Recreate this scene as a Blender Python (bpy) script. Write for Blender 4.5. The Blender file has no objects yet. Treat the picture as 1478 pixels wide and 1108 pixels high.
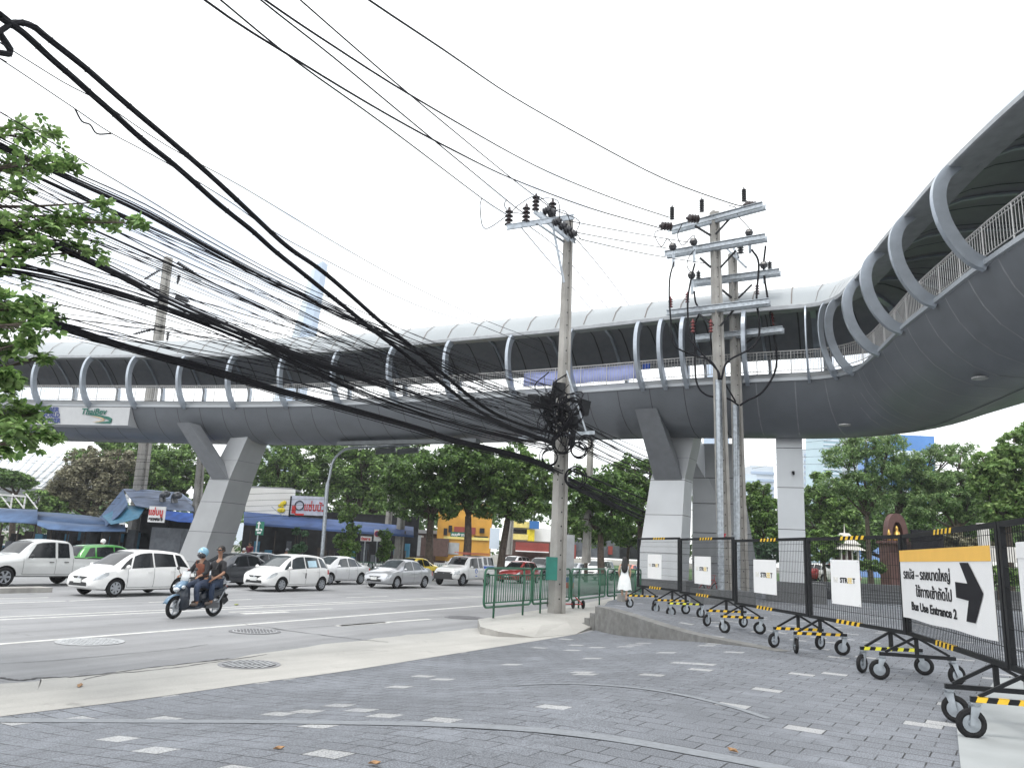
import bpy, bmesh, math, random
import numpy as np
from mathutils import Vector, Matrix
random.seed(7); RNG = np.random.default_rng(7)
PI = math.pi; rad = math.radians
S = bpy.context.scene; COL = S.collection
# ---------------------------------------------------------------- camera
FP = 1110.0
ROLL = math.atan(.048); PITCH = math.atan(245 / FP * math.cos(ROLL))
EYE = np.array([0, 0, 1.58])
_F = np.array([0, math.cos(PITCH), math.sin(PITCH)]); _U0 = np.array([0, -math.sin(PITCH), math.cos(PITCH)]); _R0 = np.array([1., 0, 0])
_R = math.cos(ROLL) * _R0 + math.sin(ROLL) * _U0; _U = -math.sin(ROLL) * _R0 + math.cos(ROLL) * _U0
cd = bpy.data.cameras.new("camera"); cam = bpy.data.objects.new("camera", cd); COL.objects.link(cam)
m = Matrix.Identity(4)
for i in range(3): m[i][0] = _R[i]; m[i][1] = _U[i]; m[i][2] = -_F[i]; m[i][3] = EYE[i]
cam.matrix_world = m
cd.sensor_width = 36; cd.lens = FP / 1478 * 36; cd.clip_start = .05; cd.clip_end = 3000
S.camera = cam
def ray(x, y): return _F + (x - 739) / FP * _R + (554 - y) / FP * _U
def G(x, y, z=0.): d = ray(x, y); return EYE + d * ((z - EYE[2]) / d[2])      # where a sight line meets height z
def at(x, y, Y): d = ray(x, y); return EYE + d * (Y / d[1])                    # where it meets distance Y
# ---------------------------------------------------------------- world, sun, exposure
W = bpy.data.worlds.new("World"); S.world = W; W.use_nodes = True
nt = W.node_tree; nt.nodes.clear()
def wn(t, **k):
    n = nt.nodes.new(t)
    for a, b in k.items(): setattr(n, a, b)
    return n
SUN_EL, SUN_AZ = rad(62), rad(205)          # azimuth clockwise from +Y
sky = wn('ShaderNodeTexSky', sky_type='NISHITA', sun_disc=False, sun_elevation=SUN_EL, sun_rotation=SUN_AZ)
tc = wn('ShaderNodeTexCoord'); mp = wn('ShaderNodeMapping'); mp.inputs['Scale'].default_value = (1, 1, 2.6)
no = wn('ShaderNodeTexNoise'); no.inputs['Scale'].default_value = 2.1; no.inputs['Detail'].default_value = 7; no.inputs['Roughness'].default_value = .6
cr = wn('ShaderNodeValToRGB'); cr.color_ramp.elements[0].position = .35; cr.color_ramp.elements[1].position = .50
cr.color_ramp.elements[0].color = (.42, .42, .42, 1); cr.color_ramp.elements[1].color = (1, 1, 1, 1)
sc = wn('ShaderNodeVectorMath', operation='SCALE'); sc.inputs['Scale'].default_value = .12
cl = wn('ShaderNodeRGB'); cl.outputs[0].default_value = (.97, .99, 1.0, 1)
mx = wn('ShaderNodeMixRGB'); bg = wn('ShaderNodeBackground'); wo = wn('ShaderNodeOutputWorld')
L = nt.links.new
L(tc.outputs['Generated'], mp.inputs[0]); L(mp.outputs[0], no.inputs['Vector']); L(no.outputs[0], cr.inputs[0])
L(sky.outputs[0], sc.inputs[0]); L(cr.outputs[0], mx.inputs[0]); L(sc.outputs[0], mx.inputs[1]); L(cl.outputs[0], mx.inputs[2])
L(mx.outputs[0], bg.inputs[0]); bg.inputs[1].default_value = 1.16; L(bg.outputs[0], wo.inputs[0])
sd = bpy.data.lights.new("sun", 'SUN'); sd.energy = 1.1; sd.angle = rad(14); sd.color = (1, .96, .9)
so = bpy.data.objects.new("sun", sd); COL.objects.link(so)
so.rotation_euler = (PI / 2 - SUN_EL, 0, PI - SUN_AZ)
S.view_settings.view_transform = 'Standard'; S.view_settings.look = 'None'; S.view_settings.gamma = 1; S.view_settings.exposure = .82
# ---------------------------------------------------------------- materials
MT = {}
def mat(name, col, rough=.6, metal=0., var=.12, scale=3., bump=0., bscale=40., coat=0., trans=0., emit=0., alpha=1., obj=False, spec=.5, col2=None, dirt=0.):
    """procedural surface: base colour broken up by two noises, optional bump"""
    if name in MT: return MT[name]
    M = bpy.data.materials.new(name); M.use_nodes = True; t = M.node_tree; b = t.nodes['Principled BSDF']
    N = t.nodes.new; K = t.links.new
    c = N('ShaderNodeTexCoord'); co = c.outputs['Object']
    n = N('ShaderNodeTexNoise'); n.inputs['Scale'].default_value = scale; n.inputs['Detail'].default_value = 6; K(co, n.inputs['Vector'])
    r = N('ShaderNodeValToRGB'); K(n.outputs[0], r.inputs[0])
    a = [max(0, x * (1 - var)) for x in col]; z = [min(1, x * (1 + var)) for x in (col2 or col)]
    r.color_ramp.elements[0].position = .35; r.color_ramp.elements[1].position = .65
    r.color_ramp.elements[0].color = (*a, 1); r.color_ramp.elements[1].color = (*z, 1)
    out = r.outputs[0]
    if dirt:
        n3 = N('ShaderNodeTexNoise'); n3.inputs['Scale'].default_value = scale * .35; n3.inputs['Detail'].default_value = 9; n3.inputs['Roughness'].default_value = .7; K(co, n3.inputs['Vector'])
        r3 = N('ShaderNodeValToRGB'); r3.color_ramp.elements[0].position = .45; r3.color_ramp.elements[1].position = .75; K(n3.outputs[0], r3.inputs[0])
        r3.color_ramp.elements[1].color = (dirt, dirt, dirt, 1)
        mm = N('ShaderNodeMixRGB'); K(r3.outputs[0], mm.inputs[0]); K(out, mm.inputs[1]); mm.inputs[2].default_value = (col[0] * .45, col[1] * .42, col[2] * .38, 1); out = mm.outputs[0]
    if obj:
        oi = N('ShaderNodeObjectInfo'); h = N('ShaderNodeHueSaturation'); mr = N('ShaderNodeMapRange')
        K(oi.outputs['Random'], mr.inputs[0]); mr.inputs[3].default_value = .7; mr.inputs[4].default_value = 1.3; K(mr.outputs[0], h.inputs['Value']); K(out, h.inputs['Color']); out = h.outputs[0]
    K(out, b.inputs['Base Color'])
    b.inputs['Roughness'].default_value = rough; b.inputs['Metallic'].default_value = metal
    b.inputs['Specular IOR Level'].default_value = spec
    if coat: b.inputs['Coat Weight'].default_value = coat; b.inputs['Coat Roughness'].default_value = .04
    if trans: b.inputs['Transmission Weight'].default_value = trans
    if alpha < 1: b.inputs['Alpha'].default_value = alpha
    if bump:
        n2 = N('ShaderNodeTexNoise'); n2.inputs['Scale'].default_value = bscale; n2.inputs['Detail'].default_value = 5; K(co, n2.inputs['Vector'])
        bb = N('ShaderNodeBump'); bb.inputs['Strength'].default_value = bump; bb.inputs['Distance'].default_value = .02
        K(n2.outputs[0], bb.inputs['Height']); K(bb.outputs[0], b.inputs['Normal'])
    MT[name] = M; return M
def streaky(name, ang, col, dark, light):
    """road surface: long wear streaks along the lanes, stains and fine grit"""
    M = bpy.data.materials.new(name); M.use_nodes = True; t = M.node_tree; N = t.nodes.new; K = t.links.new; bs = t.nodes['Principled BSDF']; c = N('ShaderNodeTexCoord')
    mp_ = N('ShaderNodeMapping'); mp_.vector_type = 'POINT'; mp_.inputs['Rotation'].default_value[2] = -ang; K(c.outputs['Object'], mp_.inputs[0]); m2 = N('ShaderNodeMapping'); m2.inputs['Scale'].default_value = (.05, 1.1, 1); K(mp_.outputs[0], m2.inputs[0])
    def nz(v, s_, d, lo, hi, a, z):
        n = N('ShaderNodeTexNoise'); n.inputs['Scale'].default_value = s_; n.inputs['Detail'].default_value = d; n.inputs['Roughness'].default_value = .65; K(v, n.inputs['Vector']); r = N('ShaderNodeMapRange'); r.inputs[1].default_value = lo; r.inputs[2].default_value = hi; r.inputs[3].default_value = a; r.inputs[4].default_value = z; K(n.outputs[0], r.inputs[0]); return r.outputs[0]
    A = nz(m2.outputs[0], 1.0, 6, .35, .65, dark, light); B = nz(c.outputs['Object'], .25, 8, .4, .7, 1.06, .82); C_ = nz(c.outputs['Object'], 90, 2, .3, .7, .86, 1.15); D = nz(c.outputs['Object'], 1.6, 9, .62, .72, 1.0, .70)
    cur = None
    for q in (A, B, C_, D):
        if cur is None: cur = q; continue
        mm = N('ShaderNodeMath'); mm.operation = 'MULTIPLY'; K(cur, mm.inputs[0]); K(q, mm.inputs[1]); cur = mm.outputs[0]
    h = N('ShaderNodeHueSaturation'); h.inputs['Color'].default_value = (*col, 1); K(cur, h.inputs['Value']); K(h.outputs[0], bs.inputs['Base Color']); bs.inputs['Roughness'].default_value = .8
    bb = N('ShaderNodeBump'); bb.inputs['Strength'].default_value = .3; bb.inputs['Distance'].default_value = .01; K(C_, bb.inputs['Height']); K(bb.outputs[0], bs.inputs['Normal']); MT[name] = M; return M
def leafmat(name, col, col2, tr=.35, scale=1.2):
    M = bpy.data.materials.new(name); M.use_nodes = True; t = M.node_tree; N = t.nodes.new; K = t.links.new
    b = t.nodes['Principled BSDF']; o = t.nodes['Material Output']
    g = N('ShaderNodeNewGeometry'); rr = N('ShaderNodeValToRGB'); K(g.outputs['Random Per Island'], rr.inputs[0])
    rr.color_ramp.elements[0].color = (*col, 1); rr.color_ramp.elements[1].color = (*col2, 1)
    e = rr.color_ramp.elements.new(.6); e.color = (*[(a + c) / 2 for a, c in zip(col, col2)], 1)
    n = N('ShaderNodeTexNoise'); n.inputs['Scale'].default_value = scale; n.inputs['Detail'].default_value = 3
    c = N('ShaderNodeTexCoord'); K(c.outputs['Object'], n.inputs['Vector'])
    mr = N('ShaderNodeMapRange'); mr.inputs[1].default_value = .3; mr.inputs[2].default_value = .7; mr.inputs[3].default_value = .6; mr.inputs[4].default_value = 1.45; K(n.outputs[0], mr.inputs[0])
    h = N('ShaderNodeHueSaturation'); K(rr.outputs[0], h.inputs['Color']); K(mr.outputs[0], h.inputs['Value'])
    K(h.outputs[0], b.inputs['Base Color']); b.inputs['Roughness'].default_value = .5
    T = N('ShaderNodeBsdfTranslucent'); K(h.outputs[0], T.inputs[0]); x = N('ShaderNodeMixShader'); x.inputs[0].default_value = tr
    K(b.outputs[0], x.inputs[1]); K(T.outputs[0], x.inputs[2]); K(x.outputs[0], o.inputs[0])
    MT[name] = M; return M
# ---------------------------------------------------------------- mesh builder
class MB:
    def __init__(s): s.v = []; s.f = []; s.m = []; s.T = None
    def _a(s, vs, fs, mi=0):
        k = len(s.v)
        if s.T is not None: vs = [tuple(s.T @ Vector(v)) for v in vs]
        s.v += [tuple(v) for v in vs]; s.f += [tuple(i + k for i in f) for f in fs]; s.m += [mi] * len(fs)
    def box(s, c, d, rz=0, mi=0, rx=0, ry=0):
        M_ = Matrix.Translation(c) @ Matrix.Rotation(rz, 4, 'Z') @ Matrix.Rotation(ry, 4, 'Y') @ Matrix.Rotation(rx, 4, 'X')
        vs = [M_ @ Vector((x * d[0] / 2, y * d[1] / 2, z * d[2] / 2)) for x in (-1, 1) for y in (-1, 1) for z in (-1, 1)]
        s._a(vs, [(0, 1, 3, 2), (4, 6, 7, 5), (0, 4, 5, 1), (2, 3, 7, 6), (0, 2, 6, 4), (1, 5, 7, 3)], mi); return s
    def hexa(s, b, t, mi=0):
        n = len(b); s._a(list(b) + list(t), [tuple(range(n))[::-1], tuple(range(n, 2 * n))] + [(i, (i + 1) % n, n + (i + 1) % n, n + i) for i in range(n)], mi); return s
    def quad(s, p, mi=0): s._a(p, [tuple(range(len(p)))], mi); return s
    def beam(s, a, b, w, h, mi=0, up=(0, 0, 1)):
        a = Vector(a); b = Vector(b); d = (b - a).normalized(); u = Vector(up)
        if abs(d.dot(u)) > .98: u = Vector((0, 1, 0))
        x = d.cross(u).normalized(); y = x.cross(d).normalized()
        B = [a + x * (i * w / 2) + y * (j * h / 2) for i, j in ((-1, -1), (1, -1), (1, 1), (-1, 1))]
        s.hexa(B, [p + (b - a) for p in B], mi); return s
    def tube(s, pts, r, n=6, mi=0, cap=True):
        P = [Vector(p) for p in pts]; R = r if hasattr(r, '__len__') else [r] * len(P)
        vs = []; prev = None
        for i, p in enumerate(P):
            d = (P[min(i + 1, len(P) - 1)] - P[max(i - 1, 0)])
            d = d.normalized() if d.length > 1e-9 else Vector((0, 0, 1))
            if prev is None: x = d.orthogonal().normalized()
            else:
                x = prev - d * prev.dot(d); x = x.normalized() if x.length > 1e-6 else d.orthogonal().normalized()
            prev = x; y = d.cross(x)
            vs += [p + (x * math.cos(2 * PI * k / n) + y * math.sin(2 * PI * k / n)) * R[i] for k in range(n)]
        fs = [(i * n + k, i * n + (k + 1) % n, (i + 1) * n + (k + 1) % n, (i + 1) * n + k) for i in range(len(P) - 1) for k in range(n)]
        if cap: fs += [tuple(range(n))[::-1], tuple(range((len(P) - 1) * n, len(P) * n))]
        s._a(vs, fs, mi); return s
    def cyl(s, a, b, r, n=10, mi=0, r2=None): return s.tube([a, b], [r, r if r2 is None else r2], n, mi)
    def lathe(s, c, prof, n=12, mi=0, axis=(0, 0, 1)):
        A = Vector(axis).normalized(); x = A.orthogonal().normalized(); y = A.cross(x); c = Vector(c)
        vs = [c + A * h + (x * math.cos(2 * PI * k / n) + y * math.sin(2 * PI * k / n)) * r for r, h in prof for k in range(n)]
        m_ = len(prof)
        fs = [(i * n + k, i * n + (k + 1) % n, (i + 1) * n + (k + 1) % n, (i + 1) * n + k) for i in range(m_ - 1) for k in range(n)]
        fs += [tuple(range(n))[::-1], tuple(range((m_ - 1) * n, m_ * n))]
        s._a(vs, fs, mi); return s
    def torus(s, c, R_, r, n=20, k=8, mi=0, axis=(0, 1, 0), sc=(1, 1)):
        A = Vector(axis).normalized(); x = A.orthogonal().normalized(); y = A.cross(x); c = Vector(c); vs = []
        for i in range(n):
            d = x * math.cos(2 * PI * i / n) + y * math.sin(2 * PI * i / n)
            for j in range(k): vs.append(c + d * (R_ + r * sc[0] * math.cos(2 * PI * j / k)) + A * (r * sc[1] * math.sin(2 * PI * j / k)))
        s._a(vs, [(i * k + j, ((i + 1) % n) * k + j, ((i + 1) % n) * k + (j + 1) % k, i * k + (j + 1) % k) for i in range(n) for j in range(k)], mi); return s
    def grid(s, rows, mi=0, closed=False):
        n = len(rows[0]); vs = [p for r_ in rows for p in r_]; c = n if closed else n - 1
        s._a(vs, [(i * n + j, i * n + (j + 1) % n, (i + 1) * n + (j + 1) % n, (i + 1) * n + j) for i in range(len(rows) - 1) for j in range(c)], mi); return s
    def sph(s, c, r, n=10, mi=0, sq=(1, 1, 1)):
        c = Vector(c); rows = []
        for i in range(n // 2 + 1):
            a = PI * i / (n // 2); rr = max(math.sin(a), .02)
            rows.append([c + Vector((r * sq[0] * rr * math.cos(2 * PI * k / n), r * sq[1] * rr * math.sin(2 * PI * k / n), r * sq[2] * math.cos(a))) for k in range(n)])
        return s.grid(rows, mi, True)
    def build(s, name, mats, parent=None, smooth=False, loc=None, fix=True):
        me = bpy.data.meshes.new(name); me.from_pydata(s.v, [], s.f)
        if not isinstance(mats, (list, tuple)): mats = [mats]
        for m_ in mats: me.materials.append(MT[m_] if isinstance(m_, str) else m_)
        me.polygons.foreach_set('material_index', s.m)
        if fix:
            bm = bmesh.new(); bm.from_mesh(me); bmesh.ops.recalc_face_normals(bm, faces=bm.faces); bm.to_mesh(me); bm.free()
        if smooth is not False:
            me.polygons.foreach_set('use_smooth', [True] * len(me.polygons))
            if smooth is not True: me.set_sharp_from_angle(angle=rad(smooth))
        me.update(); o = bpy.data.objects.new(name, me); COL.objects.link(o)
        if parent is not None: o.parent = parent
        if loc is not None: o.location = loc
        return o
def tag(o, label=None, cat=None, group=None, kind=None):
    if label: o['label'] = label
    if cat: o['category'] = cat
    if group: o['group'] = group
    if kind: o['kind'] = kind
    return o
def thing(name, label, cat, loc=(0, 0, 0), rz=0, group=None):
    o = bpy.data.objects.new(name, None); o.empty_display_size = .2; COL.objects.link(o); o.location = loc; o.rotation_euler = (0, 0, rz)
    return tag(o, label, cat, group)
def copy_tree(o, parent=None):
    c = o.copy(); COL.objects.link(c)
    if parent is not None: c.parent = parent
    for ch in list(KIDS.get(o.name, [])) or [x for x in bpy.data.objects if x.parent == o]: copy_tree(ch, c)
    return c
KIDS = {}
_thai = None
def text_obj(name, s_, size, matname, parent=None, mw=None, width=None, bold=0., align='CENTER', shear=0., res=3):
    cu = bpy.data.curves.new(name, 'FONT'); cu.body = s_; cu.size = size; cu.align_x = align; cu.align_y = 'CENTER'; cu.extrude = .002; cu.offset = bold; cu.shear = shear; cu.resolution_u = res
    o = bpy.data.objects.new(name, cu); COL.objects.link(o)
    dg = bpy.context.evaluated_depsgraph_get(); me = bpy.data.meshes.new_from_object(o.evaluated_get(dg)); bpy.data.objects.remove(o)
    me.materials.clear(); me.materials.append(MT[matname])
    if width and len(me.vertices):
        xs = [v.co.x for v in me.vertices]; k = width / (max(xs) - min(xs))
        for v in me.vertices: v.co.x *= k
    r_ = bpy.data.objects.new(name, me); COL.objects.link(r_); r_.parent = parent
    if mw is not None: r_.matrix_local = mw
    return r_
def smooth01(t): t = max(0., min(1., t)); return t * t * (3 - 2 * t)
def lerp(a, b, t): return a + (b - a) * t
def catmull(P, n):
    P = [np.array(p, float) for p in P]; Q = [2 * P[0] - P[1]] + P + [2 * P[-1] - P[-2]]; out = []
    for i in range(1, len(Q) - 2):
        a, b, c, d = Q[i - 1:i + 3]
        for k in range(n):
            t = k / n; out.append(.5 * ((2 * b) + (c - a) * t + (2 * a - 5 * b + 4 * c - d) * t * t + (3 * b - a - 3 * c + d) * t ** 3))
    out.append(P[-1]); return out
# common paints
mat('asphalt', (.26, .26, .265), .85, var=.12, scale=.8, bump=.25, bscale=120, dirt=.25)
mat('concrete', (.34, .33, .31), .85, var=.12, scale=1.2, bump=.2, bscale=60, dirt=.35)
mat('kerb_concrete', (.34, .33, .31), .9, var=.2, scale=2, bump=.3, bscale=40, dirt=.5)
mat('pole_concrete', (.33, .32, .30), .9, var=.15, scale=1.5, bump=.3, bscale=30, dirt=.4)
mat('granite', (.12, .125, .13), .6, var=.2, scale=25, bump=.1, bscale=200, dirt=.3)
mat('granite_wall', (.17, .17, .165), .7, var=.18, scale=6, bump=.1, bscale=100, dirt=.6)
mat('line_paint', (.62, .62, .60), .7, var=.12, scale=8, dirt=.55)
mat('black_metal', (.011, .012, .014), .5, var=.2, scale=10, bump=.05, spec=.25)
mat('zinc', (.36, .39, .42), .38, .85, var=.2, scale=8, bump=.08, bscale=30)
mat('rubber', (.016, .016, .017), .8, var=.3, scale=20, spec=.2)
mat('dark', (.012, .012, .014), .6, var=.3)
mat('cable', (.010, .010, .013), .75, var=.2, spec=.2)
mat('insulator', (.028, .018, .018), .25, var=.2)
mat('insulator_dark', (.03, .03, .035), .3, var=.2)
mat('red_insulator', (.16, .03, .03), .4)
mat('bark', (.075, .058, .045), .9, var=.35, scale=6, bump=.6, bscale=18)
mat('rail_green', (.012, .105, .052), .38, var=.15, scale=4, coat=.3, dirt=.2)
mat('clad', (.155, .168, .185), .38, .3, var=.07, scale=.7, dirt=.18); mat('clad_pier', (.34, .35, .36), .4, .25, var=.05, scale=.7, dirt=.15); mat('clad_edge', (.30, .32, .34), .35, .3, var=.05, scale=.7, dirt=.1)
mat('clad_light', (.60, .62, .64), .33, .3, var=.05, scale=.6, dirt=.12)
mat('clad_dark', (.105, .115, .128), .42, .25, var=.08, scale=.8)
mat('seam', (.05, .05, .055), .7)
mat('seam_glint', (.22, .23, .24), .4); mat('clad_arm', (.19, .20, .215), .4, .25, var=.06); mat('soffit', (.30, .315, .33), .4, .2); mat('ceiling_metal', (.20, .21, .225), .45, .2, var=.06)
mat('canopy_top', (.30, .325, .34), .35, .1, var=.04, scale=.5)
mat('rib_metal', (.38, .42, .47), .32, .6, var=.06)
mat('rail_metal', (.50, .49, .48), .35, .5, var=.05)
mat('white_board', (.82, .82, .82), .45, var=.02)
mat('orange_band', (.85, .50, .10), .5, var=.03)
mat('sign_black', (.012, .012, .016), .6, spec=.2)
mat('yellow_tape', (.80, .50, .03), .5, var=.08)
mat('lime_tape', (.75, .72, .05), .5, var=.08)
mat('glass', (.012, .014, .016), .08, var=.1, spec=.45)
mat('sign_green', (.01, .16, .10), .4)
mat('skin', (.30, .16, .10), .55, var=.06); mat('skin_light', (.50, .31, .22), .55, var=.06)
mat('hair', (.012, .010, .010), .5, var=.2, scale=30)
# ================================================================ THE SETTING
def polysheet(name, pts, z, m_, kind='structure'):
    b = MB(); b.quad([(p[0], p[1], z if len(p) < 3 else p[2]) for p in pts]); o = b.build(name, m_, fix=False)
    if o.data.polygons[0].normal.z < 0: o.data.flip_normals()
    return tag(o, kind=kind)
RZ = -.42
mat('dry_earth', (.16, .15, .12), .95, var=.25, scale=.15)
polysheet('ground', [(-900, -200), (900, -200), (900, 1800), (-900, 1800)], -.60, 'dry_earth')
# road: one sheet with fine grid for stains
def roadmat():
    return streaky('road_asphalt', math.atan2(.888, .46), (.262, .265, .273), .80, 1.12)
roadmat()
road = polysheet('road', [(-150, -60), (60, -60), (60, 11), (60, 140), (-150, 140)], RZ, 'road_asphalt')
# kerb line between paving and the concrete gutter, from behind the camera to the ramp wall
GL = [(-18, -10), (-12.2, 0), (-8.2, 5.2), (-6.5, 7.5), (-5.42, 9.06), (-4.47, 10.33), (-3.48, 11.89), (-2.49, 13.35), (-.72, 16.47), (.9, 19.3), (2.25, 21.75)]
RL = [(-20, -9), (-13.6, 1), (-9.6, 6.3), (-7.4, 9.6), (-6.44, 11.08), (-5.92, 11.9), (-4.95, 13.57), (-3.27, 17.27), (-1.9, 19.6), (-.62, 21.74), (.6, 24)]
C1 = (2.7, 22.6); P2 = (5.35, 15.4)
b = MB()
Lp = [p[:2] for p in catmull([(x, y, 0) for x, y in RL], 6)]; Rp = [p[:2] for p in catmull([(x, y, 0) for x, y in GL], 6)]
rows = []
for k, (a, c) in enumerate(zip(Lp, Rp)):
    w_ = .07 * math.sin(k * 2.1) + .05 * math.sin(k * 5.3)
    rows.append([(lerp(a[0] + w_, c[0], t), lerp(a[1], c[1], t), RZ + .005 + .05 * t * t * 0) for t in (0, .33, .66, 1)])
b.grid(rows); streaky('gutter_concrete', math.atan2(.8, .6), (.42, .41, .385), .88, 1.08)
o = b.build('gutter', 'gutter_concrete', fix=False); tag(o, kind='structure')
if o.data.polygons[0].normal.z < 0: o.data.flip_normals()
# paving heights
GLa = np.array(GL)
def dist_gl(x, y):
    best = 1e9; p = np.array([x, y])
    for i in range(len(GLa) - 1):
        a, c = GLa[i], GLa[i + 1]; d = c - a; t = max(0, min(1, (p - a) @ d / (d @ d))); best = min(best, np.linalg.norm(p - a - d * t))
    return best
def zdrive(x, y): return RZ + .42 * smooth01(.5 * dist_gl(x, y) / 5.2 + .5 * dist_gl(x, y) / 7)
def zplat(x, y): return .24 * smooth01(1 - math.hypot(x - C1[0], y - C1[1]) / 5.2)
def pavmat(name, dark, light, frac, bw, bh, angle, mortar=.006):
    M = bpy.data.materials.new(name); M.use_nodes = True; t = M.node_tree; N = t.nodes.new; K = t.links.new; bs = t.nodes['Principled BSDF']
    c = N('ShaderNodeTexCoord'); mp = N('ShaderNodeMapping'); mp.inputs['Rotation'].default_value[2] = angle; K(c.outputs['Object'], mp.inputs[0])
    nz = N('ShaderNodeTexNoise'); nz.inputs['Scale'].default_value = .35; K(mp.outputs[0], nz.inputs['Vector'])
    br = N('ShaderNodeTexBrick'); K(mp.outputs[0], br.inputs['Vector'])
    br.inputs['Color1'].default_value = (0, 0, 0, 1); br.inputs['Color2'].default_value = (1, 1, 1, 1); br.inputs['Mortar'].default_value = (.3, .3, .3, 1)
    br.inputs['Scale'].default_value = 1; br.inputs['Mortar Size'].default_value = mortar; br.inputs['Brick Width'].default_value = bw; br.inputs['Row Height'].default_value = bh; br.inputs['Mortar Smooth'].default_value = .2
    rp = N('ShaderNodeValToRGB'); rp.color_ramp.interpolation = 'CONSTANT'; K(br.outputs['Color'], rp.inputs[0])
    e = rp.color_ramp.elements; e[0].position = 0; e[0].color = (*[x * .94 for x in dark], 1); e[1].position = .3; e[1].color = (*dark, 1)
    q = e.new(.6); q.color = (*[x * 1.05 for x in dark], 1); q = e.new(1 - frac); q.color = (*light, 1)
    sp = N('ShaderNodeTexNoise'); sp.inputs['Scale'].default_value = 75; sp.inputs['Detail'].default_value = 2; K(c.outputs['Object'], sp.inputs['Vector'])
    sr = N('ShaderNodeMapRange'); sr.inputs[1].default_value = .3; sr.inputs[2].default_value = .7; sr.inputs[3].default_value = .42; sr.inputs[4].default_value = 1.75; K(sp.outputs[0], sr.inputs[0])
    h = N('ShaderNodeHueSaturation'); K(rp.outputs[0], h.inputs['Color']); K(sr.outputs[0], h.inputs['Value'])
    # chalky wear in patches
    n2 = N('ShaderNodeTexNoise'); n2.inputs['Scale'].default_value = .9; n2.inputs['Detail'].default_value = 10; n2.inputs['Roughness'].default_value = .68; K(c.outputs['Object'], n2.inputs['Vector'])
    r2 = N('ShaderNodeValToRGB'); r2.color_ramp.elements[0].position = .52; r2.color_ramp.elements[1].position = .74; r2.color_ramp.elements[1].color = (.7, .7, .7, 1); K(n2.outputs[0], r2.inputs[0])
    m2 = N('ShaderNodeMixRGB'); K(r2.outputs[0], m2.inputs[0]); K(h.outputs[0], m2.inputs[1]); m2.inputs[2].default_value = (*[x * 1.9 for x in dark], 1)
    # dark stains
    n3 = N('ShaderNodeTexNoise'); n3.inputs['Scale'].default_value = .33; n3.inputs['Detail'].default_value = 6; K(c.outputs['Object'], n3.inputs['Vector'])
    r3 = N('ShaderNodeMapRange'); r3.inputs[1].default_value = .35; r3.inputs[2].default_value = .65; r3.inputs[3].default_value = .85; r3.inputs[4].default_value = 1.12; K(n3.outputs[0], r3.inputs[0])
    h3 = N('ShaderNodeHueSaturation'); K(m2.outputs[0], h3.inputs['Color']); K(r3.outputs[0], h3.inputs['Value'])
    # joints, partly filled
    jn = N('ShaderNodeTexNoise'); jn.inputs['Scale'].default_value = 1.7; jn.inputs['Detail'].default_value = 3; K(c.outputs['Object'], jn.inputs['Vector'])
    jr = N('ShaderNodeMapRange'); jr.inputs[1].default_value = .42; jr.inputs[2].default_value = .54; jr.inputs[3].default_value = .30; jr.inputs[4].default_value = 1; K(jn.outputs[0], jr.inputs[0])
    ml = N('ShaderNodeMath'); ml.operation = 'MULTIPLY'; K(br.outputs['Fac'], ml.inputs[0]); K(jr.outputs[0], ml.inputs[1])
    mj = N('ShaderNodeMixRGB'); K(ml.outputs[0], mj.inputs[0]); K(h3.outputs[0], mj.inputs[1]); mj.inputs[2].default_value = (.025, .025, .027, 1)
    K(mj.outputs[0], bs.inputs['Base Color']); bs.inputs['Roughness'].default_value = .78
    hh = N('ShaderNodeMath'); hh.operation = 'SUBTRACT'; hh.inputs[0].default_value = 1; K(ml.outputs[0], hh.inputs[1])
    bp = N('ShaderNodeBump'); bp.inputs['Strength'].default_value = .5; bp.inputs['Distance'].default_value = .012; K(hh.outputs[0], bp.inputs['Height'])
    b2 = N('ShaderNodeBump'); b2.inputs['Strength'].default_value = .35; b2.inputs['Distance'].default_value = .006; K(sp.outputs[0], b2.inputs['Height']); K(bp.outputs[0], b2.inputs['Normal'])
    K(b2.outputs[0], bs.inputs['Normal']); MT[name] = M; return M
pavmat('paving', (.140, .150, .168), (.31, .315, .32), .05, .38, .25, rad(33), .008)
def sheet(name, left, right, zf, m_, nl=8, nr=40, dz=0., kind='structure'):
    b = MB(); rows = []
    for a, c in zip(left, right):
        rows.append([])
        for k in range(nr + 1):
            t = (k / nr) ** 1.6; x = lerp(a[0], c[0], t); y = lerp(a[1], c[1], t); rows[-1].append((x, y, zf(x, y) + dz))
    b.grid(rows); o = b.build(name, m_, smooth=True, fix=False)
    if o.data.polygons[0].normal.z < 0: o.data.flip_normals()
    return tag(o, kind=kind)
l_ = [p[:2] for p in catmull([(x, y, 0) for x, y in GL], 6)]
def dr_right(p):
    # walk the right-hand side with y
    if p[1] <= 9.5: return (46, lerp(-24, 10.0, (p[1] + 10) / 19.5))
    t = (p[1] - 9.5) / (21.75 - 9.5)
    if t < .42: s_ = t / .42; return (lerp(46, P2[0], smooth01(s_) ** .35), lerp(10.0, P2[1], s_))
    s_ = (t - .42) / .58; return (lerp(P2[0], C1[0], s_), lerp(P2[1], C1[1], s_))
sheet('plaza', l_, [dr_right(p) for p in l_], zdrive, 'paving')
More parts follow.
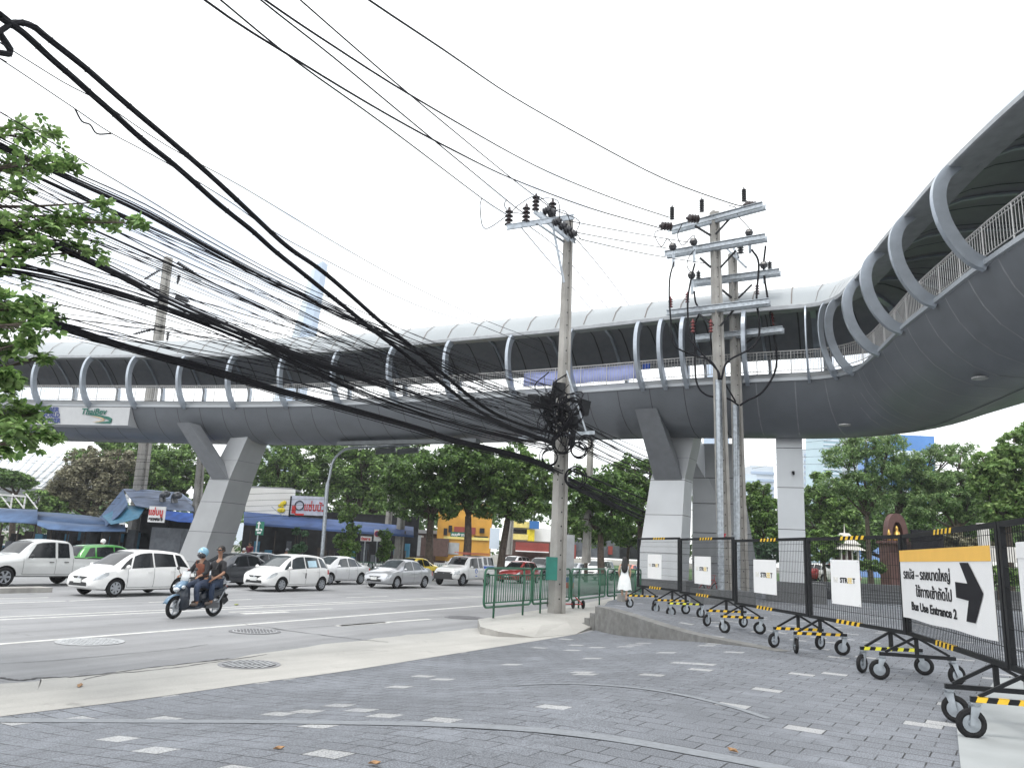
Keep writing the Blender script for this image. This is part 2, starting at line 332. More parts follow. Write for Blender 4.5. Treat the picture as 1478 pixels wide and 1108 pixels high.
# upper platform behind the wall, and the plaza under the fence
near_ = [(lerp(C1[0], P2[0], t), lerp(C1[1], P2[1], t)) for t in np.linspace(0, 1, 14)] + [(lerp(P2[0], 46, t), lerp(P2[1], 10, t ** .5) - .9) for t in np.linspace(.02, 1, 14)]
far_ = [(lerp(4.0, 9, t), lerp(30.0, 47, t)) for t in np.linspace(0, 1, 14)] + [(lerp(9, 70, t), lerp(47, 70, t)) for t in np.linspace(.04, 1, 10)]
sheet('platform', near_, far_, zplat, 'paving', dz=.004)
# ramp wall: granite face from the steps to where it dies into the paving, with a coping band
b = MB(); wl = [(lerp(C1[0], P2[0], t), lerp(C1[1], P2[1], t)) for t in np.linspace(0, 1, 16)]
nrm = Vector((P2[1] - C1[1], -(P2[0] - C1[0]), 0)).normalized()
if nrm.x > 0: nrm = -nrm
rows = [[(x + nrm.x * .05, y + nrm.y * .05, zdrive(x, y) - .12) for x, y in wl], [(x + nrm.x * .05, y + nrm.y * .05, zplat(x, y) + .008) for x, y in wl], [(x - nrm.x * .3, y - nrm.y * .3, zplat(x, y) + .010) for x, y in wl]]
b.grid(rows); b.quad([rows[0][0], rows[1][0], rows[2][0], (rows[2][0][0], rows[2][0][1], -.5)])
wallT = thing('ramp_wall', 'grey granite side wall of the raised plaza, tapering down into the dark paving', 'wall')
b.build('wall_face', 'granite_wall', wallT, fix=False)
d_ = Vector((C1[0] - P2[0], C1[1] - P2[1], 0)).normalized()
stp = thing('entrance_steps', 'three small granite steps at the left end of the grey ramp wall', 'steps')
for k in range(3):
    zt = .2 - .16 * (k + 1); c_ = Vector((C1[0], C1[1], 0)) + d_ * (.18 + .3 * k) - nrm * (1.15 - .02 * k)
    b = MB(); b.box((c_.x, c_.y, (zt - .5) / 2), (.3, 2.4, zt + .5), math.atan2(d_.y, d_.x)); b.build('step', 'granite_wall', stp)
# side-walk with kerb: island by the pole, running along the road
SW = [(-.62, 21.92), (-.5, 20.2), (-.05, 19.75), (.85, 19.95), (2.0, 21.3), (2.6, 22.9), (4.2, 26), (6, 34), (11, 47), (30, 90), (25, 92), (7.5, 46), (4.9, 36.5), (2.8, 30.5), (.7, 25.4)]
def sw_z(i): return -.2
b = MB(); n_ = len(SW); ZS = [-.205, -.24, -.29, -.405, -.41, -.33] + [-.205] * (n_ - 6); top = [(x, y, z) for (x, y), z in zip(SW, ZS)]; bot = [(x, y, -.5) for x, y in SW]
inn = [(x + 1.1 * (cx_ - x) / max(1.3, math.hypot(cx_ - x, cy_ - y)), y + 1.1 * (cy_ - y) / max(1.3, math.hypot(cx_ - x, cy_ - y)), -.205) for (x, y), (cx_, cy_) in zip(SW, [(1.7, 24)] * 6 + [(x_ - 1.5 if i < 4 else x_ + 1.5, y_) for i, (x_, y_) in enumerate(SW[6:])])]
b.grid([top, inn], closed=True); b.quad(inn); o = b.build('pavement', 'gutter_concrete', fix=False); tag(o, kind='structure')
if o.data.polygons[0].normal.z < 0: o.data.flip_normals()
b = MB()
for i in range(n_): b.quad([bot[i], bot[(i + 1) % n_], top[(i + 1) % n_], top[i]])
tag(b.build('kerb', 'kerb_concrete'), kind='structure')
# pale concrete slab, bottom right
mat('slab', (.34, .36, .365), .7, var=.08, scale=1.5, bump=.1, dirt=.2)
g1 = [G(1376, 1000, .01), G(1388, 1120, .01)]
sl_ = [(g1[0][0], g1[0][1]), (5.6, 9.6), (8, 13), (20, 13), (20, 2), (g1[1][0] + .02, 2), (g1[1][0], g1[1][1])]
pc = [(x, y, zdrive(x, y) + .012) for x, y in sl_]
b = MB(); b.quad(pc); o = b.build('slab_pavement', 'slab', fix=False); tag(o, kind='structure')
if o.data.polygons[0].normal.z < 0: o.data.flip_normals()
# inlaid curved stone bands in the paving
def ground_hit(px, py):
    z = 0.
    for _ in range(12): g = G(px, py, z); z = zdrive(g[0], g[1])
    return g
mat('band_stone', (.21, .225, .245), .7, var=.1, scale=20, dirt=.3)
def band(px, w, name):
    P = catmull([ground_hit(*p) for p in px], 8); rows = []
    for i, p in enumerate(P):
        d = P[min(i + 1, len(P) - 1)] - P[max(i - 1, 0)]; n = np.array([-d[1], d[0], 0]) / np.hypot(d[0], d[1])
        rows.append([(*(p + n * s_ * w / 2)[:2], zdrive(*(p + n * s_ * w / 2)[:2]) + .006) for s_ in (-1, 1)])
    b = MB(); b.grid(rows); o = b.build(name, 'band_stone', fix=False); tag(o, kind='structure')
    if o.data.polygons[0].normal.z < 0: o.data.flip_normals()
band([(-60, 1037), (150, 1040), (330, 1041), (500, 1043), (669, 1047), (804, 1056), (906, 1069), (1010, 1087), (1130, 1110), (1300, 1150)], .22, 'stone_band')
band([(740, 989), (800, 986.5), (860, 988), (930, 994), (1000, 1006), (1060, 1021), (1110, 1037)], .10, 'stone_band')
# road markings (worn paint laid on the sheet)
def marking(px0, px1, w, name='road_marking', dz=.004):
    a = G(*px0, RZ); c = G(*px1, RZ); d = (c - a)[:2]; n = np.array([-d[1], d[0]]) / np.hypot(*d) * w / 2
    b = MB(); b.quad([(a[0] - n[0], a[1] - n[1], RZ + dz), (a[0] + n[0], a[1] + n[1], RZ + dz), (c[0] + n[0], c[1] + n[1], RZ + dz), (c[0] - n[0], c[1] - n[1], RZ + dz)])
    o = b.build(name, 'line_paint', fix=False); tag(o, kind='structure')
    if o.data.polygons[0].normal.z < 0: o.data.flip_normals()
for a, c, w in [((-60, 934), (700, 873.5), .17), ((-60, 893), (700, 859.5), .14), ((-60, 897), (700, 861), .14), ((-20, 871), (95, 867), .12), ((100, 867), (180, 863), .12), ((330, 883), (480, 878), .14), ((350, 885.5), (415, 882.5), .3),
                ((485, 903), (620, 893), .18), ((490, 902.5), (560, 898), .26), ((215, 869), (250, 867.5), .12), ((300, 866.5), (363, 864.5), .12), ((-20, 864), (70, 862), .1), ((500, 862), (560, 860), .12)]:
    marking(a, c, w)
# median kerb far left
def kerbline(a, c, w, h, name, m_='kerb_concrete'):
    b = MB(); b.beam((a[0], a[1], RZ + h / 2), (c[0], c[1], RZ + h / 2), w, h); tag(b.build(name, m_), kind='structure')
a = G(-250, 860, RZ); c = G(66, 853.5, RZ); kerbline(a, c, .7, .16, 'median_kerb')
# expansion joints / cracks in road and gutter
def crack(pts, w=.03, z=RZ, name='road_crack'):
    P = [G(x, y, z) for x, y in pts]; b = MB()
    rows = []
    for i, p in enumerate(P):
        d = P[min(i + 1, len(P) - 1)] - P[max(i - 1, 0)]; n = np.array([-d[1], d[0], 0]) / np.hypot(d[0], d[1]); ww = w * (.5 + random.random())
        rows.append([tuple(p + n * s_ * ww / 2 + np.array([0, 0, .009])) for s_ in (-1, 1)])
    b.grid(rows); o = b.build(name, 'seam', fix=False); tag(o, kind='structure')
    if o.data.polygons[0].normal.z < 0: o.data.flip_normals()
def jit(pts, n=8, a=.6):
    Q = catmull([(x, y, 0) for x, y in pts], n); return [(q[0], q[1] + random.uniform(-a, a)) for q in Q]
crack(jit([(0, 978), (30, 982), (60, 978), (118, 976), (200, 966), (291, 955), (330, 950)]), .05)
crack(jit([(120, 981), (160, 973), (230, 966), (300, 957), (385, 945)]), .03)
crack(jit([(350, 900), (420, 910), (500, 921), (560, 926)]), .03)
crack(jit([(0, 958), (90, 952), (240, 938), (300, 930)], a=.2), .02)
crack(jit([(330, 912), (450, 905), (640, 890)], a=.2), .02)
# manhole covers and drains
def manhole(px, r, label, m1, m2, grate=False):
    g = G(*px, RZ); T = thing('manhole_cover', label, 'manhole cover', (g[0], g[1], RZ + .006), rad(78) if grate else rad(20))
    b = MB(); b.lathe((0, 0, 0), [(r * 1.14, 0), (r * 1.14, .006), (r * 1.02, .006)], 36); b.build('rim', m1, T)
    b = MB()
    if grate:
        b.lathe((0, 0, .0), [(r * .98, .007), (r * .98, .009)], 36, mi=1)
        for k in range(-4, 5):
            y = k * r / 5; l = math.sqrt(r * r - y * y) * .93
            for s_ in (-1, 1): b.box((s_ * l * .52, y, .011), (l * .9, r / 9.5, .004), mi=0)
    else:
        b.lathe((0, 0, .0), [(r * .98, .007), (r * .98, .010)], 36)
        for i in range(-6, 7):
            for j in range(-6, 7):
                x, y = i * r / 7, j * r / 7
                if x * x + y * y < (r * .88) ** 2: b.box((x, y, .013), (r * .09, r * .09, .006), rz=.4, mi=1)
    b.build('cover', [m2, 'dark' if grate else m1], T)
mat('iron', (.24, .24, .25), .6, .2, var=.25, scale=6); mat('iron_light', (.42, .43, .44), .6, .2, var=.15, scale=10); mat('iron_dark', (.17, .17, .18), .75)
manhole((130, 926), .52, 'pale round manhole cover in the near traffic lane, left of the others', 'iron_light', 'iron_light')
manhole((368, 911), .50, 'worn round manhole cover in the road beyond the kerb gutter, below the scooter', 'iron_dark', 'iron_light')
manhole((360, 959), .44, 'slotted round drain cover set in the cream concrete gutter', 'iron', 'iron_light', True)
manhole((670, 891), .55, 'dark round manhole cover in the road beside the green railing', 'iron_dark', 'iron_dark')
# fallen leaves
mat('dead_leaf', (.30, .17, .08), .7, var=.3, scale=30); mat('green_leaf_dead', (.22, .25, .05), .7)
def leaf(px, z, l, lab, mm='dead_leaf'):
    g = G(*px, z); b = MB(); pts = [(-l, 0, .01), (-l * .3, l * .42, .03), (l * .5, l * .35, .015), (l, 0, .035), (l * .4, -l * .4, .02), (-l * .4, -l * .36, .03)]
    b.hexa([(x, y, q - .004) for x, y, q in pts], pts); o = b.build('fallen_leaf', mm, loc=(g[0], g[1], z + .006)); o.rotation_euler = (0, 0, px[0]); tag(o, lab, 'leaf')
leaf((115, 991), RZ, .085, 'orange fallen leaf lying on the cream gutter'); leaf((402, 1083), -.1, .05, 'brown fallen leaf on dark paving near the bottom edge, left one')
leaf((341, 873), RZ, .16, 'yellow green leaf on the road just right of the scooter', 'green_leaf_dead'); leaf((1058, 1086), 0, .05, 'small brown leaf on dark paving at the bottom centre right')
leaf((540, 1105), -.02, .055, 'tan dry leaf at the very bottom edge of the paving')
# ================================================================ THE FOOTBRIDGE
# plan of its inner (near) deck edge; every station carries the outward normal across the deck
def stations():
    left = [(-62, 53.5), (-48, 52.6), (-38, 51.6), (-31, 50.3), (-24, 48.8), (-17.1, 47.15), (-11, 45.1), (-6.5, 43), (-2.9, 41.2), (.3, 39.6), (3.5, 37.9), (6.4, 36.2), (8.4, 35.1), (11, 33.8), (13.0, 32.9)]
    right = [(14.25, 30.2), (13.8, 27.8), (13.2, 24.9), (12.8, 22), (12.45, 19.2), (12.3, 16), (12.4, 12), (12.8, 7), (13.6, 1), (14.8, -6)]
    A = catmull([(x, y, 0) for x, y in left], 8); B = catmull([(x, y, 0) for x, y in right], 8); out = []
    def nrm(P, i):
        d = P[min(i + 1, len(P) - 1)] - P[max(i - 1, 0)]; d = d[:2] / np.hypot(d[0], d[1]); return np.array([-d[1], d[0]])
    for i, p in enumerate(A): out.append((p[:2], nrm(A, i)))
    n0 = out[-1][1]; n1 = nrm(B, 0); a0 = math.atan2(n0[1], n0[0]); a1 = math.atan2(n1[1], n1[0])
    p0, p1 = A[-1][:2], B[0][:2]; c = np.array([14.55, 32.15])
    for k in range(1, 12):
        t = k / 12; q = (1 - t) ** 2 * p0 + 2 * t * (1 - t) * c + t * t * p1; a = lerp(a0, a1, t); out.append((q, np.array([math.cos(a), math.sin(a)])))
    k0 = len(out)
    for i, p in enumerate(B): out.append((p[:2], nrm(B, i)))
    return out
ST = stations()
# resample so that seams fall evenly
def arclen(n_off):
    s_ = [0.]
    for i in range(1, len(ST)):
        a = ST[i - 1][0] + ST[i - 1][1] * n_off; c = ST[i][0] + ST[i][1] * n_off; s_.append(s_[-1] + np.hypot(*(c - a)))
    return np.array(s_)
SL = arclen(1.3); TOT = SL[-1]
def stn(s_):
    i = int(min(max(np.searchsorted(SL, s_) - 1, 0), len(ST) - 2)); t = (s_ - SL[i]) / (SL[i + 1] - SL[i])
    p = lerp(ST[i][0], ST[i + 1][0], t); n = lerp(ST[i][1], ST[i + 1][1], t); return p, n / np.hypot(*n)
def bp(s_, n, z):
    p, v = stn(s_); q = p + v * n
    if z > 11.3: t = smooth01((s_ - SC) / 7); z -= .30 * t * (z - 11.3) / 1.6 + .30 * t * max(0, z - 13)
    return (q[0], q[1], z)
SC = 1e9
def s_at(x, y):
    best = None
    for k in range(0, int(TOT / .1)):
        p, _ = stn(k * .1); d = (p[0] - x) ** 2 + (p[1] - y) ** 2
        if best is None or d < best[0]: best = (d, k * .1)
    return best[1]
bridge = thing('footbridge', 'grey tubular footbridge with curved ribs spanning the road and bending forward at right', 'footbridge')
BW = 5.9
SC = s_at(14.0, 31.6)      # the bend
BEL = [(0, 9.62), (.12, 9.35), (.35, 8.95), (.75, 8.5), (1.3, 8.12), (2.0, 7.86), (2.95, 7.75), (3.9, 7.86), (4.6, 8.12), (5.15, 8.5), (5.55, 8.95), (5.78, 9.35), (BW, 9.62)]
def belp(s_, k, out=0.):
    n, z = BEL[k]; t = smooth01((s_ - (SC - 14)) / 14)
    t2 = smooth01((s_ - SC - 1) / 7); n = n + (2.0 * t2 * (n - 2.5) / 3.4 if n > 2.5 else 0); dz = -.26 * t * max(0, (9.62 - z) / 1.87)
    return bp(s_, n, z + dz - out)
step = .48; ns = int(TOT / step)
b = MB(); rows = [[belp(TOT * i / ns, k) for k in range(len(BEL))] for i in range(ns + 1)]
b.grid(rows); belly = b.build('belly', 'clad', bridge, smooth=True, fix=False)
# seams between belly panels: thin dark gaskets, painted pale round the bend for reflected light
seam_s = []
s_ = 1.0
while s_ < TOT - .5:
    seam_s.append(s_); s_ += 1.62 if s_ < SC - 1.6 else (.62 if s_ < SC + 1.6 else 1.5)
b = MB()
for s_ in seam_s:
    w_ = .026 if s_ > SC - 6 else .018; rows = [[belp(s_ - w_, k, .008) for k in range(len(BEL))], [belp(s_ + w_, k, .008) for k in range(len(BEL))]]; b.grid(rows, 1 if s_ > SC - 6 else 0)
for k in (6,):
    rows = [[Vector(belp(TOT * i / ns, k, .010)) + Vector((*(stn(TOT * i / ns)[1] * q), 0)) for q in (-.02, .02)] for i in range(ns + 1)]; b.grid(rows)
b.build('belly_seam', ['seam', 'seam_glint'], belly, fix=False)
# deck edge: a light band above a dark flashing, both sides, and the walking deck
b = MB()
for side, n0 in ((1, 0), (-1, BW)):
    rows = [[bp(TOT * i / ns, n0 + side * a, z) for a, z in ((.10, 9.60), (-.10, 9.64), (-.10, 9.78), (.46, 10.12), (.50, 9.9))] for i in range(ns + 1)]
    b.grid(rows)
b.build('deck_edge', 'clad_edge', bridge, fix=False)
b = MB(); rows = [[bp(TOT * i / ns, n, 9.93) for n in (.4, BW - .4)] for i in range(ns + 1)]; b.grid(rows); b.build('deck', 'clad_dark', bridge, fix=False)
# canopy: outer shell, inner ceiling, soffit and eave beam
EO, EF = -.75, BW + .5
CAN = [(EO, 12.95), (-.35, 13.55), (.35, 14.1), (1.3, 14.42), (2.4, 14.56), (3.5, 14.5), (4.6, 14.2), (5.5, 13.7), (6.1, 13.1), (EF, 12.55)]
CEI = [(.05, 12.98), (.4, 13.35), (1.0, 13.85), (1.8, 14.12), (2.6, 14.24), (3.5, 14.2), (4.5, 14.0), (5.3, 13.45), (5.9, 12.9), (EF - .1, 12.45)]
def shell(name, prof, m_, off=0., par=bridge, sm=True):
    b = MB(); b.grid([[bp(TOT * i / ns, n, z + off) for n, z in prof] for i in range(ns + 1)]); return b.build(name, m_, par, smooth=sm, fix=False)
can = shell('canopy', CAN, 'canopy_top')
b = MB()
for s_ in seam_s: b.grid([[bp(s_ + q, n, z + .03) for n, z in CAN] for q in (-.025, .025)])
mat('seam_brown', (.14, .12, .11), .6); b.build('canopy_seam', 'seam_brown', can, fix=False)
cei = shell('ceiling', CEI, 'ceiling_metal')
b = MB()
for s_ in seam_s[::1]: b.grid([[bp(s_ + q, n, z - .025) for n, z in CEI] for q in (-.035, .035)])
b.build('ceiling_seam', 'seam', cei, fix=False)
b = MB()
b.grid([[bp(TOT * i / ns, n, z) for n, z in ((EO, 12.95), (EO - .04, 12.90), (EO - .04, 12.74), (EO + .02, 12.72), (.32, 12.90), (.34, 13.2))] for i in range(ns + 1)])
b.grid([[bp(TOT * i / ns, n, z) for n, z in ((EF - .1, 12.45), (EF - .08, 12.28), (EF + .04, 12.28), (EF + .04, 12.56))] for i in range(ns + 1)])
b.build('eave_beam', 'soffit', bridge, fix=False)
# C-shaped ribs
def rib(s_, near=True):
    P = [(.02, 9.66), (-.35, 9.85), (-.72, 10.3), (-.99, 10.9), (-1.09, 11.5), (-1.04, 12.05), (-.85, 12.5), (-.55, 12.80)]
    if not near: P = [(BW + .0 - n, z) for n, z in [(.02, 9.66), (-.3, 10.0), (-.6, 10.5), (-.75, 11.1), (-.8, 11.7), (-.7, 12.2), (-.5, 12.5)]]
    P = catmull([(a, c, 0) for a, c in P], 3); b = MB(); rows = []
    th, dp = (.085, .18) if near else (.09, .14)
    for i, p in enumerate(P):
        d = P[min(i + 1, len(P) - 1)] - P[max(i - 1, 0)]; nx = np.array([-d[1], d[0]]) / np.hypot(d[0], d[1])
        rows.append([bp(s_ + a, p[0] + nx[0] * c, p[1] + nx[1] * c) for a, c in ((-th, -dp), (th, -dp), (th, dp), (-th, dp))])
    b.grid(rows, closed=True); return b.build('rib', 'rib_metal', bridge, fix=True)
RX = [(-34.6, 50.9), (-31.0, 50.2), (-27.4, 49.5), (-24.1, 48.85), (-20.6, 48.0), (-17.15, 47.2), (-13.6, 46.1), (-10.0, 44.7), (-6.5, 43.0), (-3.2, 41.3), (.2, 39.65), (3.3, 38.0), (6.4, 36.2), (7.3, 35.7), (8.2, 35.1), (10.7, 33.95), (13.1, 32.9), (14.1, 32.2), (14.28, 31.2), (13.85, 28.0), (13.3, 25.1), (12.85, 22.3), (12.45, 19.2), (12.33, 14.4), (12.5, 11), (12.7, 8)]
RS = [s_at(*q) for q in RX]
for s_ in RS: rib(s_)
for s_ in RS: rib(s_ + .2, False)
# beams under the ceiling at each rib
for s_ in RS:
    b = MB(); b.grid([[bp(s_ + q, n, z - d) for n, z in CEI for d in (.03,)] for q in (-.07,)] + [[bp(s_ + q, n, z - .16) for n, z in CEI] for q in (-.07, .07)] + [[bp(s_ + .07, n, z - .03) for n, z in CEI]])
    b.build('ceiling_beam', 'rib_metal', bridge, fix=False)
# railings on both sides
def railing(n, name):
    b = MB(); K = [TOT * i / ns for i in range(ns + 1)]
    for z, r in ((11.12, .035), (11.0, .015), (10.22, .02)): b.tube([bp(q, n, z) for q in K], r, 5)
    q = .3; k = 0
    while q < TOT:
        post = (k % 10 == 0)
        b.tube([bp(q, n, 10.1 if post else 10.22), bp(q, n, 11.1)], .028 if post else .0125, 4, cap=False); q += .145; k += 1
    b.build(name, 'rail_metal', bridge, smooth=True, fix=False)
railing(.38, 'railing'); railing(BW - .38, 'railing')
# belly down-lights
mat('lamp_face', (.30, .30, .30), .4)
for px in ((1137 + 82, 610), (1415, 548)):
    g = G(px[0], px[1], 7.62); b = MB(); b.lathe((g[0], g[1], 7.70 if px[0] > 1400 else 7.55), [(.24, -.0), (.24, -.05), (.20, -.055)], 20); 
    o = b.build('down_light', 'lamp_face', bridge)
# piers
def frus(name, b4, t4, m_='clad', par=None, joints=()):
    b = MB(); b.hexa(b4, t4)
    o = b.build(name, m_, par)
    if joints:
        j = MB()
        for t in joints:
            lo = [Vector(lerp(np.array(p), np.array(q), t)) for p, q in zip(b4, t4)]; hi = [Vector(lerp(np.array(p), np.array(q), t + .004)) for p, q in zip(b4, t4)]; c = sum(lo, Vector()) / 4
            ex = lambda p: c + (p - c) * 1.004 + Vector((0, 0, p.z - c.z)) * 0
            j.hexa([ex(p) for p in lo], [ex(p) for p in hi])
        j.build('panel_joint', 'seam', o)
    return o
def V2(a, d1, u, d2, v): return (a[0] + d1[0] * u + d2[0] * v, a[1] + d1[1] * u + d2[1] * v)
def pier(A, d1, d2, base, mid, top, zs, joints, armspec, light):
    P = thing('_', '', '') if False else None
    def quad(spec, z): u0, u1, v0, v1 = spec; return [(*V2(A, d1, u, d2, v), z) for u, v in ((u0, v0), (u1, v0), (u1, v1), (u0, v1))]
    leg = frus('pier', quad(base, zs[0]), quad(mid, zs[1]), light, bridge, joints)
    frus('pier_head', quad(mid, zs[1] + .002), quad(top, zs[2]), 'clad_pier', leg, (.4,))
    (au0, au1, av0, av1), (bu0, bu1, bv0, bv1), z0, z1 = armspec
    frus('pier_arm', quad((au0, au1, av0, av1), z0), quad((bu0, bu1, bv0, bv1), z1), 'clad_arm', leg)
    return leg
# right pier: u to the left along the deck, v away from the camera
d1 = np.array([-.87, .49]); d2 = np.array([.49, .87]); A = (8.35, 38.2)
p2 = pier(A, d1, d2, (-.1, 2.15, 0, 1.7), (-.45, 1.3, 0, 1.35), (-.95, .45, 0.3, 1.6), (0, 5.6, 8.2), (.06, .35, .68, .985), ((-.3, 1.1, -.04, .6), (.25, 1.35, -2.3, -1.5), 5.55, 8.75), 'clad_light')
b = MB(); b.box((A[0] - .4, A[1] + 1.0, .35), (2.9, 2.2, .7), -.51); b.build('plinth', 'granite', p2)
# left pier
d1 = np.array([-.93, .37]); d2 = np.array([.37, .93]); A = (-20.3, 51.2)
p1 = pier((-18.9, 49.3), d1, d2, (0, 2.0, 0, 2.4), (-1.55, .05, 0, 2.2), (-2.45, -1.1, .2, 2.2), (-.42, 5.4, 8.2), (.1, .42, .74, .985), ((-1.5, -.2, -.05, .6), (.25, 1.3, -2.1, -1.2), 5.3, 8.6), 'clad_pier')
b = MB(); q_ = [at(307, 765, 47.6), at(330, 767, 47.9), at(322, 815, 47.3), at(296, 813, 47)]; b.quad([tuple(q) for q in q_]); b.build('access_panel', 'clad_light', p1, fix=False) if False else None
# rectangular column under the bend
cA = G(1122, 866, 0); cA = (13.0, 37.0)
frus('column', [(cA[0] - .05, cA[1], .9), (cA[0] + 1.1, cA[1] - .35, .9), (cA[0] + 1.55, cA[1] + .85, .9), (cA[0] + .4, cA[1] + 1.2, .9)], [(cA[0] - .05, cA[1], 8.2), (cA[0] + 1.1, cA[1] - .35, 8.2), (cA[0] + 1.55, cA[1] + .85, 8.2), (cA[0] + .4, cA[1] + 1.2, 8.2)], 'clad_light', bridge, (.33, .6, .86))
col_o = [o for o in bpy.data.objects if o.name.startswith('column')][-1]
b = MB(); b.box((cA[0] + .8, cA[1] + .4, .45), (2.6, 2.2, .9), -.3); b.build('plinth', 'granite', col_o)
b = MB(); b.box((cA[0] + .62, cA[1] - .35, 6.0), (.12, .14, .12), -.3); b.cyl((cA[0] + .6, cA[1] - .42, 5.98), (cA[0] + .55, cA[1] - .6, 5.9), .05); tag(b.build('security_camera', 'black_metal'), 'small black security camera fixed high on the pale square column', 'camera')
# stair flank and its wall behind the right pier
st = MB()
def rp(px, py, Y): return tuple(at(px, py, Y))
q0, q1, q2, q3 = at(1004, 620, 42), at(1046, 700, 44.5), at(1046, 742, 44.5), at(1004, 665, 42)
dd = Vector((1.0, -.1, 0)).normalized()
st.hexa([tuple(q3), tuple(q2), tuple(q2 + np.array([.5, 2.0, 0])), tuple(q3 + np.array([.5, 2.0, 0]))], [tuple(q0), tuple(q1), tuple(q1 + np.array([.5, 2.0, 0])), tuple(q0 + np.array([.5, 2.0, 0]))])
st.build('stair_flight', 'clad_light', bridge)
b = MB()
W0 = [at(1000, 862, 43), at(1100, 862, 42), at(1062, 640, 42), at(1000, 640, 43)]
W0 = [w.tolist() for w in W0]; W0[0][2] = W0[1][2] = 0
th = np.array([.35, 1.6, 0])
b.hexa([tuple(np.array(w)) for w in W0], [tuple(np.array(w) + th) for w in W0])
sw = b.build('stair_wall', 'clad_pier', bridge)
j = MB()
for zz in (1.6, 3.2, 4.8, 6.2):
    a = lerp(np.array(W0[0]), np.array(W0[3]), zz / W0[3][2]); c = lerp(np.array(W0[1]), np.array(W0[2]), zz / W0[2][2])
    j.beam(tuple(a + np.array([0, -.01, 0])), tuple(c + np.array([0, -.01, 0])), .03, .03)
j.build('panel_joint', 'seam', sw)
# signage box on the bridge flank, left
mat('sign_grey', (.40, .41, .42), .5, var=.03); mat('navy', (.015, .035, .16), .5); mat('deep_green', (.005, .10, .07), .5); mat('tan', (.45, .33, .2), .5)
sa = s_at(-24.4, 48.9); s0 = sa - 8.2
b = MB(); K = [s0 + (sa - s0) * i / 8 for i in range(9)]
b.grid([[bp(q, n, z) for n, z in ((-.12, 9.60), (-.12, 8.42), (.9, 8.42), (.6, 9.6))] for q in K]); 
b.quad([bp(sa, -.12, 9.6), bp(sa, -.12, 8.42), bp(sa, .9, 8.42), bp(sa, .6, 9.6)])
sg = b.build('bridge_sign', 'sign_grey', fix=True); tag(sg, 'long pale grey sign box on the bridge side reading CYBER WORLD TOWER and ThaiBev', 'sign')
def signmw(px, off=-.17, z=9.0):
    # place lettering on the sign face
    s_ = px; p, v = stn(s_); x = np.array([v[1], -v[0], 0]); y = np.array([0, 0, 1.]); zz = np.cross(x, y); q = p + v * off
    M_ = Matrix.Identity(4)
    for i in range(3): M_[i][0] = x[i]; M_[i][1] = y[i]; M_[i][2] = zz[i]
    M_[0][3] = q[0]; M_[1][3] = q[1]; M_[2][3] = z; return M_
sB = s_at(*[-30.2, 50.0])
for i, w in enumerate(('CYBER', 'WORLD', 'TOWER')):
    text_obj('lettering', w, .42, 'navy', sg, signmw(sB + .12 * i, z=9.38 - .36 * i), width=1.45, bold=.018)
sT = s_at(-26.6, 49.25)
text_obj('lettering', 'ThaiBev', .55, 'deep_green', sg, signmw(sT - .35, z=9.28), width=1.9, bold=.014, shear=.15)
def swoosh(m_, pts, off):
    b = MB(); M_ = signmw(sT, off=off, z=8.95); up = [M_ @ Vector((x, y, 0)) for x, y, _ in pts]; dn = [M_ @ Vector((x, y - h, 0)) for x, y, h in pts]
    b.grid([[tuple(a), tuple(c)] for a, c in zip(up, dn)]); b.build('emblem', m_, sg, fix=False)
swoosh('deep_green', [(-1.0, .17, .02), (-.4, .16, .07), (.2, .12, .12), (.8, .02, .2), (1.1, -.1, .24), (1.0, -.24, .18), (.5, -.32, .1), (-.1, -.37, .02)], -.16)
swoosh('tan', [(-.5, .05, .01), (0, .02, .06), (.4, -.06, .1), (.55, -.15, .1), (.2, -.26, .07), (-.3, -.34, .01)], -.165)
# blue-white cloth hung on the bridge rail, small blue panel, dark booths on the deck
mat('cloth_blue', (.42, .47, .80), .8, var=.06, scale=6)
def hang(name, sA, sB_, z0, z1, n, m_, lab, cat):
    b = MB(); rows = []
    for i in range(25):
        q = lerp(sA, sB_, i / 24); rows.append([bp(q, n + .03 * math.sin(i * 1.3 + z * 3), z + .02 * math.sin(i * .9)) for z in (z0, (z0 + z1) / 2, z1)])
    b.grid(rows); o = b.build(name, m_, smooth=True, fix=False); md = o.modifiers.new('thick', 'SOLIDIFY'); md.thickness = .012; tag(o, lab, cat)
sb0, sb1 = s_at(.4, 39.5), s_at(5.9, 36.5)
hang('cloth_banner', sb0, sb1, 10.28, 11.05, .5, 'cloth_blue', 'long pale blue cloth tied inside the bridge railing behind the concrete pole', 'banner')
mat('blue_sheet', (.02, .10, .5), .6)
hang('blue_panel', s_at(6.1, 36.4), s_at(6.45, 36.2), 10.75, 11.05, .55, 'blue_sheet', 'tiny bright blue panel on the bridge railing right of the pale blue cloth', 'panel')
# long dark sign gantry hanging below the bridge above the street lamp
mat('panel_grey', (.10, .11, .115), .6)
b = MB(); gA = at(490, 640, 47); gB = at(690, 636, 42.5); b.beam(tuple(gA), tuple(gB), .5, .22, up=(0, 0, 1)); o = b.build('service_tray', 'panel_grey', bridge)
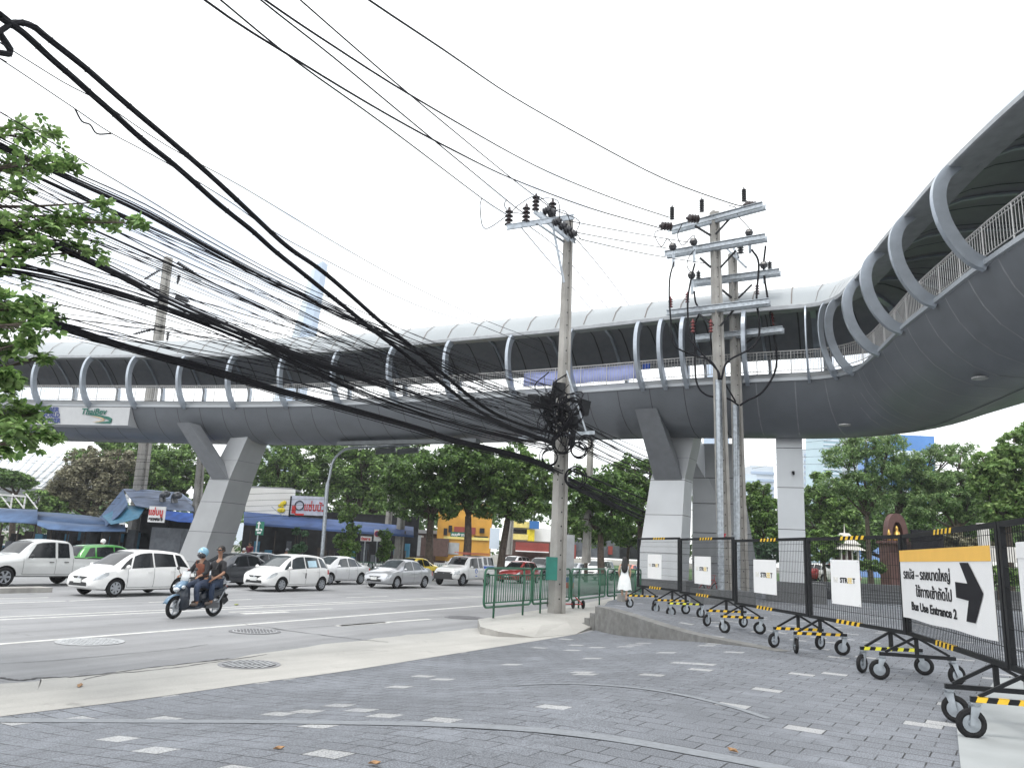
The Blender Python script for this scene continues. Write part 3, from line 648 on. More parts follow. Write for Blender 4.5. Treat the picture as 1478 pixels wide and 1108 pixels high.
# ================================================================ POLES
def conc_pole(name, label, base, top, w0, w1, group=None, rz=.5):
    T = thing(name, label, 'utility pole', group=group)
    B = Vector(base); U_ = Vector(top); b = MB(); c, s_ = math.cos(rz), math.sin(rz)
    def sec(P, w):
        h = w / 2; g = w * .17; q = w * .30
        pts = [(-h, -h), (-g, -h), (-g, -h + .16 * w), (g, -h + .16 * w), (g, -h), (h, -h), (h, h), (g, h), (g, h - .16 * w), (-g, h - .16 * w), (-g, h), (-h, h)]
        return [(P.x + x * c - y * s_, P.y + x * s_ + y * c, P.z) for x, y in pts]
    b.hexa(sec(B, w0), sec(U_, w1)); b.build('shaft', 'pole_concrete', T)
    b = MB(); n = int((U_ - B).length / .45)
    for i in range(1, n):
        P = B.lerp(U_, i / n); w = lerp(w0, w1, i / n)
        d = Vector((s_, -c, 0)) * (w * .345); b.cyl(P + d, P + d * 1.03, .028, 6)
    b.build('bolt_holes', 'dark', T)
    return T
def insul(c, axis, par, L_=.35, r=.09, n=4, m_='insulator'):
    prof = [(r * .35, 0)]
    for i in range(n): h = L_ * (i + .2) / n; prof += [(r * .4, h), (r, h + .02 * L_), (r * .9, h + .25 * L_ / n), (r * .4, h + .55 * L_ / n)]
    prof += [(r * .35, L_), (r * .25, L_ * 1.12)]
    b = MB(); b.lathe(c, prof, 10, axis=axis); return b.build('insulator', m_, par, smooth=40)
def chan(a, c, par, w=.11, h=.13, name='crossarm', dbl=True):
    b = MB(); a = Vector(a); c = Vector(c); d = (c - a).normalized(); n = Vector((d.y, -d.x, 0))
    for s_ in ((-1, 1) if dbl else (0,)):
        o = n * (.15 * s_); b.beam(a + o, c + o, .03, h * 1.2); b.beam(a + o + Vector((0, 0, h * .55)) + n * .04 * s_, c + o + Vector((0, 0, h * .55)) + n * .04 * s_, w * .7, .025)
        b.beam(a + o - Vector((0, 0, h * .55)) + n * .04 * s_, c + o - Vector((0, 0, h * .55)) + n * .04 * s_, w * .7, .025)
    o = b.build(name, 'zinc', par); return o
PA = np.array([1.85, 24.9]); pAb = G(803, 885, -.22); pAt = at(821, 312, pAb[1] + .1)
PA = pAb[:2]
poleA = conc_pole('utility_pole', 'tall concrete utility pole wrapped in a tangle of cables by the green railing', (pAb[0], pAb[1], -.22), tuple(pAt), .42, .24)
def arm_px(pole, pxL, pxR, z, **k): a = G(*pxL, z); c = G(*pxR, z); chan(a, c, pole, **k); return a, c
zA = at(818, 322, pAb[1])[2]
a1, c1 = tuple(at(732, 328, pAb[1] - 1.0)), tuple(at(828, 313, pAb[1] - .3)); chan(a1, c1, poleA, dbl=False, h=.16)
a2, c2 = tuple(at(775, 306, pAb[1] + 1.6)), tuple(at(826, 347, pAb[1] - .6)); chan(a2, c2, poleA, dbl=True, h=.14)
b = MB(); b.beam(at(797, 322, pAb[1] - .5), at(814, 408, pAb[1] - .3), .09, .05); b.build('brace', 'zinc', poleA); b = MB(); b.beam(at(775, 322, pAb[1] - .8), at(815, 350, pAb[1] - .3), .07, .05); b.build('brace', 'zinc', poleA)
for x, y, dy in ((734, 326, -.9), (759, 321, -.8), (773, 304, 1.4), (797, 314, -.4)): insul(at(x, y, pAb[1] + dy), (0, 0, 1), poleA, .62, .15, 4)
for x, y in ((785, 306), (792, 309), (800, 322), (808, 328), (815, 334), (822, 340)): insul(at(x, y, pAb[1] - .5), (.7, -.6, .15), poleA, .3, .14, 3, 'insulator_dark')
b = MB()
for P in ([(733, 311), (700, 330), (693, 300), (695, 287)], [(757, 309), (735, 305), (728, 296), (731, 288)], [(733, 311), (750, 295), (775, 283), (797, 300)], [(773, 290), (790, 286), (806, 292), (808, 318)], [(797, 303), (815, 305), (822, 318), (826, 340)], [(800, 303), (835, 318), (832, 335), (838, 345)]):
    b.tube(catmull([at(x, y, pAb[1] - .7) for x, y in P], 6), .016, 5)
b.build('jumper_wire', 'cable', poleA, smooth=True)
b = MB(); b.beam(at(748, 632, pAb[1] - .6), at(858, 624, pAb[1] - .3), .10, .12); b.build('cable_bracket', 'zinc', poleA)
b = MB(); b.beam(at(818, 535, pAb[1] - .4), at(846, 622, pAb[1] - .6), .11, .05); b.build('strut', 'zinc', poleA)
# clutter of coils, boxes and loose loops round the pole
rr = random.Random(3)
for (x, y, r_, t_) in ((808, 602, .42, .02), (812, 640, .34, .02), (797, 598, .3, .02), (826, 585, .3, .02), (830, 690, .36, .018), (824, 596, .45, .02), (793, 660, .28, .015), (836, 650, .26, .018), (846, 640, .22, .015)):
    b = MB(); c_ = at(x, y, pAb[1] - .5 + rr.uniform(-.15, .1))
    for k in range(4): b.torus((c_[0] + rr.uniform(-.04, .04), c_[1] - .03 * k, c_[2] + rr.uniform(-.05, .05)), r_ * rr.uniform(.85, 1.1), t_, 22, 5, axis=(rr.uniform(-.5, .5), 1, rr.uniform(-.3, .3)))
    b.build('cable_coil', 'cable', poleA, smooth=True)
for (x, y, w, h) in ((842, 588, .38, .5), (806, 563, .42, .5), (790, 580, .5, .34), (775, 586, .42, .16), (828, 610, .3, .4), (770, 574, .34, .2), (826, 633, .2, .5)):
    b = MB(); c_ = at(x, y, pAb[1] - .35); b.box(tuple(c_), (w, .22, h), rr.uniform(-.4, .4), 0, 0, rr.uniform(-.2, .2)); b.build('junction_box', 'black_metal', poleA)
b = MB()
for k in range(34):
    P = [at(805 + rr.gauss(0, 17), 598 + rr.gauss(0, 27), pAb[1] - .5 + rr.uniform(-.35, .2)) for _ in range(rr.choice((3, 4, 5)))]
    b.tube(catmull(P, 5), rr.choice((.010, .013, .018, .024)), 4, cap=False)
b.build('loose_cables', 'cable', poleA, smooth=True)
# green meter box and sticker bands on pole A
b = MB(); c_ = at(796, 820, pAb[1] - .33); b.box(tuple(c_), (.36, .12, .72), .1); b.box((c_[0] - .1, c_[1] - .07, c_[2] - .1), (.03, .02, .1), 0); mat('box_green', (.02, .19, .15), .5, var=.1, dirt=.3); bx = b.build('cabinet', 'box_green'); tag(bx, 'small dark green metal cabinet strapped to the concrete pole above the railing', 'cabinet')
# poles B and C
pB = (G(1047, 868, 0)[0], 32.6); bB = at(1048, 869, 32.6); tB = at(1031, 306, 32.6); bC = at(1072, 866, 33.9); tC = at(1057, 366, 33.9)
poleB = conc_pole('utility_pole', 'taller front concrete pole of the right pair, carrying the topmost steel crossarms and insulators', (bB[0], bB[1], -.05), tuple(tB), .46, .33, rz=.25)
poleC = conc_pole('utility_pole', 'shorter rear concrete pole of the right pair, just right of the taller one', (bC[0], bC[1], -.05), tuple(tC), .43, .3, rz=.25)
def horiz_arm(pole, L_, R_, Y, dbl=True, h=.2):
    z = (at(*L_, Y)[2] + at(*R_, Y)[2]) / 2
    z = at((L_[0] + R_[0]) / 2, (L_[1] + R_[1]) / 2, Y)[2]; a = G(*L_, z); c = G(*R_, z); chan(a, c, pole, dbl=dbl, h=h, w=.14); return a, c
arms = [(poleB, (967, 333), (1103, 297), 32.2), (poleB, (961, 368), (1106, 343), 32.2), (poleC, (1000, 409), (1126, 393), 33.5), (poleB, (964, 453), (1111, 436), 32.2), (poleC, (1003, 489), (1131, 476), 33.5)]
for p_, l_, r_, Y_ in arms: horiz_arm(p_, l_, r_, Y_)
b = MB(); c_ = []
for (x0, y0, x1, y1) in ((1003, 326, 1026, 340), (1054, 315, 1033, 338), (1010, 372, 1026, 386), (1062, 362, 1040, 386), (1008, 453, 1030, 470), (1060, 446, 1040, 470)): b = MB(); b.beam(at(x0, y0, 32.2), at(x1, y1, 32.2), .06, .09); b.build('brace', 'black_metal', poleB)
b = MB()
for (x0, y0, x1, y1) in ((1042, 418, 1056, 430), (1085, 411, 1066, 430), (1092, 484, 1070, 500)): b = MB(); b.beam(at(x0, y0, 33.6), at(x1, y1, 33.6), .06, .09); b.build('brace', 'black_metal', poleC)
for x, y in ((970, 317), (1013, 306), (1074, 291)): insul(at(x, y, 32.0), (0, 0, 1), poleB, .62, .12, 7, 'insulator_dark')
for x, y, dx in ((969, 327, -1), (1008, 316, -1), (1090, 297, -1)): insul(at(x, y, 31.8), (dx, -.3, -.12), poleB, .55, .2, 4, 'insulator')
for x, y in ((972, 365), (1002, 358), (1082, 345)):
    c_ = at(x, y, 31.9); b = MB(); b.beam(c_ + np.array([0, 0, .3]), c_ - np.array([0, 0, .65]), .1, .12); b.sph(c_ + np.array([-.05, -.1, .25]), .19, 8, 1); b.build('fuse_cutout', ['zinc', 'insulator_dark'], poleB, smooth=40)
for x, y in ((999, 406), (1103, 391)):
    c_ = at(x, y, 33.2); b = MB(); b.beam(c_ + np.array([0, 0, .3]), c_ - np.array([0, 0, .6]), .1, .12); b.sph(c_ + np.array([-.05, -.1, .25]), .19, 8, 1); b.build('fuse_cutout', ['zinc', 'insulator_dark'], poleC, smooth=40)
for x, y in ((1008, 402), (1111, 388)): insul(at(x, y, 33.4), (0, 0, 1), poleC, .35, .12, 4, 'insulator_dark')
for x, y in ((1069, 366),): insul(at(x, y, 33.4), (0, 0, 1), poleC, .5, .16, 4, 'insulator_dark')
b = MB(); b.beam(at(1040, 350, 34.2), at(1077, 386, 33.2), .12, .08); b.beam(at(1055, 350, 34.2), at(1066, 372, 33.2), .1, .08); b.build('bracket', 'zinc', poleC)
for x, y, p_ in ((1000, 480, poleB), (1026, 480, poleB)): insul(at(x, y, 32), (0, 0, 1), p_, .55, .11, 4, 'red_insulator')
insul(at(1115, 470, 33.4), (0, 0, 1), poleC, .6, .11, 4, 'red_insulator')
for x, y in ((968, 444), (992, 437), (1093, 425)): insul(at(x, y, 31.9), (0, 0, 1), poleB, .45, .10, 4, 'red_insulator')
b = MB()
for P, r_ in (([(973, 378), (967, 400), (966, 430), (968, 460), (969, 478), (975, 500), (1000, 512), (1024, 520), (1035, 534), (1037, 548)], .035), ([(1003, 380), (998, 400), (993, 430), (993, 460), (997, 490), (1015, 512), (1036, 535), (1039, 548)], .04), ([(1085, 360), (1095, 380), (1092, 430), (1096, 465), (1094, 490), (1080, 505), (1050, 522), (1041, 548)], .045),
              ([(960, 330), (946, 335), (947, 345), (955, 356), (963, 345), (972, 354)], .02), ([(985, 322), (978, 340), (985, 354), (995, 345), (1002, 340), (1003, 352)], .02), ([(1052, 297), (1062, 300), (1066, 312), (1082, 330)], .02), ([(1000, 396), (992, 385), (994, 372), (1003, 360)], .018)):
    b.tube(catmull([at(x, y, 31.7) for x, y in P], 6), r_, 6)
b.build('power_cable', 'cable', poleB, smooth=True)
b = MB()
for P, r_ in (([(1002, 420), (1004, 436), (1010, 450), (1002, 470), (1003, 500), (1005, 550), (1020, 570), (1050, 575), (1066, 585)], .04), ([(1105, 355), (1102, 385), (1104, 405), (1108, 430), (1114, 470), (1120, 500), (1119, 535), (1100, 566), (1078, 578), (1068, 585)], .045), ([(1026, 470), (1027, 500), (1040, 540), (1062, 580)], .035)):
    b.tube(catmull([at(x, y, 33.0) for x, y in P], 6), r_, 6)
b.build('power_cable', 'cable', poleC, smooth=True)
for p_, x0, x1, y0, y1, Y in ((poleB, 1041, 1037, 862, 548, 32.1), (poleC, 1064, 1062, 860, 584, 33.4)):
    b = MB(); a = at(x0, y0, Y); c = at(x1, y1, Y); b.cyl(a, c, .14, 12)
    for t in (.3, .62, .9): q = lerp(a, c, t); b.cyl(q, q + (c - a) * .006, .16, 12)
    b.build('conduit', 'zinc', p_, smooth=40)
mat('red_mark', (.45, .03, .05), .5)
b = MB(); c_ = at(1045, 773, 32.2); b.hexa([(c_[0] - .1, c_[1], c_[2] + .1), (c_[0] + .1, c_[1], c_[2] + .1), (c_[0], c_[1], c_[2] - .12)], [(c_[0] - .1, c_[1] + .02, c_[2] + .1), (c_[0] + .1, c_[1] + .02, c_[2] + .1), (c_[0], c_[1] + .02, c_[2] - .12)]); b.build('sticker', 'red_mark', poleB)
b = MB(); pl = at(1048, 862, 31.2); b.box((pl[0] + .1, pl[1] + .9, .28), (2.1, 1.6, .56), .1); tag(b.build('planter_box', 'granite'), 'low black granite box at the foot of the paired poles behind the fence', 'plinth')
# far-left pole, short pole and others beyond the bridge
def far_pole(px0, px1, Y, w, label, group=None, arms_=True):
    a = at(*px0, Y); c = at(*px1, Y); return conc_pole('utility_pole', label, (a[0], a[1], max(a[2], -.6)), tuple(c), w, w * .66, group=group, rz=.8)
pF = far_pole((186, 830), (243, 372), 60, .85, 'leaning grey concrete pole at left, its top with spiked insulators showing above the bridge roof')
for (x0, y0, x1, y1, ) in ((245, 372, 283, 396), (240, 384, 207, 404), (240, 432, 205, 442), (240, 470, 190, 483), (245, 425, 275, 436)):
    P0 = at(x0, y0, 60); P1 = at(x1, y1, 59.5); d = P1 - P0; insul(P0 + d * .3, tuple(d), pF, float(np.linalg.norm(d)) * .6, .17, 8, 'insulator_dark')
b = MB()
for (x0, y0, x1, y1) in ((243, 380, 290, 405), (243, 392, 225, 388)): b.beam(at(x0, y0, 60), at(x1, y1, 59.6), .1, .12)
b.build('crossarm', 'zinc', pF)
for x, y in ((258, 397), (243, 479)): insul(at(x, y, 59.6), (0, 0, -1), pF, .7, .16, 5, 'insulator_dark')
far_pole((277, 818), (291, 652), 57, .62, 'short weathered brownish pole just left of the slanting bridge pier')
far_pole((556, 812), (566, 688), 62, .45, 'thin round grey pole rising above the parked cars left of the median trees')
far_pole((574, 812), (582, 712), 60, .55, 'stubby concrete pole with a grey box on it beside the median trees')
far_pole((733, 800), (738, 745), 72, .55, 'distant pole between the median trees in front of the yellow shops')
far_pole((846, 812), (853, 630), 60, .5, 'slim dark-edged pole in the tree gap just right of the cable-tangled pole')
# street lamp
lampT = thing('street_lamp', 'grey street lamp with a long curved arm under the bridge, left of the median trees', 'street lamp')
b = MB(); Yl = 50; P = [at(x, y, Yl) for x, y in ((464, 810), (468, 760), (472, 705), (475, 690), (480, 668), (489, 655), (503, 647), (530, 645), (560, 644), (592, 642))]
b.tube(catmull(P, 4), [.13] * 10 + [.085] * (9 * 4 + 1 - 10), 8); b.build('pole', 'zinc', lampT, smooth=True)
b = MB(); a = at(542, 649, Yl); c = at(596, 646, Yl)
for x0, x1 in ((543, 571), (574, 604)): b.beam(at(x0, 652, Yl), at(x1, 649, Yl), .5, .3)
b.build('lamp_head', 'panel_grey', lampT)
# ================================================================ CABLES
RD = np.array([.46, .888]); RN = np.array([RD[1], -RD[0]])
def Yp(px, py, off=0.):
    d = ray(px, py); P0 = PA + RN * off; t = (P0 @ RN) / (d[:2] @ RN); return t * d[1]
def cable_obj(P3, r, name, label, group, n=4, sides=5, mm='cable'):
    b = MB(); b.tube(catmull(P3, n), r, sides); o = b.build(name, mm, smooth=True); tag(o, label, 'cable', group); return o
def onward(P):
    """carry a cable on along the road past the near end, towards the previous pole"""
    h = float(np.hypot(*(P[0] - P[1])[:2])); sl = max(-.05, min(.16, (P[0][2] - P[1][2]) / max(h, .1)))
    return [P[0] + np.array([-RD[0] * k, -RD[1] * k, sl * k * (1 - k / 60)]) for k in (24, 12, 5)] + P
def pxc(pts, r, label, group=None, off=0., Yend=None, name='overhead_cable', n=4, sides=5):
    P = [at(p[0], p[1], Yp(p[0], p[1], off) if len(p) < 3 else p[2]) for p in pts]
    if pts[0][0] <= 240 and len(pts) > 5 and len(pts[0]) < 3: P = onward(P)
    return cable_obj(P, r, name, label, group, n, sides)
YA = float(PA[1])
# two fat bundles
def wrap(pts, r, label):
    T = thing('cable_bundle', label, 'cable bundle'); P = catmull(onward([at(p[0], p[1], Yp(p[0], p[1])) for p in pts]), 6)
    for k in range(5):
        a = k * 1.26; b = MB(); b.tube([p + np.array([math.cos(a + i * .15) * r * .62, 0, math.sin(a + i * .15) * r * .62]) for i, p in enumerate(P)], r * .5, 6); b.build('cable', 'cable', T, smooth=True)
    for i in range(3, len(P) - 1, 5): b = MB(); b.tube([P[i], lerp(P[i], P[i + 1], .12)], r * 1.22, 8); b.build('tie', 'cable', T)
wrap([(-40, 60), (0, 45), (20, 33), (45, 37), (65, 52), (125, 100), (200, 165), (300, 250), (375, 320), (420, 360), (470, 395), (550, 465), (600, 505), (640, 540), (700, 588), (750, 612), (800, 625)], .042, 'upper of the two thickest black cable bundles, kinked near the top left corner')
wrap([(-40, -10), (0, 25), (30, 45), (80, 90), (120, 125), (165, 165), (210, 205), (260, 245), (310, 290), (360, 330), (400, 365), (450, 405), (500, 445), (550, 485), (590, 515), (640, 555), (690, 592), (740, 618), (800, 640)], .042, 'lower of the two thickest black cable bundles descending from the top left corner')
rc = random.Random(11)
G_F = 'black communication cables strung to the tangled pole'
L_F = 'thin black cable in the dense fan between the left edge and the tangled pole'
def band_(pts, n, spread, r, off=0., lab=None, grp=None, end=None, rmin=.6):
    for i in range(n):
        o = rc.gauss(0, 1) * spread; ph = rc.uniform(0, 6); am = rc.uniform(.5, 3); q = []
        e = (rc.uniform(-1, 1), rc.uniform(-1, 1))
        for j, p in enumerate(pts):
            t = j / (len(pts) - 1); f_ = 1 - t * .45
            q.append((p[0], p[1] + o * f_ + am * math.sin(ph + t * 5)))
        pxc(q, r * rc.uniform(rmin, 1.4), lab, grp, off + rc.uniform(-.35, .35))
band_([(-60, 170), (0, 208), (100, 255), (210, 305), (300, 356), (380, 398), (450, 432), (520, 465), (600, 505), (700, 555), (800, 592)], 9, 5, .011, .1, 'black cable in the upper dense strand that crosses behind the leafy branch at left', 'cables of the upper strand')
band_([(-60, 318), (0, 330), (60, 345), (114, 368), (180, 400), (244, 434), (320, 468), (380, 494), (450, 522), (520, 545), (600, 572), (700, 605), (800, 640)], 12, 4.5, .014, .3, 'black cable in the middle dense strand running down to the tangled pole', 'cables of the middle strand')
band_([(-60, 380), (0, 386), (60, 395), (130, 412), (200, 432), (280, 460), (360, 492), (420, 520), (500, 556), (560, 580), (640, 606), (720, 628), (800, 645)], 9, 4.5, .011, -.1, 'black cable in the lower middle strand crossing the bridge railing at left', 'cables of the lower middle strand')
band_([(-60, 415), (0, 440), (73, 466), (130, 484), (190, 502), (271, 524), (339, 543), (400, 562), (495, 587), (604, 618), (658, 636), (760, 662), (812, 684)], 17, 4.6, .016, -.2, 'black cable in the lowest and thickest strand, hanging across the bridge flank', 'cables of the lowest strand')
for i in range(46):
    y0 = rc.uniform(175, 455); y1 = rc.uniform(548, 655); sag = rc.uniform(-6, 22) + (300 - y0) * .03; q = []
    for j in range(9):
        t = j / 8; x = -60 + 862 * t; q.append((x, lerp(y0, y1, t) + sag * 4 * t * (1 - t) * (.8 - .2 * t)))
    pxc(q, rc.choice((.0035, .0045, .006, .007, .010)), L_F, G_F, rc.uniform(-.5, .6), sides=4)
for i in range(9):
    x0 = rc.uniform(380, 640); y0 = 380 + (x0 - 380) * .5 + rc.uniform(10, 80); y1 = rc.uniform(560, 640); q = [(x0 + (800 - x0) * t, lerp(y0, y1, t) + 30 * t * (1 - t)) for t in (0, .25, .5, .75, 1)]
    pxc([(x0 - 420, y0 - 190)] + [(x0 - 200, y0 - 92)] + q, rc.choice((.005, .007, .010)), L_F, G_F, rc.uniform(-.5, .6), sides=4)
# thin solitary wires upper left
for P, lab in (([(-40, 40), (0, 62), (90, 118), (150, 150), (240, 210), (350, 270), (500, 360), (600, 415), (700, 462), (800, 500)], 'hair-thin wire highest above the thick cable bundles'),
               ([(-40, 62), (0, 85), (108, 157), (160, 192), (240, 235), (330, 290), (380, 325), (450, 365), (600, 440), (700, 472), (800, 515)], 'thin wire with a spliced loop hanging in the upper left sky'),
               ([(-40, 140), (0, 162), (90, 215), (200, 280), (300, 340), (400, 395), (500, 440), (640, 500), (800, 560)], 'thin wire just above the dense fan of cables')):
    pxc(P, .008, lab, off=.3, sides=4)
pxc([(108, 157), (118, 175), (130, 180), (140, 193), (160, 193)], .0121, 'short loop of spliced wire dangling on the thin upper left wire', off=.3)
# power lines overhead
for P, r_, lab in (
    ([(-60, -330), (120, -150), (295, 0), (430, 88), (560, 166), (660, 220), (739, 258, YA + 1), (850, 300, 28), (952, 329, 31.6)], .024, 'leftmost power line at the top edge, ending on the leftmost insulator of the paired poles'),
    ([(60, -230), (200, -100), (318, 0), (430, 91), (560, 184), (695, 286, YA - .6), (733, 311, YA - .9)], .019, 'power line ending at the left tip of the crossarm on the tangled pole'),
    ([(130, -220), (260, -100), (376, 0), (480, 82), (600, 181), (730, 288, YA - .7), (757, 309, YA - .8)], .019, 'power line ending on the second insulator of the tangled pole crossarm'),
    ([(60, -260), (230, -110), (382, 0), (480, 66), (600, 142), (739, 222, YA + 1), (811, 257, 27.5), (900, 292, 30), (966, 314, 31.6)], .024, 'power line ending on the second insulator of the taller paired pole'),
    ([(200, -220), (320, -100), (433, 0), (520, 76), (600, 144), (739, 258, YA), (795, 300, YA - .3)], .019, 'power line ending beside the head of the tangled pole'),
    ([(180, -270), (360, -120), (532, 0), (640, 72), (739, 139, YA + 1), (850, 202, 28), (958, 258, 30), (1053, 293, 31.5), (1078, 298, 31.7)], .027, 'highest power line on the right, ending at the tip of the top crossarm')):
    pxc(P, r_, lab, name='power_line')
for P, lab in (([(822, 319, YA - .3), (900, 334, 28), (1001, 351, 31.8)], 'upper of the three short power lines between the tangled pole and the paired poles'), ([(824, 334, YA - .3), (900, 348, 28), (967, 359, 31.8)], 'middle of the three short power lines between the tangled pole and the paired poles'), ([(836, 345, YA - .3), (930, 366, 28), (1017, 380, 32.6)], 'lowest of the three short power lines between the tangled pole and the paired poles'),
               ([(751, 327, YA - .8), (800, 385, 34), (856, 449, 47)], 'leftmost wire falling behind the canopy right of the tangled pole'), ([(758, 322, YA - .8), (810, 365, 34), (878, 446, 47)], 'middle wire falling behind the canopy right of the tangled pole'), ([(828, 341, YA - .3), (868, 388, 34), (910, 443, 47)], 'steep rightmost wire falling behind the canopy right of the tangled pole')):
    pxc(P, .018, lab, name='power_line')
# cables leaving the tangled pole towards the next pole, behind the right pier
for i in range(34):
    y0 = rc.choice((rc.uniform(585, 640), rc.uniform(672, 692))); y1 = lerp(652, 745, (y0 - 585) / 107) + rc.uniform(-14, 16); q = []
    for j in range(6):
        t = j / 5; q.append((805 + 165 * t, lerp(y0, y1 + 12, t) + 22 * t * (1 - t), YA + 26 * t))
    pxc(q, rc.choice((.010, .014, .02, .03)), 'black cable sagging rightwards from the tangled pole to behind the bridge pier', 'cables leaving the tangled pole to the right', sides=4)
for P, r_ in (([(806, 684), (860, 706, YA + 8), (905, 726, YA + 14), (945, 745, YA + 20), (985, 765, YA + 27)], .05), ([(806, 672), (850, 688, YA + 7), (900, 708, YA + 14), (945, 726, YA + 20), (985, 745, YA + 27)], .04), ([(812, 610), (860, 632, YA + 8), (905, 655, YA + 14), (945, 672, YA + 20), (985, 690, YA + 27)], .035), ([(806, 692), (855, 712, YA + 8), (905, 735, YA + 14), (945, 752, YA + 20), (985, 770, YA + 27)], .045)):
    pxc(P, r_, 'thick black cable sagging rightwards from the tangled pole to behind the bridge pier', 'thick cables leaving the tangled pole')
# thin distant wires strung low in front of the trees
for i in range(12):
    y = 655 + i * 8 + rc.uniform(-3, 3); pxc([(-30, y - 6, 58), (100, y + 3, 58), (200, y - 2, 57), (300, y + 4, 58), (420, y + 1, 59), (560, y + 2, 61)], .016, 'thin dark wire stretched in front of the trees below the bridge at left', 'low wires in front of the far trees', sides=4)
for i in range(5): pxc([(1085, 640 + i * 9, 50), (1125, 634 + i * 9, 50), (1200, 622 + i * 12, 52)][::1], .012, 'thin distant wire behind the square column', 'wires behind the square column', sides=4)
# ================================================================ MOBILE FENCE
JP = [np.array(p) for p in ((4.33, 25.4), (5.07, 22.6), (5.64, 19.2), (6.02, 15.55), (6.33, 12.4), (5.36, 8.42), (4.35, 4.7))]
G_FN = 'black mesh barriers on castors'
labs = ['leftmost black mesh barrier, nearest the woman in white', 'second black mesh barrier from the left, in front of the bridge pier', 'third black mesh barrier from the left, in front of the paired poles', 'fourth black mesh barrier, in front of the square white column', 'fifth black mesh barrier, carrying the large arrow sign', 'rightmost black mesh barrier, cut off by the right picture edge']
labs = ['leftmost black mesh barrier, beside the woman in white', 'black mesh barrier second from left, in front of the paired poles', 'black mesh barrier third from left, left of the square pale column', 'black mesh barrier fourth from left, with the reddish shrine seen through it', 'black mesh barrier carrying the large bus arrow sign', 'rightmost black mesh barrier, cut off by the picture edge']
def striped_bar(a, c, w, h, par, name, m1='yellow_tape', bare=False):
    a = Vector(a); c = Vector(c); d = c - a; n = max(6, int(d.length / .09)); b = MB(); x = d.normalized(); s_ = x.cross(Vector((0, 0, 1))).normalized() * w / 2; u = Vector((0, 0, h / 2)); sk = x * (h * .8)
    b.beam(a, c, w, h, 0)
    if not bare:
        for k in range(0, n - 1):
            if k % 2: continue
            p = a + d * ((k + .4) / n); q = a + d * ((k + 1.4) / n)
            for sg in (-1, 1):
                o = s_ * sg * 1.06; b.quad([p + o - u * 1.0, q + o - u * 1.0, q + o + u * 1.0 + sk * .6, p + o + u * 1.0 + sk * .6], 1)
            b.quad([p - s_ + u * 1.08 + sk * .6, q - s_ + u * 1.08 + sk * .6, q + s_ + u * 1.08 + sk * .6, p + s_ + u * 1.08 + sk * .6], 1)
    return b.build(name, ['black_metal', m1], par, fix=False)
def castor(x, y, z, ang, par, r=.145):
    """swivel castor whose top plate is at height z (local)"""
    c, s_ = math.cos(ang), math.sin(ang); T = Matrix.Translation((x, y, 0)) @ Matrix.Rotation(ang, 4, 'Z')
    b = MB(); b.T = T
    b.torus((.05, 0, r), r * .76, r * .24, 24, 8, 0, (0, 1, 0), (1, .9))
    b.lathe((.05, -.022, r), [(.0, 0), (r * .58, .0), (r * .58, .044), (0, .044)], 18, 1, (0, 1, 0))
    b.lathe((.05, -.036, r), [(r * .22, 0), (r * .22, .072)], 10, 1, (0, 1, 0))
    w = b.build('castor_wheel', ['rubber', 'zinc'], par, smooth=40)
    b = MB(); b.T = T
    b.box((0, 0, z - .008), (.11, .1, .012)); b.lathe((0, 0, z - .045), [(.045, 0), (.05, .02), (.05, .03)], 12)
    for q in (-1, 1): b.hexa([(.03, q * .040, r - .015), (.075, q * .040, r - .015), (.075, q * .045, r - .015), (.03, q * .045, r - .015)], [(-.045, q * .034, z - .04), (.05, q * .034, z - .04), (.05, q * .039, z - .04), (-.045, q * .039, z - .04)])
    b.build('castor_fork', 'zinc', w)
ZB, ZT = .64, 2.17
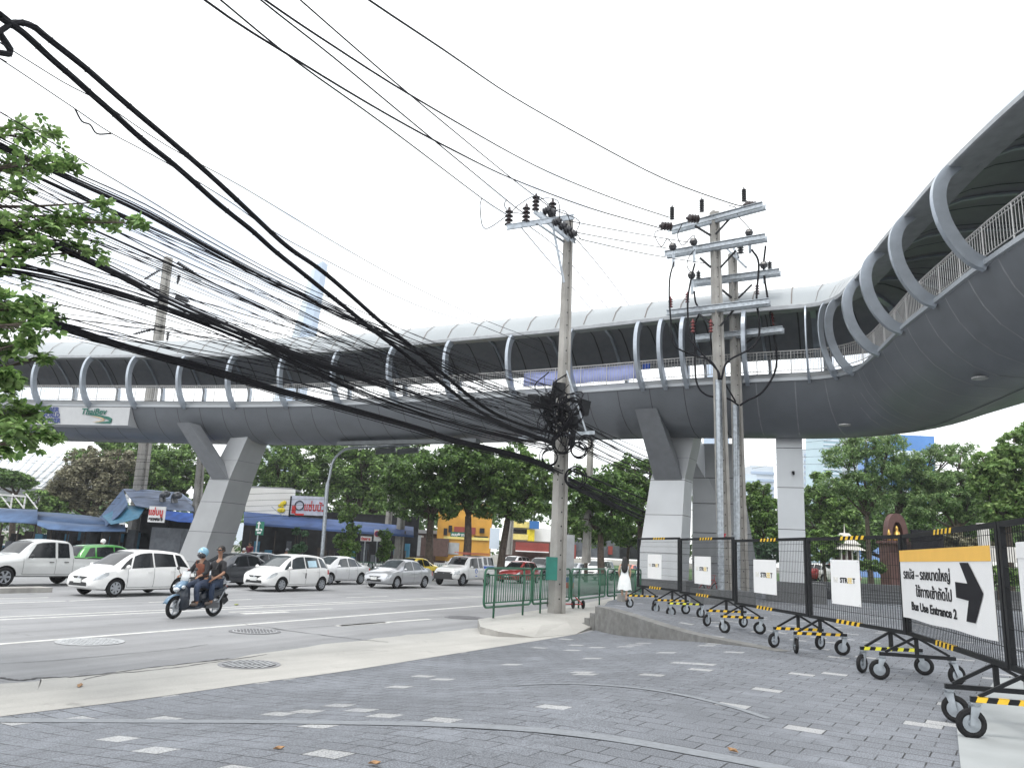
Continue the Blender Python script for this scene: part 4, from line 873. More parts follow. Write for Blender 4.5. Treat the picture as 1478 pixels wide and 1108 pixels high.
def barrier(i, A, C, rnd):
    d = C - A; Lp_ = float(np.hypot(*d)); ang = math.atan2(d[1], d[0]); zg_ = (zplat(*A) + zplat(*C)) / 2
    T = thing('mesh_barrier', labs[i], 'barrier', (A[0], A[1], zg_), ang, G_FN)
    b = MB(); t = .06
    L_ = Lp_ - .05
    b.box((t / 2, 0, (ZB + ZT) / 2), (t * 1.2, .055, ZT - ZB)); b.box((L_ - t / 2, 0, (ZB + ZT) / 2), (t * 1.2, .055, ZT - ZB))
    b.box((L_ / 2, 0, ZT - t / 2), (L_ - 2.2 * t, .052, t)); b.box((L_ / 2, 0, ZB + t / 2), (L_ - 2.2 * t, .052, t))
    for z in (.85, 1.25, 1.6, 1.95):
        b.cyl((-.03, .0, z), (-.03, 0, z + .1), .022, 8)
    b.build('frame', 'black_metal', T)
    b = MB(); n = int((L_ - .14) / .068)
    for k in range(1, n): x = .07 + (L_ - .14) * k / n; b.cyl((x, .0, ZB + t), (x, 0, ZT - t), .0042, 4)
    for z in (.86, 1.06, 1.27, 1.48, 1.69, 1.90, 2.04):
        for q in (-.006, .006): b.cyl((.07, q, z), (L_ - .07, q, z), .0038, 4)
    b.build('mesh', 'black_metal', T)
    # hazard tape on top and bottom rails
    mid = L_ * .47
    for z, q in ((ZT - t / 2, .16), (ZB + t / 2, -.1)):
        b = MB()
        for k in range(10):
            x0 = mid + q + (k - 5) * .085
            m_ = k % 2
            for sy in (-1, 1): b.quad([(x0, sy * .029, z - .034), (x0 + .085, sy * .029, z - .034), (x0 + .125, sy * .029, z + .034), (x0 + .04, sy * .029, z + .034)], m_)
            b.quad([(x0 + .04, -.029, z + .034), (x0 + .125, -.029, z + .034), (x0 + .125, .029, z + .034), (x0 + .04, .029, z + .034)], m_)
        b.build('hazard_tape', ['black_metal', 'yellow_tape'] if i != 3 else ['black_metal', 'yellow_tape'], T, fix=False)
    for e, x in enumerate((.38, L_ - .45)):
        hb = .375; hl = .52
        bare = (i == 4 and e == 0) or (i == 5 and e == 0)
        bare = (i, e) in ((4, 0), (4, 1))
        bar = striped_bar((x, -hl, hb), (x, hl, hb), .05, .05, T, 'base_bar', 'lime_tape' if (i, e) in ((1, 0), (4, 0), (3, 1)) and not bare else 'yellow_tape', bare)
        b = MB(); b.beam((x, 0, hb + .026), (x, 0, ZB), .05, .05, up=(0, 1, 0))
        for q in (-1, 1): b.beam((x, q * .44, hb + .03), (x, q * .03, ZB - .01), .035, .035)
        b.build('strut', 'black_metal', T)
        for q in (-1, 1): castor(x, q * (hl - .04), hb - .025, rnd.uniform(-PI, PI) if rnd.random() < .4 else rnd.choice((-1, 1)) * 1.5 + rnd.uniform(-.5, .5), T)
    return T, Lp_, ang
rb_ = random.Random(5); BAR = [barrier(i, JP[i], JP[i + 1], rb_) for i in range(6)]
# signs tied to the barriers
def board(i, x0, x1, z0, z1, label, name='sign_board'):
    """sign hung on the camera side of barrier i between fractions x0..x1"""
    A, C = JP[i], JP[i + 1]; d = C - A; L_ = np.hypot(*d); ang = math.atan2(d[1], d[0])
    mid = A + d * (x0 + x1) / 2; n = np.array([d[1], -d[0]]) / L_
    if n @ (-mid) < 0: n = -n
    w = (x1 - x0) * L_; h = z1 - z0; p = mid + n * .07
    T = thing(name, label, 'sign', (p[0], p[1], (z0 + z1) / 2 + BAR[i][0].location.z), ang)
    s_ = 1 if (Matrix.Rotation(ang, 2) @ Vector((0, 1))).dot(Vector(n)) > 0 else -1
    return T, w, h, s_
def facing(s_): # text plane: local x along sign seen left to right, z up
    M_ = Matrix.Rotation(PI / 2, 4, 'X')
    return (Matrix.Rotation(PI, 4, 'Z') @ M_) if s_ > 0 else M_
E1 = [('leftmost small white sign reading THE STREET, in front of the pier foot',), ('second small white sign reading THE STREET from the left',), ('third small white sign reading THE STREET, left of the pale square column',), ('fourth and largest of the small white THE STREET signs, right of the square column',)]
mat('sign_pale', (.70, .68, .62), .6); mat('sign_yellow', (.80, .62, .25), .6)
def frac_for(i, px):
    A, C = JP[i], JP[i + 1]; u = (px - 739) / FP
    best = min(((abs((lambda P: 739 + FP * ((P - EYE) @ _R) / ((P - EYE) @ _F))(np.array([*lerp(A, C, t), 1.4])) - px), t) for t in np.linspace(-.1, 1.1, 241))); return best[1]
for i, (l, r_, yt, yb) in enumerate(((938, 957.5, 805, 840), (1006, 1029.5, 807, 847), (1092, 1125, 808, 857), (1205, 1247, 808, 873))):
    f0, f1 = frac_for(i, l), frac_for(i, r_)
    A, C = JP[i], JP[i + 1]; P = lerp(A, C, (f0 + f1) / 2); zt = at((l + r_) / 2, yt, P[1])[2]; zb = at((l + r_) / 2, yb, P[1])[2]
    T, w, h, s_ = board(i, f0, f1, zb, zt, E1[i][0]); T['group'] = 'small white THE STREET signs on the barriers'
    b = MB(); b.box((0, 0, 0), (w, .012, h)); b.build('panel', 'white_board', T)
    F = facing(s_)
    for k, (tx, mm, xo, ww) in enumerate((('THE', 'sign_pale', -.32, .17), ('STR', 'sign_black', -.035, .27), ('EE', 'sign_yellow', .18, .15), ('T', 'sign_black', .315, .08))):
        text_obj('lettering', tx, .115 * w / .9, mm, T, Matrix.Translation((0, s_ * .009, .03)) @ F @ Matrix.Translation((w * xo, 0, 0)), width=w * ww, bold=.0 if k == 0 else .004)
    b = MB()
    for sx in (-1, 1):
        for sz in (-1, 1): b.box((sx * (w / 2 - .03), s_ * .008, sz * (h / 2 - .03)), (.03, .006, .006))
    b.build('tie', 'zinc', T)
# the large arrow sign
f0, f1 = frac_for(4, 1309), frac_for(4, 1446)
P_ = lerp(JP[4], JP[5], (f0 + f1) / 2); T, w, h, s_ = board(4, f0, f1, at(1372, 905, P_[1])[2], at(1372, 792, P_[1])[2], 'large white sign with an orange band, Bus Use Entrance 2 and a black arrow')
bigsign = T
b = MB(); rows = []
for k in range(17):
    x = -w / 2 + w * k / 16; rows.append([(x, s_ * .004, -h / 2 + .008 * math.sin(k * .8)), (x, s_ * .004, h / 2)])
b.grid(rows); o = b.build('panel', 'white_board', T, fix=False); md = o.modifiers.new('thick', 'SOLIDIFY'); md.thickness = .008; md.offset = 0
b = MB(); b.box((0, s_ * .010, h / 2 - .085), (w, .006, .17)); b.build('orange_band', 'orange_band', T)
F = facing(s_); E0 = Matrix.Translation((0, s_ * .014, 0)) @ F
def stx(t, x, z, size, wd, bold=.004): text_obj('lettering', t, size, 'sign_black', T, E0 @ Matrix.Translation((x, z, 0)), width=wd, bold=bold)
# local x runs left to right as seen
stx('รถบัส – รถขนาดใหญ่', -w * .16, h * .14, .19, w * .58, .003)
stx('ใช้ทางเข้าถัดไป', -w * .075, -h * .10, .195, w * .42, .003)
stx('Bus Use Entrance 2', -w * .095, -h * .31, .165, w * .53, .004)
b = MB(); AR = [(.235, .315), (.315, .315), (.425, -.02), (.34, -.36), (.26, -.36), (.295, -.12), (.18, -.10), (.18, .085), (.295, .075)]
AR = [(x * w, z * h) for x, z in AR]
f_ = 1 if s_ < 0 else -1
b.quad([(f_ * x, s_ * .016, z) for x, z in AR]); o = b.build('arrow', 'sign_black', T, fix=False)
# narrow white board on the rightmost barrier
f0 = .06; T, w, h, s_ = board(5, .17, .60, .80, 1.93, 'white board at the far right edge hung on the last mesh barrier')
b = MB(); b.box((0, 0, 0), (w, .012, h)); b.build('panel', 'white_board', T); b = MB(); b.box((0, s_ * .009, h / 2 - .08), (w, .006, .15)); b.build('band', 'white_board', T)
# ================================================================ GREEN ROADSIDE RAILING
G_R = 'green roadside railing panels'
RL2 = ['leftmost green railing panel, rounded end at the kerb corner', 'green railing panel directly behind the concrete pole', 'green railing panel right of the concrete pole', 'rightmost green railing panel, beside the woman in white']
rp_px = [((697, 893), (766, 886)), ((767.5, 886), (822, 879)), ((824, 879), (873, 871)), ((876, 871), (925, 866))]
for i, (a, c) in enumerate(rp_px):
    A = G(*a, -.2)[:2]; C = G(*c, -.2)[:2]; d = C - A; L_ = float(np.hypot(*d)) - .03; T = thing('roadside_railing', RL2[i], 'railing', (A[0], A[1], -.2), math.atan2(d[1], d[0]), G_R)
    zb, zt = .30, 1.36; r0 = .16; b = MB(); pts = []
    for cx, cz, a0 in ((L_ - r0, zt - r0, 0), (r0, zt - r0, 90), (r0, zb + r0, 180), (L_ - r0, zb + r0, 270)):
        for k in range(5): th_ = rad(a0 + 22.5 * k); pts.append((cx + r0 * math.cos(th_), 0, cz + r0 * math.sin(th_)))
    pts.append(pts[0]); pts.append(pts[1]); b.tube(pts, .034, 8); b.build('frame', 'rail_green', T, smooth=True)
    b = MB(); b.cyl((.05, 0, 1.17), (L_ - .05, 0, 1.17), .022, 6); b.cyl((.05, 0, .42), (L_ - .05, 0, .42), .022, 6)
    n = int(L_ / .135)
    for k in range(1, n): b.cyl((L_ * k / n, 0, .42), (L_ * k / n, 0, 1.17), .013, 6)
    b.build('bars', 'rail_green', T, smooth=True)
    for x in (L_ * .2, L_ * .82): b = MB(); b.cyl((x, 0, 0), (x, 0, zt - .03), .032, 8); b.build('post', 'rail_green', T, smooth=True)
# wheeled grey board behind the concrete pole
g = G(833, 878, -.2)
T = thing('sign_trolley', 'narrow grey board with blue and red bands on small wheels behind the concrete pole', 'sign trolley', (g[0] - .1, g[1], -.2), .2)
mat('grey_board', (.35, .36, .37), .5); mat('band_blue', (.03, .06, .25), .5); mat('band_red', (.45, .04, .04), .5)
b = MB(); b.box((-.22, 0, 1.5), (.30, .05, 2.1)); b.build('board', 'grey_board', T)
b = MB(); b.box((-.22, -.03, .98), (.30, .012, .17)); b.build('blue_band', 'band_blue', T)
b = MB(); b.box((-.22, -.03, .79), (.30, .012, .19)); b.build('red_band', 'band_red', T)
for x in (-.95, -.62, -.05, .32):
    b = MB(); b.torus((x, 0, .15), .12, .035, 16, 6, axis=(1, 0, 0)); b.lathe((x - .02, 0, .15), [(.09, 0), (.09, .04)], 12, axis=(1, 0, 0)); b.build('wheel', 'rubber', T, smooth=40)
b = MB(); b.cyl((-.95, 0, .15), (.32, 0, .15), .02); b.cyl((.3, 0, .15), (-.15, 0, .55), .018); b.cyl((-.9, 0, .15), (-.3, 0, .55), .018); b.build('frame', 'band_red', T)
# block step next to the woman
g = G(903, 868, 0); b = MB(); b.box((g[0], g[1] + .1, .12), (.5, .45, .24), .2); tag(b.build('concrete_block', 'concrete'), 'small pale concrete block on the pavement in front of the woman in white', 'block')
# ================================================================ VEHICLES
def paint(name, col, metal=0., rough=.28): return mat(name, col, rough, metal, var=.04, scale=1.5, coat=.8, dirt=.10)
for n_, c_, mt_ in (('paint_white', (.74, .74, .73), 0), ('paint_pearl', (.70, .71, .72), .1), ('paint_silver', (.46, .47, .49), .6), ('paint_beige_silver', (.60, .61, .60), .25), ('paint_grey', (.06, .065, .075), .5), ('paint_midgrey', (.20, .215, .23), .5),
                    ('paint_red', (.26, .015, .015), .3), ('paint_green', (.06, .27, .05), .1), ('paint_yellow', (.75, .55, .02), 0), ('paint_orange', (.62, .10, .03), 0), ('paint_black', (.015, .016, .018), .2)): paint(n_, c_, mt_)
mat('plastic', (.025, .026, .028), .6, var=.1); mat('headlight', (.55, .58, .60), .12, .3, coat=1.); mat('taillight', (.45, .02, .02), .2, coat=1.); mat('plate', (.62, .63, .62), .5); mat('rim', (.40, .42, .45), .3, .7); mat('rim_dark', (.14, .145, .155), .4, .6)
mat('under', (.015, .015, .016), .9)
mat('glass_clear', (.05, .06, .065), .08, var=.25, scale=2, spec=.6)
def curve(K, n=3):
    xs = [k[0] for k in K]; ys = [k[1] for k in K]; return lambda x: float(np.interp(x, xs, ys))
SPEC = {
 'hatch': dict(L=3.9, W=.845, wb=2.5, fo=.80, r=.29, zb=.20,
   top=[(-1.95, .55), (-1.93, .95), (-1.86, 1.12), (-1.62, 1.42), (-1.3, 1.49), (-.7, 1.535), (-.1, 1.54), (.25, 1.50), (.55, 1.38), (1.18, 1.0), (1.5, .90), (1.74, .80), (1.88, .68), (1.93, .56), (1.95, .46)],
   belt=[(-1.95, .5), (-1.93, .90), (-1.4, .97), (-.5, .95), (.6, .89), (1.15, .86), (1.6, .78), (1.86, .64), (1.93, .52), (1.95, .42)], ws=(1.16, .36), rw=(-1.90, -1.60), win=[(-1.15, -.28, -1.1, -.28), (-.22, .62, -.22, .45)], q=[(-1.72, -1.24, -1.42, -1.18), (.68, 1.05, .52, .60)]),
 'sedan': dict(L=4.35, W=.85, wb=2.55, fo=.87, r=.30, zb=.19,
   top=[(-2.17, .55), (-2.15, .86), (-2.02, 1.02), (-1.55, 1.05), (-1.38, 1.10), (-.85, 1.38), (-.4, 1.45), (.1, 1.45), (.42, 1.40), (1.18, .99), (1.7, .87), (1.96, .78), (2.10, .65), (2.15, .54), (2.17, .45)],
   belt=[(-2.17, .5), (-2.13, .85), (-1.6, .93), (-.5, .90), (.6, .86), (1.2, .86), (1.8, .76), (2.08, .62), (2.15, .5), (2.17, .42)], ws=(1.12, .40), rw=(-1.42, -.85), win=[(-.92, -.18, -.80, -.18), (-.12, .78, -.12, .42)], q=[(-1.28, -.97, -.98, -.84)]),
 'suv': dict(L=4.75, W=.91, wb=2.8, fo=.92, r=.37, zb=.30,
   top=[(-2.37, .6), (-2.35, 1.1), (-2.26, 1.4), (-2.1, 1.74), (-1.7, 1.80), (-.5, 1.83), (.2, 1.80), (.5, 1.70), (1.1, 1.22), (1.7, 1.12), (2.2, 1.0), (2.34, .75), (2.37, .6)],
   belt=[(-2.37, .6), (-2.35, 1.08), (-1.6, 1.14), (.6, 1.08), (1.1, 1.05), (2.1, .92), (2.34, .7), (2.37, .55)], ws=(1.05, .42), rw=(-2.33, -2.12), win=[(-1.25, -.38, -1.2, -.38), (-.3, .72, -.3, .45)], q=[(-2.12, -1.35, -1.98, -1.3)]),
 'pickup': dict(L=5.1, W=.875, wb=3.05, fo=.86, r=.35, zb=.34,
   top=[(-2.55, .6), (-2.53, 1.02), (-2.4, 1.04), (-.9, 1.04), (-.86, 1.05), (-.80, 1.60), (-.6, 1.68), (.0, 1.71), (.45, 1.68), (.75, 1.58), (1.2, 1.16), (1.8, 1.08), (2.35, .96), (2.5, .75), (2.55, .6)],
   belt=[(-2.55, .6), (-2.5, 1.0), (-.8, 1.02), (.8, 1.0), (1.2, 1.0), (2.2, .88), (2.5, .7), (2.55, .55)], ws=(1.18, .66), rw=(-.86, -.80), win=[(-.66, -.18, -.62, -.18), (-.08, .95, -.08, .62)], q=[]),
}
SPEC['canopy_pickup'] = dict(SPEC['pickup'], top=[(-2.55, .6), (-2.53, 1.05), (-2.42, 1.72), (-2.3, 1.78), (-1.6, 1.80), (-.85, 1.78), (-.7, 1.74), (.0, 1.75), (.45, 1.72), (.75, 1.62), (1.2, 1.18), (1.8, 1.1), (2.35, 1.0), (2.5, .8), (2.55, .6)], rw=(-2.50, -2.44), win=[(-2.3, -1.55, -2.24, -1.55), (-1.40, -.95, -1.40, -.98), (-.74, -.30, -.74, -.30), (-.18, .92, -.18, .62)])
def car(kind, label, col, cat, name='parked_car', group='cars queueing on the road', glass='glass', rim='rim', lower=None, extra=None, detail=True):
    sp = SPEC[kind]; T = thing(name, label, cat, group=group); Lh = sp['L'] / 2; W0 = sp['W']; zb = sp['zb']; r = sp['r']; xf = Lh - sp['fo']; xr = xf - sp['wb']
    top, belt = curve(sp['top']), curve(sp['belt'])
    def sm(fn, x, h=.06): return (fn(x - h) + 2 * fn(x) + fn(x + h)) / 4
    wd = curve([(-Lh, .80), (-Lh + .12, .92), (-Lh + .5, .985), (0, 1), (Lh - .7, .985), (Lh - .32, .94), (Lh - .12, .84), (Lh - .04, .74), (Lh, .64)])
    zt = lambda x: sm(top, x, .035); zbl = lambda x: min(sm(belt, x), zt(x) - .02)
    wr = lambda x: W0 * wd(x) * lerp(.90, .70 if kind not in ('suv', 'canopy_pickup', 'pickup') else .76, max(0, min(1, (zt(x) - zbl(x)) / .38)))
    zlow = curve([(-Lh, zb + .2), (-Lh + .25, zb + .04), (-Lh + .6, zb), (Lh - .6, zb), (Lh - .2, zb + .02), (Lh, zb + .10)])
    def sec(x):
        W_ = W0 * wd(x); z0 = zlow(x); zB = zbl(x); zT = zt(x); w2 = wr(x); zt8 = max(zT - .07, zB + .005)
        H = [(.80 * W_, z0), (.95 * W_, z0 + .05), (.995 * W_, lerp(z0, zB, .3)), (1.0 * W_, lerp(z0, zB, .55)), (.985 * W_, lerp(z0, zB, .82)), (.95 * W_, zB), (lerp(.95 * W_, w2, .5), lerp(zB, zt8, .5)), (w2, zt8), (.85 * w2, max(zT - .02, zB + .006)), (.45 * w2, zT)]
        return [(x, y, z) for y, z in H] + [(x, -y, z) for y, z in H[::-1]]
    def ys(x, z):
        W_ = W0 * wd(x); z0 = zlow(x); zB = zbl(x); zt8 = max(zt(x) - .07, zB + .005)
        P = [(z0, .80 * W_), (z0 + .05, .95 * W_), (lerp(z0, zB, .3), .995 * W_), (lerp(z0, zB, .55), W_), (lerp(z0, zB, .82), .985 * W_), (zB, .95 * W_), (zt8, wr(x))]
        return float(np.interp(z, [p[0] for p in P], [p[1] for p in P]))
    xs = sorted(set([round(v, 3) for v in list(np.linspace(-Lh, Lh, 34)) + [-Lh + .03, -Lh + .08, Lh - .03, Lh - .08] + [k[0] for k in sp['top']]]))
    rows = [sec(x) for x in xs]; b = MB(); b.grid(rows, closed=True); n = len(rows[0]); b.f += [tuple(range(n))[::-1], tuple(range(len(b.v) - n, len(b.v)))]; b.m += [0, 0]
    body = b.build('body', [col, 'under'], T)
    c = MB(); c.m = []
    for x in (xr, xf):
        for s_ in (-1, 1): c.cyl((x, s_ * (W0 - .26), r), (x, s_ * (W0 + .2), r), r + .055, 22, 0)
    if kind == 'pickup': c.box((-1.68, 0, 1.0), (1.5, W0 * 2 - .22, .8), 0, 0)
    cut = c.build('cutter', 'under')
    md = body.modifiers.new('b', 'BOOLEAN'); md.object = cut; md.operation = 'DIFFERENCE'; md.solver = 'EXACT'
    try: md.material_mode = 'TRANSFER'
    except Exception: pass
    dg = bpy.context.evaluated_depsgraph_get(); me = bpy.data.meshes.new_from_object(body.evaluated_get(dg)); body.modifiers.clear(); body.data = me; bpy.data.objects.remove(cut)
    me.polygons.foreach_set('use_smooth', [True] * len(me.polygons)); me.set_sharp_from_angle(angle=rad(38))
    # glass
    def side_patch(x0b, x1b, x0t, x1t, zlo, zhi, off, s_, nu=8, nv=4):
        return [[(lambda x, z: (x, s_ * (ys(x, z) + off), z))(lerp(lerp(x0b, x1b, u), lerp(x0t, x1t, u), v), lerp(zlo(lerp(x0b, x1b, u)), zhi(lerp(x0t, x1t, u)), v)) for u in np.linspace(0, 1, nu)] for v in np.linspace(0, 1, nv)]
    for (x0b, x1b, x0t, x1t) in sp['win'] + sp['q']:
        for s_ in (-1, 1):
            up_ = .19 if kind == 'canopy_pickup' and x1b < -.9 else 0
            b = MB(); b.grid(side_patch(x0b, x1b, x0t, x1t, lambda x: zbl(x) + .025 + up_, lambda x: max(zt(x) - .105, zbl(x) + .05), .007, s_)); b.build('side_window', glass, T, smooth=True)
    def cap_patch(x0, x1, f_, off=.009):
        return [[(x, v * f_ * wr(x), zt(x) - .02 * max(0, (abs(v) - .5)) * 2 + off) for v in np.linspace(-1, 1, 9)] for x in np.linspace(x0, x1, 9)]
    b = MB(); b.grid(cap_patch(*sp['ws'], .84)); b.build('windscreen', glass, T, smooth=True)
    if kind != 'pickup': b = MB(); b.grid([[(p[0] - .01, p[1], p[2]) for p in r_] for r_ in cap_patch(*sp['rw'], .80)]); b.build('rear_window', glass, T, smooth=True)
    else: b = MB(); b.box((-.86, 0, 1.36), (.03, 1.1, .34)); b.build('rear_window', glass, T)
    # wheels
    for x in (xr, xf):
        for s_ in (-1, 1):
            y = s_ * (W0 - .10); b = MB(); b.torus((x, y, r), r * .80, r * .22, 26, 8, 0, (0, 1, 0), (1, 1.35)); w = b.build('wheel', 'rubber', T, smooth=True)
            b = MB(); b.lathe((x, y, r), [(r * .66, -.02), (r * .62, .02)], 20, 1, (0, s_, 0))
            for k in range(7 if kind != 'pickup' else 6):
                a = 2 * PI * k / (7 if kind != 'pickup' else 6); d = Vector((math.cos(a), 0, math.sin(a))); q = Vector((-d.z, 0, d.x)) * .028; o = Vector((x, y + s_ * .05, r))
                b.hexa([o + d * .04 - q, o + d * .04 + q, o + d * r * .64 + q * 1.5, o + d * r * .64 - q * 1.5], [p + Vector((0, s_ * .018, 0)) for p in (o + d * .04 - q, o + d * .04 + q, o + d * r * .64 + q * 1.5, o + d * r * .64 - q * 1.5)])
            b.torus((x, y + s_ * .055, r), r * .63, .018, 24, 6, 0, (0, 1, 0)); b.lathe((x, y + s_ * .04, r), [(.055, 0), (.05, .04)], 10, 0, (0, s_, 0)); b.build('rim', [rim, 'dark'], w, smooth=40)
    # lights, grille, plate, mirrors, handles, seams
    zh = lerp(zlow(Lh - .2), zbl(Lh - .3), .90)
    for s_ in (-1, 1):
        rows = []
        for x in np.linspace(Lh - .50, Lh - .06, 8): t = (x - (Lh - .5)) / .44; hi = zbl(x) - .01; rows.append([(x, s_ * (ys(x, z) + .006), z) for z in np.linspace(hi - .03 - .12 * math.sin(PI * min(1, .15 + t * .8)), hi, 4)])
        b = MB(); b.grid(rows); b.build('headlight', 'headlight', T, smooth=True)
        rows = [[(x, s_ * (ys(x, z) + .006), z) for z in np.linspace(zbl(x) - .22, zbl(x) - .02, 4)] for x in np.linspace(-Lh + .03, -Lh + .26, 4)]
        b = MB(); b.grid(rows); b.build('tail_light', 'taillight', T, smooth=True)
        b = MB(); xm = sp['ws'][0] - .28; zm = zbl(xm) + .09; b.sph((xm, s_ * (W0 + .10), zm), .105, 8, 0, (.6, 1.0, .72)); b.beam((xm - .02, s_ * (W0 - .06), zm - .05), (xm, s_ * (W0 + .06), zm - .02), .05, .03); b.build('mirror', col if detail != 'black' else 'plastic', T, smooth=True)
        for (x0b, x1b, _, _) in sp['win'][-2:]:
            xh = x0b + .14; zz = zbl(xh) - .13; b = MB(); b.box((xh, s_ * (ys(xh, zz) + .018), zz), (.16, .025, .03)); b.build('door_handle', col if detail != 'black' else 'plastic', T)
    sx = [sp['win'][-1][1] + .15, sp['win'][-1][0] - .03] + ([sp['win'][-2][0] + .05] if kind not in ('pickup', 'canopy_pickup') else [-.80])
    b = MB()
    for x in sx:
        for s_ in (-1, 1):
            rows = [[(x + q, s_ * (ys(x + q, z) + .004), z) for q in (-.006, .006)] for z in np.linspace(zlow(x) + .1, zbl(x), 9)]; b.grid(rows)
    for s_ in (-1, 1):
        rows = [[(x, s_ * (ys(x, z) + .004), z) for z in (zlow(x) + .10, zlow(x) + .112)] for x in np.linspace(sx[-1] if kind not in ('pickup',) else xr + .5, sx[0], 9)]; b.grid(rows)
    b.build('door_seam', 'dark', T, fix=False)
    xb = lambda z: Lh
    b = MB(); zg = zt(Lh - .055); hw = .36 if kind in ('hatch', 'sedan') else .52; gh = .10 if kind in ('hatch', 'sedan') else .20
    b.hexa([(Lh - .22, -hw * .55, zg - gh), (Lh - .22, hw * .55, zg - gh), (Lh + .005, hw * .5, zg - gh), (Lh + .005, -hw * .5, zg - gh)], [(Lh - .22, -hw * 1.1, zg), (Lh - .22, hw * 1.1, zg), (Lh - .035, hw, zg), (Lh - .035, -hw, zg)]); b.build('grille', 'plastic', T)
    b = MB(); b.lathe((Lh - .01, 0, zg - gh * .5), [(.05, 0), (.05, .02)], 12, axis=(1, 0, 0)); b.build('badge', 'rim', T)
    b = MB(); b.hexa([(Lh - .15, -W0 * .62, zlow(Lh) + .04), (Lh - .15, W0 * .62, zlow(Lh) + .04), (Lh + .015, W0 * .52, zlow(Lh) + .04), (Lh + .015, -W0 * .52, zlow(Lh) + .04)], [(Lh - .15, -W0 * .58, zlow(Lh) + .16), (Lh - .15, W0 * .58, zlow(Lh) + .16), (Lh + .015, W0 * .48, zlow(Lh) + .16), (Lh + .015, -W0 * .48, zlow(Lh) + .16)])
    b.build('air_intake', 'plastic', T)
    for s_ in (-1, 1):
        b = MB(); b.sph((Lh - .68, s_ * .80 * W0, .0), .01, 4) if False else None
        b.hexa([(Lh - .35, s_ * W0 * .62, zg - .09), (Lh - .30, s_ * W0 * .88, zg - .07), (Lh - .13, s_ * W0 * .82, zg - .07), (Lh - .025, s_ * W0 * .58, zg - .09)], [(Lh - .35, s_ * W0 * .60, zg + .03), (Lh - .32, s_ * W0 * .86, zg + .06), (Lh - .17, s_ * W0 * .82, zg + .035), (Lh - .06, s_ * W0 * .55, zg + .0)]); b.build('headlight', 'headlight', T, smooth=False)
    b = MB(); b.box((Lh + .028, 0, zlow(Lh) + .20), (.02, .36, .14)); b.build('number_plate', 'plate', T)
    b = MB(); b.box((-Lh - .012, 0, .62 if kind != 'pickup' else .55), (.02, .36, .15)); b.build('number_plate', 'plate', T)
    if lower:
        b = MB(); b.grid([[(x, y, z) for y, z in [(-ys(x, zz) - .02, zz) for zz in (zb + .03, zb + .34)] + [(0, zb + .42)] + [(ys(x, zz) + .02, zz) for zz in (zb + .34, zb + .03)]] for x in (Lh - .55, Lh - .25, Lh - .05)]); b.box((Lh - .0, 0, zb + .2), (.16, W0 * 1.35, .34)); b.build('bumper', 'plastic', T)
    if extra: extra(T, sp, ys, zbl, zt, Lh)
    T['_wb'] = sp['wb']; T['_xf'] = xf; T['_w'] = W0
    return T
RHEAD = math.atan2(-.888, -.46)
def place(T, px, wheel='front', head=RHEAD, z=RZ, zoff=0., side=1):
    """put the near-side wheel on the spot seen at px; side=+1 when the car's left side faces the camera"""
    g = G(px[0], px[1], z); h = np.array([math.cos(head), math.sin(head)]); l = np.array([-h[1], h[0]]) * side
    xf = T['_xf'] if wheel == 'front' else T['_xf'] - T['_wb']; c = g[:2] - h * xf - l * (T['_w'] - .1)
    T.location = (c[0], c[1], z + zoff + .005); T.rotation_euler = (0, 0, head)
    for k in ('_wb', '_xf', '_w'): del T[k]
def sticker(T, sp, ys, zbl, zt, Lh):
    b = MB(); b.box((-.22, ys(-.22, .62) + .012, .66), (.05, .012, .22)); b.build('door_mark', 'plastic', T)
def sunshade(T, sp, ys, zbl, zt, Lh):
    sticker(T, sp, ys, zbl, zt, Lh); mat('shade_blue', (.45, .62, .72), .7); b = MB(); rows = [[(x, ys(x, z) + .011, z) for z in (zbl(x) + .06, zbl(x) + .33)] for x in (-.98, -.8, -.6, -.42)]; b.grid(rows); b.build('sun_shade', 'shade_blue', T, fix=False)
mat('blue_stripe', (.02, .10, .50), .4)
def service(T, sp, ys, zbl, zt, Lh):
    b = MB()
    rows = [[(x, ys(x, z) + .010, z) for z in (1.02, 1.17)] for x in np.linspace(-2.35, -.84, 8)]; b.grid(rows); b.build('blue_stripe', 'blue_stripe', T, fix=False)
    b = MB(); b.torus((.15, ys(.15, .9) + .01, .86), .12, .02, 18, 4, axis=(0, 1, 0)); b.box((.15, ys(.15, .6) + .01, .58), (.22, .012, .05)); b.build('emblem', 'blue_stripe', T)
    b = MB(); b.box((-1.0, 0, 1.86), (2.4, .9, .05)); b.beam((-1.9, .5, 1.93), (1.6, .35, 1.93), .16, .05); b.beam((-2.2, -.2, 1.93), (1.0, -.2, 1.93), .10, .05); mat('ladder_red', (.5, .12, .08), .5)
    b.build('roof_load', 'ladder_red', T)
place(car('hatch', 'white hatchback nearest the camera at left, partly behind the scooter, with tinted windows', 'paint_white', 'car'), (163, 861.5))
place(car('hatch', 'white hatchback right of the scooter with a pale blue sun shade in one window', 'paint_white', 'car', glass='glass_clear', extra=sunshade), (404, 854))
place(car('sedan', 'light silver sedan between the white hatchback and the white service pickup', 'paint_silver', 'car', glass='glass_clear'), (571, 849.5))
place(car('canopy_pickup', 'white service pickup with a blue side stripe, black bumper and ladder on its roof', 'paint_white', 'pickup truck', name='pickup_truck', lower=True, extra=service), (666, 845.5), zoff=.0)
place(car('hatch', 'dark red hatchback behind the leftmost green railing panel', 'paint_red', 'car'), (752, 842))
place(car('pickup', 'pale silver pickup truck with an extended cab at the left picture edge', 'paint_beige_silver', 'pickup truck', name='pickup_truck', detail='black'), (2, 847))
place(car('sedan', 'dark grey sedan behind the scooter passenger, between the two white hatchbacks', 'paint_grey', 'car'), (318, 848))
